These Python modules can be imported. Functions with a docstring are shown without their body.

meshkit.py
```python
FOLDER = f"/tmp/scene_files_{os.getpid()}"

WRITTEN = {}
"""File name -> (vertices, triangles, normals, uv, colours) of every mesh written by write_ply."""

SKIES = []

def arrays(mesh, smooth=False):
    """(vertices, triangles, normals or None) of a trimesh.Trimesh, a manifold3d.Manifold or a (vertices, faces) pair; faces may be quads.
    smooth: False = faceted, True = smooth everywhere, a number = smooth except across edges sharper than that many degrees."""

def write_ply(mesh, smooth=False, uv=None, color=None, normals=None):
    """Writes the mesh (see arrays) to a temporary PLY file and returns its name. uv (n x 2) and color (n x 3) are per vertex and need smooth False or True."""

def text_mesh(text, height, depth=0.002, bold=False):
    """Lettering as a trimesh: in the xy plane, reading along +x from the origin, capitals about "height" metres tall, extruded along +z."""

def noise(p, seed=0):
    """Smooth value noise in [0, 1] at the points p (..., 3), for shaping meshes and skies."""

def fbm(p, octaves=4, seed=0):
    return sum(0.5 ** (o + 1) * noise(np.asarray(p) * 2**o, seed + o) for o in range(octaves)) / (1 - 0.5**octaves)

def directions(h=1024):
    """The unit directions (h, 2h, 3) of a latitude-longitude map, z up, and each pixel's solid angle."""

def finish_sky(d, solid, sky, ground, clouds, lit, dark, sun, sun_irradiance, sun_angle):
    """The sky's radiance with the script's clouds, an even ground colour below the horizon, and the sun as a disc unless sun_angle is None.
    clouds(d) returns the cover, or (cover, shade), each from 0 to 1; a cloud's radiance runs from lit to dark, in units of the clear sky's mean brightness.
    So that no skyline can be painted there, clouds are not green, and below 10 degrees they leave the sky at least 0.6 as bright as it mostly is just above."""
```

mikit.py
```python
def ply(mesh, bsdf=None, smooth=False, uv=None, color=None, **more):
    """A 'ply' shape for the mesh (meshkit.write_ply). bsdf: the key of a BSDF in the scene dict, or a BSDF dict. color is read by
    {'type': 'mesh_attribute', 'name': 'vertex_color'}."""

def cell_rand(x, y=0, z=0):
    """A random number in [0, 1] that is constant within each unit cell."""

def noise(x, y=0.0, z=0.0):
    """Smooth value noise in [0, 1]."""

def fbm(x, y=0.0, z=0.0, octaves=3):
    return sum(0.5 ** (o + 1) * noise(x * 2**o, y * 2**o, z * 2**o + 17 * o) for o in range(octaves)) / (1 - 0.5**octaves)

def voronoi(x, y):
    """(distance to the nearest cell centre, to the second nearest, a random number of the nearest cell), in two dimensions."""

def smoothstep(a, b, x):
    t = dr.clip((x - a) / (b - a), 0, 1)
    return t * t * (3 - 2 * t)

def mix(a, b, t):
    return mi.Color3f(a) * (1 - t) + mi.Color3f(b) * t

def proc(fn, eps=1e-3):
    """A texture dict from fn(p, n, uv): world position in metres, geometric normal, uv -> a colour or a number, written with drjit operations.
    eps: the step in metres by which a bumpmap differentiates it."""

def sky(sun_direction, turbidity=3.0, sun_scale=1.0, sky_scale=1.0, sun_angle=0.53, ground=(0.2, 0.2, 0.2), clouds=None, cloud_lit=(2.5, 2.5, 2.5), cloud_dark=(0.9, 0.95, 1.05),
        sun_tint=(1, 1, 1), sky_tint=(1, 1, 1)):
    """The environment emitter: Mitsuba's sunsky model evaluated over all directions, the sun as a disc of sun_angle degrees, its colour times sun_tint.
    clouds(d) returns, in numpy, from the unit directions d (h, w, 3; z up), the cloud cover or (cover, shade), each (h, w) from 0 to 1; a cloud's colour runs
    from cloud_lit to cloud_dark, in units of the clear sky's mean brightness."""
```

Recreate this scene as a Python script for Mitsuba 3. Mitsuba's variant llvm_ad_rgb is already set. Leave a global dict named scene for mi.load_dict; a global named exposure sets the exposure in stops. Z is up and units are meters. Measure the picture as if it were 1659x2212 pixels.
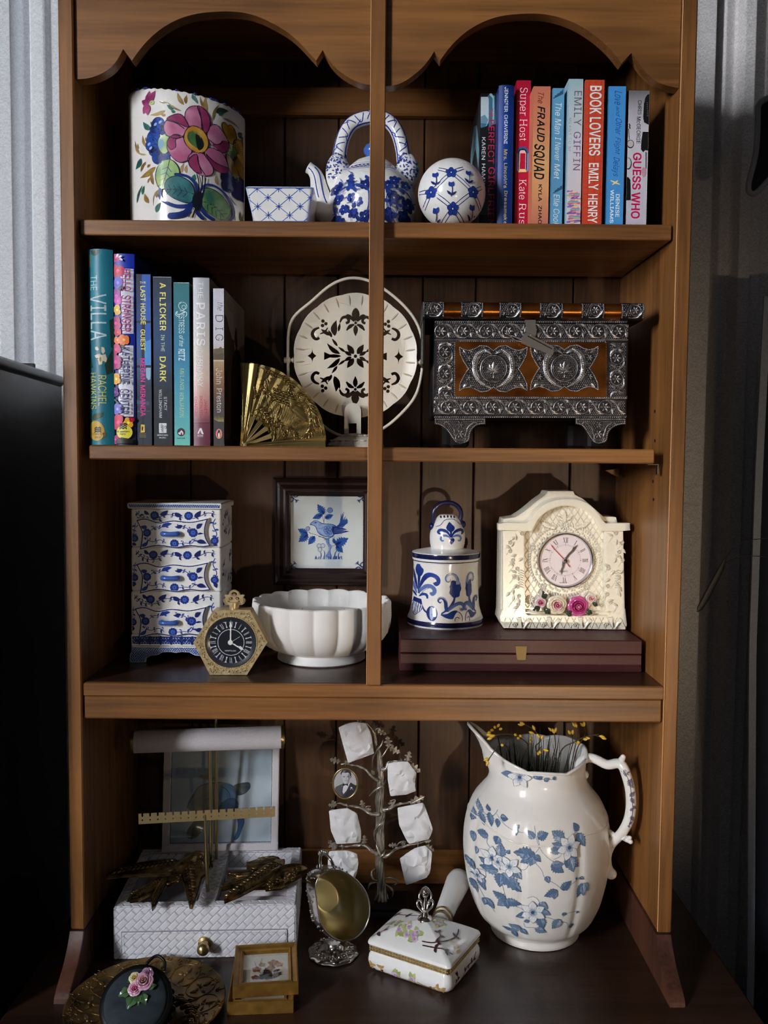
import math,random
import numpy as np
import trimesh
import shapely
from shapely.geometry import Polygon,LineString,Point,MultiPolygon,box as sbox
from shapely import affinity
from shapely.ops import unary_union
from scipy.interpolate import CubicSpline,PchipInterpolator
import mitsuba as mi
import drjit as dr
import mikit,meshkit
from mikit import noise,fbm,smoothstep,mix,cell_rand

random.seed(7)
RNG = np.random.default_rng(7)
scene,labels = {},{}
T4 = mi.ScalarTransform4f

# ---------------------------------------------------------------- camera
ZC = 1.428  # lens height; the dresser top is at 0.76
CAM = np.array([0.0076,-1.1055,ZC])
FPX,PITCH,YAW,ROLL = 1923.2,0.06139,0.00373,0.00788
_f = np.array([math.sin(YAW)*math.cos(PITCH),math.cos(YAW)*math.cos(PITCH),-math.sin(PITCH)])
_r = np.array([math.cos(YAW),-math.sin(YAW),0.0])
_u = np.cross(_r,_f)
CR = math.cos(ROLL)*_r+math.sin(ROLL)*_u
CU = -math.sin(ROLL)*_r+math.cos(ROLL)*_u
scene['camera'] = {'type':'perspective','fov':2*math.degrees(math.atan(829.5/FPX)),'fov_axis':'x','near_clip':0.01,'far_clip':50,'to_world':T4().look_at(origin=CAM.tolist(),target=(CAM+_f).tolist(),up=CU.tolist())}
exposure = 1.4

# ---------------------------------------------------------------- light: a wide window on the left, an unseen low lamp behind the camera
WIN1 = dict(x=-2.05,y0=-2.80,y1=-2.0,z0=1.55,z1=2.55)
LIGHT1 = [25.5,26.2,27.6]
LAMP = [680.0,520.0,360.0]
AMB = 0.012
scene['room_air'] = {'type':'constant','radiance':{'type':'rgb','value':[AMB,AMB,AMB*1.1]}}

# ---------------------------------------------------------------- helpers
def lin(c):
 """sRGB 0..255 (tuple or hex string) to linear."""
 if isinstance(c,str):
  c = tuple(int(c[i:i+2],16)for i in(0,2,4))
 c = np.asarray(c,float)/255.0
 return np.where(c<=0.04045,c/12.92,((c+0.055)/1.055)**2.4)

def ray(px,py):
 return _f+CR*((px-829.5)/FPX)-CU*((py-1106)/FPX)
def P(px,py,y):
 """the point of the plane at depth y that the photograph shows at (px, py)"""
 d = ray(px,py); return CAM+d*(y-CAM[1])/d[1]
def PZ(px,py,z):
 d = ray(px,py); return CAM+d*(z-CAM[2])/d[2]
def PX(px,py,x):
 d = ray(px,py); return CAM+d*(x-CAM[0])/d[0]
def KP(y):
 """metres per pixel at depth y"""
 return(y-CAM[1])/FPX

used = {}
def numbered(key):
 n = used.get(key,0); used[key] = n+1
 return key if n == 0 else f'{key}_{n:03d}'
def thing(name,label,cat,group=None):
 k = numbered(name)
 labels[k] = {'label':label,'category':cat}
 if group:labels[k]['group'] = group
 return k
def add(name,mesh,bsdf,parent=None,smooth=30,color=None,label=None,cat=None,group=None,kind=None,uv=None,**more):
 k = numbered((parent+'__' if parent else '')+name)
 if color is not None:
  c = np.asarray(color,float)
  n = len(mesh.vertices)if hasattr(mesh,'vertices')else len(mesh[0])
  if c.ndim == 1:c = np.tile(c,(n,1))
  scene[k] = mikit.ply(mesh,bsdf,smooth=True if smooth else False,color=c,**more)
 else:
  scene[k] = mikit.ply(mesh,bsdf,smooth=smooth,uv=uv,**more)
 d = {}
 if label:d['label'] = label
 if cat:d['category'] = cat
 if group:d['group'] = group
 if kind:d['kind'] = kind
 if d:labels[k] = d
 return k

cat_ = trimesh.util.concatenate
def TM(v,f):return trimesh.Trimesh(np.asarray(v,float),np.asarray(f,int),process=False)
def quadfaces(nu,nv,closed_u=False):
 """faces of an nu x nv vertex grid"""
 iu = np.arange(nu if closed_u else nu-1); jv = np.arange(nv-1)
 i,j = np.meshgrid(iu,jv,indexing='ij'); i2 = (i+1)%nu
 a,b,c,d = i*nv+j,i2*nv+j,i2*nv+j+1,i*nv+j+1
 return np.vstack([np.stack([a,b,c],-1).reshape(-1,3),np.stack([a,c,d],-1).reshape(-1,3)])
def rbox(x0,x1,y0,y1,z0,z1,r=0.0015):
 """box with chamfered edges"""
 pts = []
 r = min(r,(x1-x0)/2.01,(y1-y0)/2.01,(z1-z0)/2.01)
 for sx,x in((1,x0),(-1,x1)):
  for sy,y in((1,y0),(-1,y1)):
   for sz,z in((1,z0),(-1,z1)):
    pts += [(x,y+sy*r,z+sz*r),(x+sx*r,y,z+sz*r),(x+sx*r,y+sy*r,z)]
 return trimesh.convex.convex_hull(np.array(pts))
def softbox(x0,x1,y0,y1,z0,z1,r,n=5):
 """box with rounded edges: hull of eight balls"""
 s = trimesh.creation.uv_sphere(radius=r,count=[n,2*n]).vertices
 pts = np.vstack([s+[x,y,z]for x in(x0+r,x1-r)for y in(y0+r,y1-r)for z in(z0+r,z1-r)])
 return trimesh.convex.convex_hull(pts)
def xf(m,M=None,t=None,s=None,rz=None,rx=None,ry=None):
 m = m.copy()
 if s is not None:m.vertices = m.vertices*np.asarray(s)
 for a,ax in((rx,[1,0,0]),(ry,[0,1,0]),(rz,[0,0,1])):
  if a:m.apply_transform(trimesh.transformations.rotation_matrix(a,ax))
 if M is not None:m.apply_transform(M)
 if t is not None:m.vertices = m.vertices+np.asarray(t)
 if s is not None and np.prod(np.broadcast_to(s,3)) <0:m.invert()
 return m
def frame_of(o,ex,ey):
 """function (a, b, h) -> o + a ex + b ey + h n, n pointing to the viewer's side"""
 o,ex,ey = (np.asarray(q,float)for q in(o,ex,ey)); n = np.cross(ex,ey); n/=np.linalg.norm(n)
 return lambda ab,h:o+np.asarray(ab)[:,:1]*ex+np.asarray(ab)[:,1:2]*ey+np.asarray(h).reshape(-1,1)*n
def polys(g):
 if g.is_empty:return[]
 if g.geom_type == 'Polygon':return[g]
 return[q for q in getattr(g,'geoms',[])for q in polys(q)]
def extrude(poly,d,fn=None):
 """prism of a shapely polygon from h=0 to h=d, mapped by fn(ab, h)"""
 ms = []
 for g in polys(poly):
  g = shapely.geometry.polygon.orient(g)
  if g.area <1e-12:continue
  m = trimesh.creation.extrude_polygon(g,d,engine='earcut'); ms.append(m)
 m = cat_(ms)
 if fn is not None:
  m = TM(fn(m.vertices[:,:2],m.vertices[:,2]),m.faces)
  if m.volume <0:m.invert()
 return m
def bevel_extrude(poly,d,b,fn=None,n=3):
 """prism whose top edge is rounded over the distance b"""
 ms,prev = [],None
 hs = [0]+[d-b+b*math.sin(t)for t in np.linspace(0,math.pi/2,n+1)]
 for k,t in enumerate(np.linspace(0,math.pi/2,n+1)):
  q = poly.buffer(-b*(1-math.cos(t)))
  h = d-b+b*math.sin(t)
  if q.is_empty:break
  ms.append(extrude(q,max(h,1e-6)))
 m = cat_(ms)
 if fn is not None:
  m = TM(fn(m.vertices[:,:2],m.vertices[:,2]),m.faces)
  if m.volume <0:m.invert()
 return m
def spline(pts,n=40,closed=False):
 pts = np.asarray(pts,float)
 if closed:pts = np.vstack([pts,pts[:1]])
 t = np.r_[0,np.cumsum(np.sqrt(np.maximum(1e-9,np.linalg.norm(np.diff(pts,axis=0),axis=1))))]
 cs = CubicSpline(t,pts,bc_type='periodic' if closed else 'natural')
 return cs(np.linspace(0,t[-1],n+(1 if closed else 0)))[:n if closed else None]
def tube(pts,r,sides=10,cap=True,closed=False,squash=None):
 """swept tube along points, radius a number or one per point"""
 p = np.asarray(pts,float); n = len(p); r = np.broadcast_to(np.asarray(r,float),(n,))
 if closed:t = np.roll(p,-1,0)-np.roll(p,1,0)
 else:t = np.gradient(p,axis=0)
 t/=np.linalg.norm(t,axis=1,keepdims=True)+1e-12
 a = np.cross(t[0],[0,0,1.0]if abs(t[0][2])<0.9 else[1.0,0,0]); a/=np.linalg.norm(a)
 A = [a]
 for k in range(1,n):
  a = A[-1]-t[k]*(A[-1]@t[k]); A.append(a/(np.linalg.norm(a)+1e-12))
 A = np.array(A); B = np.cross(t,A)
 if closed:  # spread the twist left over
  a = A[-1]-t[0]*(A[-1]@t[0]); tw = math.atan2(a@B[0],a@A[0])
  an = -tw*np.arange(n)/n
  A,B = np.cos(an)[:,None]*A+np.sin(an)[:,None]*B,-np.sin(an)[:,None]*A+np.cos(an)[:,None]*B
 ang = np.arange(sides)*2*np.pi/sides
 v = (p[:,None]+r[:,None,None]*(np.cos(ang)[None,:,None]*A[:,None]+np.sin(ang)[None,:,None]*B[:,None])).reshape(-1,3)
 ring = n if closed else n-1
 i,j = np.meshgrid(np.arange(ring),np.arange(sides),indexing='ij'); i2 = (i+1)%n; j2 = (j+1)%sides
 q = np.stack([i*sides+j,i*sides+j2,i2*sides+j2,i2*sides+j],-1).reshape(-1,4)
 f = np.vstack([q[:,[0,1,2]],q[:,[0,2,3]]])
 if cap and not closed:
  v = np.vstack([v,p[:1],p[-1:]]); a,b = len(v)-2,len(v)-1; e = (n-1)*sides
  j = np.arange(sides); j2 = (j+1)%sides
  f = np.vstack([f,np.stack([j2,j,j*0+a],1),np.stack([e+j,e+j2,j*0+b],1)])
 return TM(v,f)
def lathe(prof,n=64,c=(0,0,0),lobes=None,sx=1.0,sy=1.0):
 """profile [(r, z)...] from outside bottom over the rim to the inside; lobes(theta, r, z) -> r"""
 pr = np.asarray(prof,float); th = np.arange(n)*2*np.pi/n
 R = np.broadcast_to(pr[:,0],(n,len(pr))).copy(); Z = np.broadcast_to(pr[:,1],(n,len(pr))).copy()
 TH = np.broadcast_to(th[:,None],R.shape)
 if lobes is not None:
  o = lobes(TH,R,Z)
  R,Z = o if isinstance(o,tuple)else(o,Z)
 v = np.stack([c[0]+sx*R*np.sin(TH),c[1]-sy*R*np.cos(TH),c[2]+Z],-1).reshape(-1,3)
 return TM(v,quadfaces(n,len(pr),True))
def ball(c,r,n=12,s=(1,1,1)):
 m = trimesh.creation.uv_sphere(radius=r,count=[n,2*n]); m.vertices = m.vertices*np.asarray(s)+np.asarray(c); return m
def cyl(p0,p1,r,n=24):
 p0,p1 = np.asarray(p0,float),np.asarray(p1,float); return tube([p0,p1],r,n)
def spheresum(parts):
 return cat_(parts)

# ---------------------------------------------------------------- flat print: shapely shapes laid on a surface
def subdivide(v,f,edge):
 if edge is None:return v,f
 v,f = trimesh.remesh.subdivide_to_size(v,f,edge,max_iter=8)
 return v,f
def flat(poly):
 vs,fs,o = [],[],0
 for g in polys(poly):
  if g.area <1e-12:continue
  v,f = trimesh.creation.triangulate_polygon(g,engine='earcut')
  vs.append(v); fs.append(np.asarray(f)+o); o += len(v)
 if not vs:return np.zeros((0,2)),np.zeros((0,3),int)
 return np.vstack(vs),np.vstack(fs)
def printed(name,parent,items,fn,bsdf='paint',h=0.00025,dh=0.00004,edge=None,smooth=True,**more):
 """items: [(shapely polygon, colour or fn(ab) -> colours)]; fn(ab, h) -> world; later items lie above the earlier ones"""
 V,F,C,o = [],[],[],0
 for k,(g,col)in enumerate(items):
  v,f = flat(g)
  if len(v) == 0:continue
  if edge:
   v,f = subdivide(np.c_[v,np.zeros(len(v))],f,edge); v = v[:,:2]
  # counter-clockwise, so that the print faces the viewer
  a = v[f]; s = np.cross(a[:,1]-a[:,0],a[:,2]-a[:,0]); f = np.where((s<0)[:,None],f[:,::-1],f)
  w = fn(v,np.full(len(v),h+dh*k))
  c = col(v)if callable(col)else np.tile(np.asarray(col,float),(len(v),1))
  V.append(w); F.append(f+o); C.append(c); o += len(v)
 if not V:return None
 return add(name,TM(np.vstack(V),np.vstack(F)),bsdf,parent,smooth=smooth,color=np.vstack(C),**more)
def stroke(pts,w,n=None,closed=False,taper=None):
 """a brush stroke: line of width w (end widths by taper) through the points"""
 p = spline(pts,n or max(8,6*len(pts)),closed)if len(pts) >2 else np.asarray(pts,float)
 if taper is None:
  return(LineString(np.vstack([p,p[:1]]))if closed else LineString(p)).buffer(w/2,quad_segs=4)
 t = np.gradient(p,axis=0); t/=np.linalg.norm(t,axis=1,keepdims=True)+1e-12
 nrm = np.stack([-t[:,1],t[:,0]],1); s = np.linspace(0,1,len(p))
 ww = np.interp(s,np.linspace(0,1,len(taper)),taper)[:,None]*w/2
 return Polygon(np.vstack([p+nrm*ww,(p-nrm*ww)[::-1]])).buffer(0)
def leaf(a,b,w,bend=0.0,serr=0):
 """leaf from a to b, of half width w times its length"""
 a,b = np.asarray(a,float),np.asarray(b,float); L = np.linalg.norm(b-a); d = (b-a)/L; n = np.array([-d[1],d[0]])
 t = np.linspace(0,1,14); ww = np.sin(np.pi*t**0.8)*w*L
 if serr:ww = ww*(1+0.28*np.where(np.arange(14)%2==0,1,-1)*(np.arange(14)>0)*(np.arange(14)<13))
 mid = a+np.outer(t*L,d)+np.outer(np.sin(np.pi*t)*bend*L,n)
 return Polygon(np.vstack([mid+n*ww[:,None],(mid-n*ww[:,None])[::-1]])).buffer(0)
def petals(c,n,r0,r1,w,rot=0.0,sq=(1,1)):
 """ring of n round petals"""
 out = []
 for k in range(n):
  a = rot+2*math.pi*k/n
  e = affinity.rotate(affinity.scale(Point(0,0).buffer(1,quad_segs=6),(r1-r0)/2,w),a,use_radians=True,origin=(0,0))
  out.append(affinity.translate(e,c[0]+math.cos(a)*(r0+r1)/2*sq[0],c[1]+math.sin(a)*(r0+r1)/2*sq[1]))
 return out
def disc(c,r,ry=None,rot=0,q=8):
 e = affinity.scale(Point(0,0).buffer(1,quad_segs=q),r,ry or r)
 return affinity.translate(affinity.rotate(e,rot,origin=(0,0)),c[0],c[1])
def spiral(c,r,turns,w,a0=0,cw=1,tail=None):
 t = np.linspace(0,1,24); a = a0+cw*turns*2*np.pi*t; rr = r*(1-0.85*t)
 p = np.stack([c[0]+rr*np.cos(a),c[1]+rr*np.sin(a)],1)
 if tail is not None:p = np.vstack([np.asarray(tail,float).reshape(-1,2),p])
 return LineString(p).buffer(w/2,quad_segs=3)
def ring(c,r,w,ry=None):return disc(c,r+w/2,(ry or r)+w/2,q=12).difference(disc(c,r-w/2,(ry or r)-w/2,q=12))

# ---------------------------------------------------------------- lettering
_txt = {}
def glyphs(text,bold=False,serif=False,shear=0.0,spacing=0.0):
 """lettering as a shapely shape, capitals one unit tall"""
 key = (text,bold,serif,shear,spacing)
 if key in _txt:return _txt[key]
 x,out = 0.0,[]
 groups = [text]if(not spacing and not serif)else list(text)
 for ch in groups:
  if ch == ' ':x += 0.32+spacing; continue
  m = meshkit.text_mesh(ch,1.0,0.01,bold)
  top = m.triangles[m.face_normals[:,2]>0.5][:,:,:2]
  g = unary_union([Polygon(t).buffer(0.002)for t in top])
  if serif:
   x0,_,x1,y1 = g.bounds; add_ = []
   for yy in(0.0,1.0 if y1>0.9 else 0.74):
    cut = g.intersection(sbox(x0-1,yy-0.07,x1+1,yy+0.07)).intersection(sbox(x0-1,yy-(0.06 if yy==0 else 0.05),x1+1,yy+(0.05 if yy==0 else 0.06)))
    for q in polys(cut):
     a,b,c,d = q.bounds
     if c-a <0.3 and(b>-0.01 if yy==0 else d<yy+0.02)and d-b >0.02:
      add_.append(sbox(a-0.09,yy if yy==0 else yy-0.06,c+0.09,yy+0.06 if yy==0 else yy))
   thin = g.buffer(-0.018)if not bold else g
   g = unary_union([thin if not thin.is_empty else g]+add_)
  if len(groups) >1:
   a,_,b,_ = g.bounds
   out.append(affinity.translate(g,x-a)); x += b-a+0.13+spacing
  else:out.append(g)
 g = unary_union(out)
 if shear:g = affinity.affine_transform(g,[1,shear,0,1,0,0])
 g = g.simplify(0.006)
 _txt[key] = g
 return g
def fit(g,x0,y0,x1,y1,turn=True):
 """lettering g fitted into a box; turn: reads downwards, the tops of the letters to the right"""
 if turn:g = affinity.affine_transform(g,[0,1,-1,0,0,0])
 a,b,c,d = g.bounds
 sx,sy = (x1-x0)/(c-a),(y1-y0)/(d-b)
 return affinity.affine_transform(g,[sx,0,0,sy,x0-a*sx,y0-b*sy])

# ---------------------------------------------------------------- materials
def principled(col,rough=0.5,**kw):
 base = col if isinstance(col,dict)else{'type':'rgb','value':[float(q)for q in col]}
 return{'type':'twosided','b':{'type':'principled','base_color':base,'roughness':rough,**kw}}
VC = {'type':'mesh_attribute','name':'vertex_color'}
def mat(name,*a,**k):scene[name] = principled(*a,**k)
def wood(name,axis,dark,light,rough=0.38,scale=1.0,coat=0.25,blotch=0.5,board=None,grain=0.9):
 d,l = lin(dark).tolist(),lin(light).tolist()
 def fn(p,n,uv):
  q = [p.x,p.y,p.z]
  al = q.pop(axis)
  s = cell_rand(dr.floor(al*0))if board is None else cell_rand(dr.floor(p.x/board))
  g = fbm(al*2.2*scale+s*9,q[0]*70*scale,q[1]*70*scale,3)
  big = fbm(al*7*scale+5,q[0]*9,q[1]*9+3,2)
  fine = noise(al*22,q[0]*420,q[1]*420)
  t = dr.clip(0.5+(g-0.5)*grain+(big-0.5)*blotch*2+(fine-0.5)*0.35,0,1)
  return mix(d,l,t)
 mat(name,mikit.proc(fn),rough,clearcoat=coat,clearcoat_gloss=0.75,specular=0.4)
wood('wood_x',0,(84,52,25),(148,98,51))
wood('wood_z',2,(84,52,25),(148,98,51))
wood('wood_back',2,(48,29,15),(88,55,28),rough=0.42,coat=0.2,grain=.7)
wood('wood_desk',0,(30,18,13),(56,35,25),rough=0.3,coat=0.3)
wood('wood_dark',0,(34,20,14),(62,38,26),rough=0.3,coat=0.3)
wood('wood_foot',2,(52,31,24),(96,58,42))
wood('wood_mahogany',0,(46,16,18),(74,30,30),rough=0.5,scale=1.4,coat=0.1)
mat('wood_worn',lin((190,140,90)),0.6)  # pale wood tone for the highlights painted along edges
mat('black',lin((12,12,14)),0.35)
mat('dark_hole',lin((10,7,5)),0.9)
mat('paint',VC,0.12,specular=0.5,clearcoat=0.6,clearcoat_gloss=0.95)
mat('print',VC,0.42,specular=0.4)
mat('matte_print',VC,0.8,specular=0.2)
mat('porcelain',lin((232,231,228)),0.1,specular=0.5,clearcoat=0.7,clearcoat_gloss=0.96)
mat('cobalt_light',lin((60,96,176)),.15,clearcoat=.6)
mat('brass',lin((176,140,84)),0.3,metallic=1.0)
mat('dull_brass',lin((150,122,76)),.6,metallic=.5)
mat('steel',lin((150,148,146)),0.28,metallic=1.0)
# ================================================================ the room
mat('wall_paint',lin((44,43,42)),0.85)
mat('floor_wood',lin((36,26,20)),0.5)
mat('ceiling_paint',lin((80,78,76)),0.9)
RX0,RX1,RY0,RY1,RH = -2.05,2.1,-3.3,0.62,2.70
add('floor',rbox(RX0-.1,RX1+.1,RY0-.1,RY1+.1,-0.06,0.0,.001),'floor_wood',smooth=False,kind='structure')
add('ceiling',rbox(RX0-.1,RX1+.1,RY0-.1,RY1+.1,RH,RH+.08,.001),'ceiling_paint',smooth=False,kind='structure')
add('wall_back',rbox(RX0-.1,RX1+.1,RY1,RY1+.1,0,RH,.001),'wall_paint',smooth=False,kind='structure')
add('wall_right',rbox(RX1,RX1+.1,RY0,RY1,0,RH,.001),'wall_paint',smooth=False,kind='structure')
w = WIN1
wl = [rbox(RX0-.1,RX0,RY0,w['y0'],0,RH,.001),rbox(RX0-.1,RX0,w['y1'],RY1,0,RH,.001),rbox(RX0-.1,RX0,w['y0'],w['y1'],0,w['z0'],.001),rbox(RX0-.1,RX0,w['y0'],w['y1'],w['z1'],RH,.001)]
add('wall_left',cat_(wl),'wall_paint',smooth=False,kind='structure')
mat('window_white',lin((190,190,188)),0.4)
W1 = add('window_1',cat_([rbox(RX0-.09,RX0+.02,w['y0']-.05,w['y0']+.03,w['z0']-.05,w['z1']+.05),rbox(RX0-.09,RX0+.02,w['y1']-.03,w['y1']+.05,w['z0']-.05,w['z1']+.05),rbox(RX0-.09,RX0+.02,w['y0'],w['y1'],w['z0']-.05,w['z0']+.03),rbox(RX0-.09,RX0+.02,w['y0'],w['y1'],w['z1']-.03,w['z1']+.05),rbox(RX0-.07,RX0-.02,w['y0'],w['y1'],(w['z0']+w['z1'])/2-.015,(w['z0']+w['z1'])/2+.015)]),'window_white',smooth=False,kind='structure')
def pane(name,parent,corners,rad):
 k = numbered(parent+'__'+name)
 scene[k] = mikit.ply(TM(corners,[[0,1,2],[0,2,3]]),'black')
 scene[k]['emitter'] = {'type':'area','radiance':{'type':'rgb','value':rad}}
x = RX0-.05; zm = (w['z0']+w['z1'])/2
for za,zb in((w['z0']+.03,zm-.015),(zm+.015,w['z1']-.03)):  # a bright overcast day behind the sashes
 pane('pane',W1,[(x,w['y0']+.03,za),(x,w['y1']-.03,za),(x,w['y1']-.03,zb),(x,w['y0']+.03,zb)],LIGHT1)
add('wall_front',rbox(RX0,RX1,RY0-.1,RY0,0,RH,.001),'wall_paint',smooth=False,kind='structure')
# unseen low lamp behind the camera; its can is shaped to light the right half
LP = thing('reading_lamp','unseen black floor lamp behind the viewer, its can-shaped shade narrowing the beam','lamp')
la,lb = np.array([.60,-2.30,.78]),np.array([.21,.20,1.28]); ld_ = (lb-la)/np.linalg.norm(lb-la)
can = tube([la-ld_*.03,la+ld_*.25],0.044,24,cap=False); can2 = tube([la-ld_*.03,la+ld_*.25],.042,24,cap=False); can2.invert()
add('shade',cat_([can,can2,tube([la-ld_*.034,la-ld_*.03],.044,24)]),'black',LP,smooth=30)
add('stand',cat_([cyl((la[0],la[1],.012),la-ld_*.02-[0,0,.03],.008,12),cyl((la[0],la[1],0.0004),(la[0],la[1],.014),.11,40)]),'black',LP,smooth=30)
u_ = np.cross(ld_,[0,0,1.0]); u_/=np.linalg.norm(u_); w_ = np.cross(u_,ld_); aa = np.linspace(0,2*np.pi,24,endpoint=False)
dv_ = np.vstack([la+ld_*.002+.030*(np.cos(aa)[:,None]*u_+np.sin(aa)[:,None]*w_),[la+ld_*.002]]); df = np.stack([np.arange(24),(np.arange(24)+1)%24,np.full(24,24)],1)
dm = TM(dv_,df);
if dm.face_normals[0]@ld_ <0:dm.invert()
add('bulb',dm,'black',LP,smooth=False); scene[LP+'__bulb']['emitter'] = {'type':'area','radiance':{'type':'rgb','value':LAMP}}

# ---------------------------------------------------------------- curtains behind the dresser
def fabric_noise(base,amp,fr=900):
 b = lin(base)
 def fn(p,n,uv):
  g = noise(p.x*fr,p.y*fr,p.z*fr)*.6+noise(p.x*fr*.45,p.y*fr*.45,p.z*fr*.45)*.4
  return mi.Color3f(*b.tolist())*(1-amp+2*amp*g)
 return mikit.proc(fn)
mat('curtain_white',fabric_noise((238,241,244),.3),0.9,sheen=0.3)
mat('curtain_grey',fabric_noise((206,203,202),.45),0.9,sheen=0.3)
mat('curtain_navy',lin((16,19,30)),0.85)
def curtain(name,label,x0,x1,z0,z1,yfun,m):
 xs = np.arange(x0,x1,0.0025); zs = np.linspace(z0,z1,14)
 X,Z = np.meshgrid(xs,zs,indexing='ij')
 Y = yfun(X)+0.002*np.sin(Z*3+X*20)
 front = np.stack([X,Y,Z],-1).reshape(-1,3); back = front+[0,0.0015,0]
 f = quadfaces(len(xs),len(zs)); n = len(front)
 return add(name,TM(np.vstack([front,back]),np.vstack([f,f[:,::-1]+n])),m,smooth=True,label=label,cat='curtain')
def folds(px_edges,py,y0,depth):
 """stepped folds: the px where the cloth turns towards (+) or away from (-) the room"""
 pts = [(P(a,py,y0)[0],y0-d*depth)for a,d in px_edges]
 xs,ys = zip(*sorted(pts)); pc = PchipInterpolator(xs,ys)
 lo,hi = xs[0],xs[-1]
 return lambda X:pc(np.clip(lo+np.mod(X-lo,hi-lo),lo,hi))
fl = folds([(-96,.0),(-85,1),(-60,1),(-50,.1),(-38,.0),(-26,.9),(-8,1),(2,.5),(8,1),(40,1),(50,.0),(70,.0),(80,.9),(112,1.05),(119,.7),(135,.6),(160,.0)],100,.44,.035)
curtain('curtain','bright white curtain hanging in folds to the left of the bookcase',-0.95,-0.30,0.02,2.5,fl,'curtain_white')
fr = folds([(1440,0),(1465,1),(1528,1.05),(1536,.05),(1544,.05),(1552,.7),(1580,.45),(1586,1.1),(1612,1.1),(1620,.3),(1650,.25),(1662,-.2),(1700,0)],100,.44,.04)
curtain('curtain','grey textured curtain hanging in folds to the right of the bookcase',0.30,0.98,0.02,2.5,fr,'curtain_grey')

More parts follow.
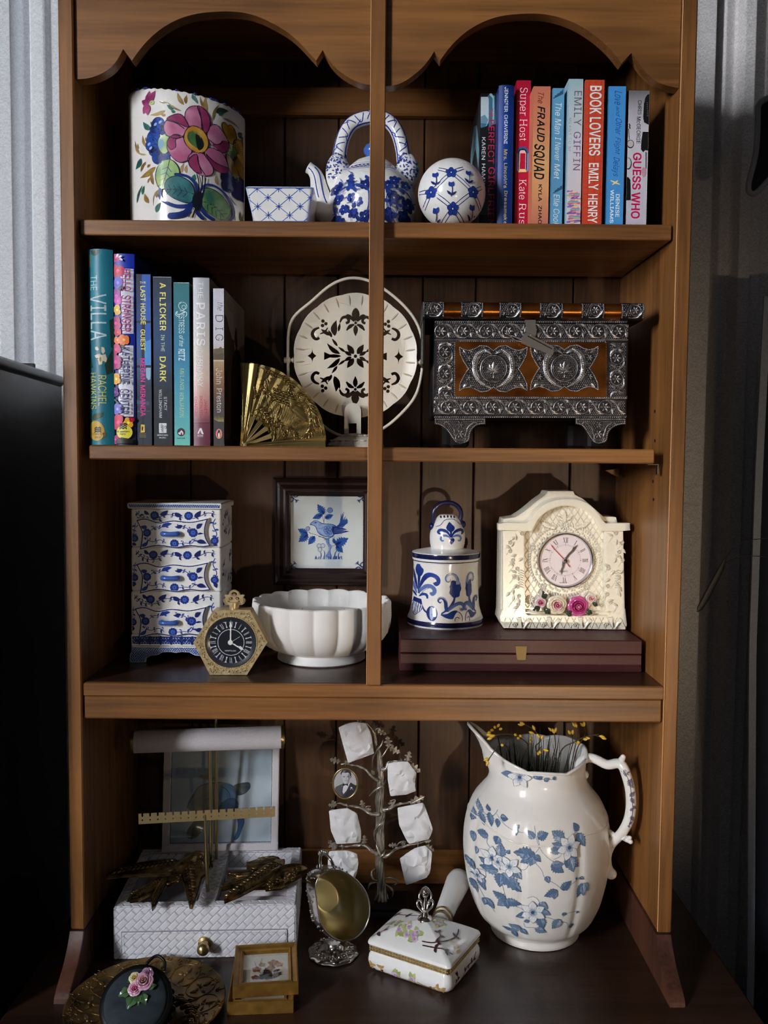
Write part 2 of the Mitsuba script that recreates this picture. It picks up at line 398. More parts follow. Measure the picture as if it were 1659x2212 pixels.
# navy cloth with a pale band hanging at the right edge of the view
nx0 = P(1652,900,.22)[0]
NB = thing('hanging_cloth','dark navy cloth with a pale grey edge band hanging at the right edge','cloth')
zs = np.linspace(.02,P(1650,640,.22)[2],40)
def xb(z):return np.interp(z,[.02,PZ(1,1,1)[2]if False else P(1618,2100,.22)[2],P(1632,1400,.22)[2],P(1640,1000,.22)[2],P(1655,640,.22)[2]],[P(1614,2180,.22)[0],P(1614,2100,.22)[0],P(1616,1400,.22)[0]+.001,P(1632,1000,.22)[0],P(1650,640,.22)[0]])
def strip(z,xa,xb_,y,t,m,name):
 v = np.vstack([np.stack([a,z*0+yy,z],1)for yy in(y,y+t)for a in(xa,xb_)]); n = len(z)
 f = []
 ring = [0,1,3,2]
 for q in range(4):
  a,b = ring[q]*n,ring[(q+1)%4]*n
  for k in range(n-1):f += [[a+k,b+k,b+k+1],[a+k,b+k+1,a+k+1]]
 return add(name,TM(v,f),m,NB,smooth=False)
mat('grey_band',fabric_noise((150,156,166),.15,700),0.8)
strip(zs,xb(zs),xb(zs)+.011,.2185,.004,'grey_band','edge_band')
strip(zs,xb(zs)+.010,xb(zs)*0+.86,.222,.003,'curtain_navy','panel')
# grey piped loop of a bag hanging above it
BG = thing('hanging_bag','dark navy bag with pale grey piping hanging at the right edge of the view','bag')
lp = [(1659,212),(1640,225),(1637,245),(1636,290),(1631,340),(1621,380),(1617,410),(1624,419),(1640,411),(1662,388),(1700,360),(1720,300),(1700,215)]
lp3 = spline([P(a,b,.20)for a,b in lp],80,True)
mat('grey_piping',lin((150,150,154)),0.7)
add('piping',tube(lp3,.0042,8,closed=True),'grey_piping',BG,smooth=True)
pp = np.array([[q[0],q[2]]for q in lp3])
add('panel',extrude(Polygon(pp).buffer(0),.003,lambda ab,h:np.stack([ab[:,0],.203-h,ab[:,1]],1)),'curtain_navy',BG,smooth=False)

# long dark leaves in front of the grey curtain
mat('dark_leaf',lin((12,13,14)),0.5)
LS = thing('leaf_spray','black strap-shaped leaf on a thin stem in front of the grey curtain','leaf')
lf = spline([P(a,b,.12)for a,b in[(1506,1322),(1520,1300),(1540,1262),(1556,1232),(1567,1206)]],24)
rr = np.interp(np.linspace(0,1,24),[0,.08,.3,.8,1],[.0004,.004,.0052,.0042,.0014])
bl = tube(lf,rr,10); bl.vertices[:,1] = .12+(bl.vertices[:,1]-.12)*.25
add('blade',bl,'dark_leaf',LS,smooth=True)
for a in([(1562,1212),(1575,1195),(1592,1178),(1615,1168),(1665,1162)],[(1560,1218),(1575,1212),(1596,1203),(1625,1201),(1668,1204)]):
 add('stem',tube(spline([P(q[0],q[1],.12)for q in a],24),.0006,6),'dark_leaf',LS,smooth=True)

# tall black cabinet beside the bookcase on the left
CB = thing('black_cabinet','tall glossy black cabinet side with a rounded top rim, left of the bookcase','cabinet')
mat('black_gloss',lin((13,13,15)),0.3,specular=0.4)
rot = trimesh.transformations.rotation_matrix(math.radians(5.0),[0,0,1],[-.48,.267,0])
def cb(m):m.apply_transform(rot); return m
add('body',cb(rbox(-.86,-.482,-.10,.272,.0,1.535,.004)),'black_gloss',CB,smooth=False)
add('rim',cb(softbox(-.87,-.478,-.11,.276,1.531,1.549,.0085)),'black_gloss',CB,smooth=40)
add('back_flange',cb(rbox(-.87,-.52,.262,.268,1.54,1.566,.001)),'black_gloss',CB,smooth=False)

# ================================================================ dresser and the bookcase on it
ZD = 0.76
DR = thing('dresser','dark glossy wooden dresser top carrying the bookcase','dresser')
add('top',rbox(-.440,.471,-.25,.30,ZD-.028,ZD,.004),'wood_desk',DR,smooth=False)
add('body',rbox(-.43,.455,-.235,.29,.06,ZD-.0285,.003),'wood_desk',DR,smooth=False)
for sx in(-1,1):
 for yy in(-.2,.255):add('foot',rbox(sx*.40-.025,sx*.40+.025,yy-.025,yy+.025,0,.0595,.004),'wood_desk',DR,smooth=False)

HX,YB = 0.385,0.257
XI = HX-.018
HT = 2.015
HU = thing('bookcase','brown wooden bookcase with scalloped top and crowded shelves, standing on the dresser','bookcase')
FOOTZ = 0.8215
for sx in(-1,1):
 a,b = sorted((sx*HX,sx*XI))
 add('side_panel',rbox(a,b,0,YB+.012,FOOTZ,HT,.0016),'wood_z',HU,smooth=False)
 e = sorted((sx*(XI-.0014),sx*(XI+.0005)))
 add('edge_wear',rbox(sx*XI-.0006,sx*XI+.0006,-.0004,.0012,FOOTZ+.002,HT-.01,.0003),'wood_worn',HU,smooth=False,label='pale painted highlight along the arris')if sx >0 else None  # pale strip puts the light on the bevel into the colour
 # foot: curved forward
 pr = np.vstack([spline([(0.0,FOOTZ-.002),(-.004,.812),(-.014,.799),(-.028,.787),(-.044,.777),(-.0535,.770)],18),[(-.0575,.7655),(-.0585,ZD),(YB+.012,ZD),(YB+.012,FOOTZ-.002)]])
 x0,x1 = (HX-.0205,HX+.0005)if sx >0 else(-HX-.002,-HX+.0175)
 ft = bevel_extrude(Polygon(pr),x1-x0-.0015,.0015,lambda ab,h:np.stack([x0+.0008+h,ab[:,0],ab[:,1]],1))
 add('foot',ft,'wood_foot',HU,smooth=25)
add('top_board',rbox(-HX-.012,HX+.012,-.012,YB+.013,HT+.0003,HT+.018,.003),'wood_x',HU,smooth=False)
# back boards, each with its own edges
seams = [-.3715]+[(a-819)/1923.2*1.3625+.0076 for a in(408,611,725,906,1019,1227)]+[.3715]
for a,b in zip(seams[:-1],seams[1:]):
 m = rbox(a+.0009,b-.0009,YB,YB+.01,ZD+.004,HT,.0014)
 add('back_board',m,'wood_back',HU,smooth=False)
add('back_liner',rbox(-.37,.37,YB+.0095,YB+.0115,ZD+.004,HT,.0005),'dark_hole',HU,smooth=False)
z1,z0 = P(700,186,YB-.018)[2],P(700,247,YB-.018)[2]
add('back_rail',rbox(-XI+.0005,XI-.0005,YB-.018,YB-.0003,z0,z1,.003),'wood_x',HU,smooth=False)
add('back_rail',rbox(-XI+.0005,XI-.0005,YB-.018,YB-.0003,z1+.09,z1+.20,.003),'wood_x',HU,smooth=False)
ZR4 = P(600,1835,YB-.006)[2]
add('back_rail',rbox(-XI+.0005,XI-.0005,YB-.006,YB-.0003,ZD+.0005,ZR4,.002),'wood_x',HU,smooth=False)
# shelves
ZS1,ZS2,ZB = ZC+.2895,ZC+.0125,ZC-.2864
SHY = .012
S1 = add('shelf',rbox(-XI+.0015,XI-.0025,SHY,YB-.0185,ZS1-.0189,ZS1,.0012),'wood_x',HU,smooth=False)
S2 = add('shelf',rbox(P(192,980,SHY)[0],P(1415,985,SHY)[0],SHY,YB-.001,ZS2-.0179,ZS2,.0018),'wood_x',HU,smooth=False)
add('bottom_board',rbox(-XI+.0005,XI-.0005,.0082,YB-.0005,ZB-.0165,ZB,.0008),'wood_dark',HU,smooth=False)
add('board_edge',rbox(P(180,1490,.0)[0],XI-.0005,0,.008,ZB-.0165,ZB,.0012),'wood_x',HU,smooth=False)
add('bottom_rail',rbox(-XI+.002,XI-.0015,.003,.021,ZC-.3330,ZB-.0168,.0018),'wood_x',HU,smooth=False)
# divider stile
dx0,dx1 = P(799,400,-.004)[0],P(831.5,400,-.004)[0]
add('divider',rbox(dx0,dx1,-.004,.0115,ZB+.0004,HT,.0012),'wood_z',HU,smooth=False)
add('edge_wear',rbox(dx0-.0004,dx0+.0008,-.0044,-.0034,ZB+.001,HT-.01,.0003),'wood_worn',HU,smooth=False,label='pale painted highlight along the arris')  # left edge highlight of the divider, painted as a pale strip
# scalloped valances
VL = [(168,171),(190,169),(217,160),(245,140),(266,106),(285,131),(312,95),(353,59),(407,34),(471,25),(534,29),(588,50),(633,79),(665,111),(683,131),(697,108),(719,140),(746,163),(778,179),(801,184)]
VR = [(830,186),(863,181),(900,157),(921,136),(938,111),(951,130),(979,94),(1020,60),(1073,37),(1125,30),(1178,31),(1235,47),(1277,71),(1314,102),(1343,137),(1364,114),(1382,139),(1408,168),(1434,183),(1468,190)]
def valance(pts,cusps,xa,xb):
 seg,out = [],[]
 q = [P(a,b,.006)[[0,2]]for a,b in pts]
 br = [0]+cusps+[len(q)-1]
 for a,b in zip(br[:-1],br[1:]):
  out.append(spline(q[a:b+1],5*(b-a)+1)[:-1]if b-a>1 else np.array([q[a]]))
 out = np.vstack(out+[[q[-1]]]); out[0,0] = xa; out[-1,0] = xb
 pg = Polygon(np.vstack([out,[(xb,HT)],[(xa,HT)]]))
 add('valance',extrude(pg,.018,lambda ab,h:np.stack([ab[:,0],.024-h,ab[:,1]],1)),'wood_x',HU,smooth=25)
valance(VL,[4,5,14,15],-XI+.0006,dx0+.004)
valance(VR,[4,5,14,15],dx1-.004,XI-.0006)
c = P(1437,189,.016)
add('screw',ball(c+[0,0,.0006],.0022,8),'brass',HU,smooth=True)
# angle bracket and block that carry the middle shelf, with peg holes
xw = XI-.0004
bx = P(1411,1006,.03)
add('shelf_bracket',cat_([rbox(xw-.020,xw-.006,.026,.034,ZS2-.0198,ZS2-.0183,.0004),rbox(xw-.0075,xw-.006,.026,.034,ZS2-.032,ZS2-.0183,.0004)]),'steel',HU,smooth=False)
bl = [P(1305,1016,.20),P(1334,1012,.20),P(1333,1031,.20)]
add('shelf_block',extrude(Polygon([(q[0],q[2])for q in bl]),.008,lambda ab,h:np.stack([ab[:,0],.2-h,ab[:,1]],1)),'wood_x',HU,smooth=False)
for(a,b)in((1415,952),(1415,889),(1412,1079),(1411,1040)):
 q = PX(a,b,XI); q[0] = XI
 add('peg_hole',cyl(q+[-.0006,0,0],q+[.003,0,0],.0022,12),'dark_hole',HU,smooth=False)
# ================================================================ books
mat('pages',mikit.proc(lambda p,n,uv:mi.Color3f(.55,.5,.42)*(0.75+0.4*noise(p.x*2600,p.y*30,p.z*30))),0.9)
def Zm(ox,oy,k):return lambda x,y:(ox+x/k,oy+y/k)
ZA,ZBk,ZCk,ZDk = Zm(1010,160,6.505),Zm(1200,160,6.505),Zm(180,530,4.915),Zm(360,580,5.53)
def hexc(h):return lin(h)
def book(label,zm,xl,xr,yt,ybot,zbase,ys,d,cover,art,group,rounded=0.0,side=None,gloss='print',pages_in=.0025):
 """a book whose spine spans xl..xr (at mid height) and rises to yt; art(B) draws on the spine"""
 mid = (yt+ybot)/2
 a = P(*zm(xl,mid),ys); b = P(*zm(xr,mid),ys)
 x0,x1 = a[0],b[0]; z1 = P(*zm((xl+xr)/2,yt),ys)[2]; z0 = zbase+.0002
 k = thing('book',label,'book',group)
 t = .0022 if rounded else .0008
 xs = np.linspace(x0,x1,13); bul = lambda x:-rounded*(1-((np.asarray(x)-(x0+x1)/2)/((x1-x0)/2))**2)
 outer = [(x,ys+bul(x))for x in xs]+[(x1,ys+d),(x1-t,ys+d)]+[(x,ys+t+bul(x))for x in np.linspace(x1-t,x0+t,9)]+[(x0+t,ys+d),(x0,ys+d)]
 m = extrude(Polygon(outer),z1-z0); m.vertices[:,2] += z0
 cn = numbered('cover_paper'); mat(cn,lin(cover),.4,specular=.35)
 add('cover',m,cn,k,smooth=25)
 dz = pages_in if rounded else .0004
 add('pages',rbox(x0+t+.0001,x1-t-.0001,ys+t+.0006,ys+d-pages_in,z0+(dz if rounded else .0001),z1-dz,.0003),'pages',k,smooth=False)
 class B:pass
 B.x0,B.x1,B.z0,B.z1 = x0,x1,z0,z1
 off = x0-a[0]
 def pt(x,y):
  # the small lean of uprights in the picture is taken out
  p,q = P(*zm(x,y),ys),P(*zm((xl+xr)/2,y),ys)
  c = P(*zm((xl+xr)/2,mid),ys)
  return(p[0],p[2])
 B.pt = staticmethod(pt)
 def bx(xa,ya,xb,yb):
  p,q = pt(xa,yb),pt(xb,ya); return sbox(p[0],p[1],q[0],q[1])
 B.bx = staticmethod(bx)
 B.items = []
 def text(s,xa,ya,xb,yb,col,**kw):
  p,q = pt(xa,yb),pt(xb,ya); B.items.append((fit(glyphs(s,**kw),p[0],p[1],q[0],q[1]).intersection(sbox(x0+.0003,z0+.0003,x1-.0003,z1-.0003)),lin(col)))
 B.text = staticmethod(text)
 def poly(g,col):B.items.append((g.intersection(sbox(x0+.0003,z0+.0003,x1-.0003,z1-.0003)),lin(col)if not callable(col)else col))
 B.poly = staticmethod(poly)
 def pl(pts,col):poly(Polygon([pt(*q)for q in pts]).buffer(0),col)
 B.pl = staticmethod(pl)
 def el(x,y,rx,ry,col,rot=0):
  c = pt(x,y); s = KP(ys)/(pt(1,0)[0]-pt(0,0)[0])*0+(pt(x+1,y)[0]-c[0])
  poly(disc(c,rx*s,ry*s,rot),col)
 B.el = staticmethod(el)
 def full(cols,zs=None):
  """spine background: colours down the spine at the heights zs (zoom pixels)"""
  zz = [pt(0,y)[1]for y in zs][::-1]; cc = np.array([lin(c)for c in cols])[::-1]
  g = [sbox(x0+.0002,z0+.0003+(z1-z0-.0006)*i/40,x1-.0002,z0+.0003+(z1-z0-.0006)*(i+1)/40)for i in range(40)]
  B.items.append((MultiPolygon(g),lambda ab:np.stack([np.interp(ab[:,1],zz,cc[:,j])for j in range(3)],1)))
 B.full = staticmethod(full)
 art(B)
 printed('spine_print',k,B.items,lambda ab,h:np.stack([ab[:,0],ys+bul(ab[:,0])-h,ab[:,1]],1),gloss,h=.00015,dh=.00003,edge=.004 if rounded else None)
 if side:side(k,x0,x1,ys,d,z0,z1)
 return k
G1 = 'novels standing on the upper right shelf'; G2 = 'novels standing on the middle left shelf'
WH = (225,225,226)
# ---- upper right
def art(B):
 B.full([(10,14,18),(12,16,20),(10,12,16),(18,44,56),(20,60,74)],[270,800,1500,1900,2080])
 B.pl([(285,300),(385,300),(395,700),(300,740),(270,600)],(60,110,130))
 B.pl([(182,320),(285,320),(298,350),(296,660),(270,730),(185,750)],(190,205,212))
 B.pl([(186,600),(240,570),(290,640),(270,720),(188,745)],(110,150,170)); B.pl([(186,690),(270,700),(250,740),(188,760)],(60,110,140))
 B.pl([(300,290),(330,260),(370,320),(372,600),(360,690),(350,690),(352,340)],(150,190,195))
 B.text('THE',312,490,356,605,(200,40,90),bold=True)
 B.text('PERFECT',285,645,380,1260,(205,32,86)); B.text('GIRLFRIEND',280,1310,382,2250,(205,32,86))
 B.text('KAREN',196,890,252,1205,WH); B.text('HAMILTON',192,1262,252,1790,WH)
def side_pg(k,x0,x1,ys,d,z0,z1):
 def q(s,t):return(s*d,z0+t*(z1-z0))
 it = [(sbox(.002,z0+.002,d-.004,z1-.004),lin((30,42,48))),(Polygon([q(.05,.62),q(.3,.86),q(.6,.93),q(.9,.8),q(.96,.4),q(.9,0.02),q(.8,0.02),q(.84,.4),q(.7,.7),q(.4,.72),q(.1,.5)]),lin((110,150,165))),(Polygon([q(.5,0.02),q(.52,.4),q(.6,.52),q(.75,.5),q(.8,.3),q(.8,0.02)]),lin((26,18,14)))]
 printed('cover_print',k,it,lambda ab,h:np.stack([x0-h,ys+ab[:,0],ab[:,1]],1)[:,:],'print',h=.0002)
book('black novel with pink and white spine lettering, partly hidden by the patterned ball',ZA,172,398,270,2100,ZS1,.085,.135,(14,20,24),art,G1,side=side_pg)
def art(B):
 B.full([(14,46,110),(10,58,140),(14,56,130),(14,50,118)],[170,700,1400,2080])
 B.text('JENNIFER',512,195,566,545,(220,226,232),bold=True); B.text('CHIAVERINI',506,585,562,992,(220,226,232),bold=True)
 for s,a,b in(('Mrs.',1070,1225),("Lincoln's",1262,1612),('Dressmaker',1650,2160)):B.text(s,502,a,556,b,(196,170,112),serif=True,bold=True)
book('dark blue book with white and gold spine lettering, left of the red book',ZA,425,640,165,2100,ZS1,.058,.15,(12,44,104),art,G1,rounded=.003)
def art(B):
 R = (178,16,52)
 B.full([(176,14,50),(190,18,60),(184,18,54),(168,14,48)],[90,700,1400,2080])
 B.text('Super',703,192,848,590,(240,225,222),serif=True); B.text('Host',728,632,838,938,(240,225,222),serif=True)
 B.text('Kate',722,1482,826,1762,(240,225,222),serif=True); B.text('Russo',718,1815,822,2290,(240,225,222),serif=True)
 B.pl([(690,1115),(700,1060),(735,1025),(800,1020),(845,1055),(862,1110),(858,1115)],(42,90,150))
 B.pl([(688,1115),(720,1115),(718,1365),(690,1365)],(120,150,200)); B.pl([(828,1115),(858,1112),(852,1365),(822,1365)],(120,150,200))
 B.pl([(712,1110),(728,1062),(775,1046),(818,1062),(838,1110),(830,1345),(715,1345)],(16,22,50))
 B.pl([(728,1100),(745,1072),(800,1072),(822,1105),(818,1345),(722,1345)],(235,190,180)); B.pl([(740,1115),(812,1115),(808,1335),(732,1335)],R)
 B.pl([(732,1340),(812,1340),(832,1378),(708,1382)],(240,210,140))
book('tall red book with white serif lettering and a small blue window emblem',ZA,675,875,88,2100,ZS1,.068,.14,(150,14,44),art,G1)
def art(B):
 B.full([(206,118,92),(214,134,96),(226,168,110),(224,160,108),(196,116,92)],[170,700,1200,1550,2080])
 B.text('The',985,262,1072,415,(120,40,30),shear=.35)
 B.text('FRAUD',974,452,1090,955,(20,20,26),serif=True,shear=.22,bold=True); B.text('SQUAD',918,985,1086,1480,(20,20,26),serif=True,shear=.22,bold=True)
 B.text('KYLA',992,1552,1046,1790,(20,20,26),bold=True); B.text('ZHAO',990,1850,1044,2110,(20,20,26),bold=True)
book('orange and peach novel with black italic capitals on the spine',ZA,910,1150,172,2100,ZS1,.04,.135,(190,110,80),art,G1)
def art(B):
 B.full([(98,160,198),(100,158,196),(92,150,190),(98,160,198)],[200,800,1500,2080])
 for dy in(0,1330):
  B.pl([(1190,345+dy),(1215,345+dy),(1345,280+dy),(1345,200+dy),(1325,240+dy),(1300,245+dy),(1295,268+dy),(1262,272+dy),(1255,295+dy),(1228,300+dy),(1222,325+dy)],(48,84,112))
 B.text('The Man',1222,405,1322,845,(214,226,234),shear=.2); B.text('I Never',1222,885,1310,1225,(214,226,234),shear=.2); B.text('Met',1212,1260,1300,1478,(214,226,234),shear=.2)
 B.text('Elle Cook',1200,1690,1296,2140,(214,226,234),shear=.2)
book('slim light blue paperback with white slanted lettering and dark stepped marks',ZA,1180,1345,196,2100,ZS1,.036,.13,(70,120,150),art,G1)
def art(B):
 B.full([(160,190,194),(190,206,208),(206,212,216),(216,208,212),(212,200,206)],[70,500,1000,1500,2090])
 B.text('EMILY',256,240,372,725,(110,100,112),spacing=.1); B.text('GIFFIN',245,812,356,1352,(130,90,130),spacing=.1)
 B.text('MEANT TO BE',180,620,224,1092,(150,160,160),spacing=.2)
 rng = np.random.default_rng(3)
 cols = [(150,110,190),(236,216,140),(220,120,170),(110,150,190),(150,190,150),(200,90,150),(236,180,150),(120,90,170)]
 for i in range(34):
  y = 1640+450*i/34; x = 145+rng.random()*110; w = 50+rng.random()*150
  B.pl([(x,y+8),(x+w*.3,y-10*rng.random()),(x+w*.6,y+4),(x+w,y-14*rng.random()),(x+w,y+22),(x+w*.5,y+14+12*rng.random()),(x,y+26)],cols[i%8])
book('tall pale grey book with thin purple capitals and a watercolour foot',ZBk,168,370,68,2100,ZS1,.03,.155,(150,186,200),art,G1)
def art(B):
 B.full([(206,72,44),(212,76,48),(204,70,44)],[80,1000,2090])
 for y in range(120,2080,92):B.pl([(380,y),(700,y),(700,y+3),(380,y+3)],(188,60,38))
 for x in(470,560,640):B.pl([(x,80),(x+3,80),(x-25,2090),(x-28,2090)],(188,60,38))
 B.text('BOOK',474,170,650,565,(240,232,226),bold=True); B.text('LOVERS',466,612,638,1150,(240,232,226),bold=True)
 B.text('EMILY',458,1255,606,1630,(240,232,226),bold=True); B.text('HENRY',448,1690,592,2095,(240,232,226),bold=True)
book('thick orange-red novel with large white block capitals on the spine',ZBk,402,668,80,2100,ZS1,.024,.135,(170,60,40),art,G1)
def art(B):
 B.full([(70,146,212),(74,150,216),(72,148,212)],[170,1000,2090])
 D = (22,84,160)
 for s,xa,xb,a,b in(('Love',826,940,235,435),('and',850,905,455,600),('Other',840,935,622,860),('Flight',818,915,885,1130),('Delays',785,900,1165,1440)):B.text(s,xa,a,xb,b,D,shear=.4)
 B.pl([(772,1490),(800,1498),(838,1515),(870,1492),(880,1505),(858,1525),(905,1545),(905,1558),(840,1540),(800,1562),(795,1550),(818,1530),(775,1505)],(244,216,150))
 B.text('DENISE',838,1690,902,2010,(230,238,244),bold=True); B.text('WILLIAMS',760,1628,822,2095,(230,238,244),bold=True)
book('bright blue paperback with dark blue handwritten lettering and a small yellow ribbon mark',ZBk,728,970,170,2100,ZS1,.026,.13,(60,120,170),art,G1)
def art(B):
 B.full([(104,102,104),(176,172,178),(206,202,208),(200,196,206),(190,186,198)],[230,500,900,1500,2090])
 B.pl([(1330,280),(1290,290),(1262,330),(1240,430),(1232,620),(1245,680),(1290,705),(1330,720)],(16,16,18))
 B.pl([(1225,812),(1320,815),(1320,1080),(1260,1070),(1232,1100),(1200,1060),(1205,940)],(16,16,18))
 B.pl([(985,1440),(1030,1455),(1052,1490),(1058,1775),(980,1775)],(16,16,18))
 for s in range(8):B.pl([(1283,400+s*26),(1298,402+s*26),(1297,412+s*26),(1283,410+s*26)],(110,110,112))
 B.text('CHRIS',1152,370,1210,572,(16,16,18)); B.text('McGEORGE',1132,602,1198,975,(16,16,18))
 B.text('GUESS',1075,1108,1208,1625,(200,14,80),bold=True); B.text('WHO',1056,1665,1190,2030,(200,14,80),bold=True)
 B.pl([(1018,770),(1028,770),(1040,915),(1032,918)],(30,30,30)); B.el(1050,985,50,58,(30,30,30)); B.el(1052,982,40,48,(196,184,182)); B.el(1022,1260,46,80,(40,40,42)); B.el(1018,1255,38,70,(200,196,200))
 for q in range(4):B.el(1036+6*(q%2),708+q*18,8,9,(20,20,20))
 B.el(1236,1380,34,66,(190,150,160)); B.pl([(1262,1100),(1275,1100),(1272,1330),(1262,1330)],(40,40,40))
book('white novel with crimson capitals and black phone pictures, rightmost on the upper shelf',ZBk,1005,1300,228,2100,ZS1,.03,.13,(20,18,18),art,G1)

# ---- middle left
def logo_waves(B,x,y,s,col):
 for k in range(3):
  yy = y+k*s*.33
  B.poly(stroke([B.pt(x-s*.55,yy+s*.2),B.pt(x-s*.25,yy),B.pt(x,yy+s*.16),B.pt(x+s*.28,yy-s*.02),B.pt(x+s*.55,yy+s*.16)],s*.2/4.915*KP(.02)),col)
def art(B):
 TEAL = (34,122,140)
 B.full([(34,120,140),(40,128,146),(28,104,122),(32,116,132)],[50,500,1300,2100])
 B.pl([(80,60),(200,62),(185,100),(130,125),(95,100)],(50,62,40)); B.pl([(64,90),(84,120),(82,230),(66,250)],(150,120,60))
 B.text('THE',82,328,160,485,(170,196,200)); B.text('VILLA',82,525,255,1012,(186,202,206))
 for a in([(140,1085),(165,1080),(182,1110),(165,1125),(140,1110)],[(208,1085),(235,1090),(246,1130),(228,1160),(208,1140)],[(130,1175),(190,1155),(215,1175),(180,1200),(150,1200)],[(170,1215),(200,1170),(235,1175),(215,1270),(180,1275)],[(215,1170),(250,1160),(264,1210),(255,1250),(225,1230)]):B.pl(a,(206,196,170))
 B.pl([(240,1280),(280,1180),(315,1100),(320,1350),(262,1380)],(36,60,46)); B.pl([(285,800),(320,780),(320,1100),(300,1080)],(40,66,54)); B.el(198,1215,12,26,(150,130,80)); B.pl([(70,1180),(82,1180),(112,1300),(70,1310)],(30,70,66))
 B.text('RACHEL',178,1385,258,1708,(206,192,92)); B.text('HAWKINS',82,1358,152,1740,(206,192,92))
 B.pl([(85,1830),(130,1790),(232,1775),(220,1820),(150,1850),(95,1855)],(54,70,40))
 B.el(150,1970,92,106,(196,158,62),12); B.pl([(220,1990),(255,1985),(258,2030),(232,2045)],(110,90,44))
 logo_waves(B,170,1935,60,(20,22,24)); B.text("ST. MARTIN'S",112,1998,232,2014,(50,44,30),bold=True)if False else None
 for s,a,b,y in(("ST. MARTIN'S",110,232,1998),('PRESS',140,200,2030)):
  p,q = B.pt(a,y+16),B.pt(b,y); B.items.append((fit(glyphs(s,bold=True),p[0],p[1],q[0],q[1],False),lin((60,50,30))))
book('teal hardback with pale capitals and a lemon near its foot, leftmost on the middle shelf',ZCk,64,325,48,2110,ZS2,.02,.155,(26,88,102),art,G2,rounded=.006)
def art(B):
 B.full([(22,50,170),(20,44,160),(26,30,110),(20,20,40)],[90,900,1500,2100])
 B.pl([(395,252),(536,252),(536,940),(420,940)],(222,222,232)); B.pl([(385,1065),(534,1065),(536,1820),(375,1815)],(222,222,232))
 fl = [(352,130,46,(176,20,110)),(372,275,70,(190,20,70)),(372,400,60,(90,80,190)),(355,540,66,(150,30,140)),(372,595,40,(206,60,170)),(364,690,48,(220,170,40)),(350,830,64,(170,16,100)),(372,925,40,(190,20,60)),(440,1008,56,(236,126,60)),(372,1010,40,(232,110,40)),(355,1110,54,(190,20,90)),(350,1240,70,(176,16,110)),(358,1420,52,(230,160,36)),(345,1560,44,(90,20,120)),(372,1740,54,(110,110,200)),(380,1880,74,(206,30,80)),(490,1885,52,(236,170,40)),(350,2060,44,(176,20,110)),(526,1850,26,(170,16,60))]
 rng = np.random.default_rng(5)
 for x,y,r,c in fl:
  for q in range(5):
   a = q*1.257+rng.random(); B.el(x+.5*r*math.cos(a),y+.55*r*math.sin(a),r*.55,r*.62,c)
  B.el(x,y,r*.25,r*.28,tuple(min(255,int(v*1.3)+30)for v in c))
 for a in([(375,470),(420,430),(440,445),(400,490)],[(380,1690),(330,1640),(345,1630),(395,1680)],[(400,1050),(440,1085),(425,1100)]):B.pl(a,(40,80,70))
 for x,y,rot in((405,130,30),(415,160,-30),(375,118,60)):B.el(x,y,20,11,(226,226,236),rot)
 B.el(450,1985,84,76,(230,216,70)); B.pl([(360,2060),(420,2040),(540,2060),(540,2105),(360,2105)],(16,14,16))
 B.text('HELLO',425,262,516,492,(176,40,130)); B.text('STRANGER',425,540,518,922,(170,30,120))
 B.text('KATHERINE',402,1092,505,1475,(36,40,100)); B.text('CENTER',402,1530,502,1795,(36,40,100))
 logo_waves(B,438,1895,64,(20,20,24))
 for s,a,b,y in(("ST. MARTIN'S",368,505,1972),('PRESS',404,466,1998)):
  p,q = B.pt(a,y+16),B.pt(b,y); B.items.append((fit(glyphs(s,bold=True),p[0],p[1],q[0],q[1],False),lin((24,24,24))))
book('royal blue book with white title panels and a border of pink and yellow flowers',ZCk,328,552,92,2110,ZS2,.022,.15,(14,30,120),art,G2,rounded=.0025)
def art(B):
 B.full([(20,30,62),(26,50,110),(34,80,160),(60,90,120),(30,44,66),(26,34,52)],[310,700,1000,1250,1500,2100])
 B.pl([(620,310),(718,310),(718,1280),(640,1270)],(30,90,180)); B.pl([(640,1030),(718,1000),(718,1280),(650,1280)],(70,150,220)); B.pl([(664,1290),(718,1290),(712,1420),(690,1432),(668,1400)],(150,185,210))
 B.pl([(552,800),(720,800),(720,826),(552,822)],(10,14,26)); B.pl([(552,1275),(720,1272),(720,1300),(552,1300)],(10,14,26)); B.pl([(622,820),(655,822),(650,1280),(618,1278)],(12,18,34)); B.pl([(622,1400),(650,1400),(650,2100),(622,2100)],(16,22,34))
 B.pl([(556,1640),(700,1660),(700,1700),(556,1680)],(56,76,100)); B.pl([(570,1760),(715,1755),(715,1762),(570,1768)],(70,84,100))
 Y = (236,226,120)
 p,q = B.pt(600,408),B.pt(665,384); B.items.append((fit(glyphs('THE',bold=True),p[0],p[1],q[0],q[1],False),lin((220,210,150))))
 B.text('LAST HOUSE',610,432,660,840,Y,bold=True); B.text('GUEST',610,892,658,1120,Y,bold=True)
 B.text('MEGAN',608,1200,658,1450,(226,40,160),bold=True); B.text('MIRANDA',608,1485,660,1815,(226,40,160),bold=True)
 B.pl([(612,1902),(652,1905),(655,1985),(610,1990)],(226,190,60)); B.pl([(622,1920),(640,1930),(632,1970),(620,1965)],(40,40,40))
 for y in(2000,2016,2032):B.pl([(598,y),(668,y),(668,y+6),(598,y+6)],(130,120,60))
book('navy paperback with yellow and magenta capitals over a blue night picture',ZCk,554,722,305,2110,ZS2,.024,.13,(14,20,40),art,G2)
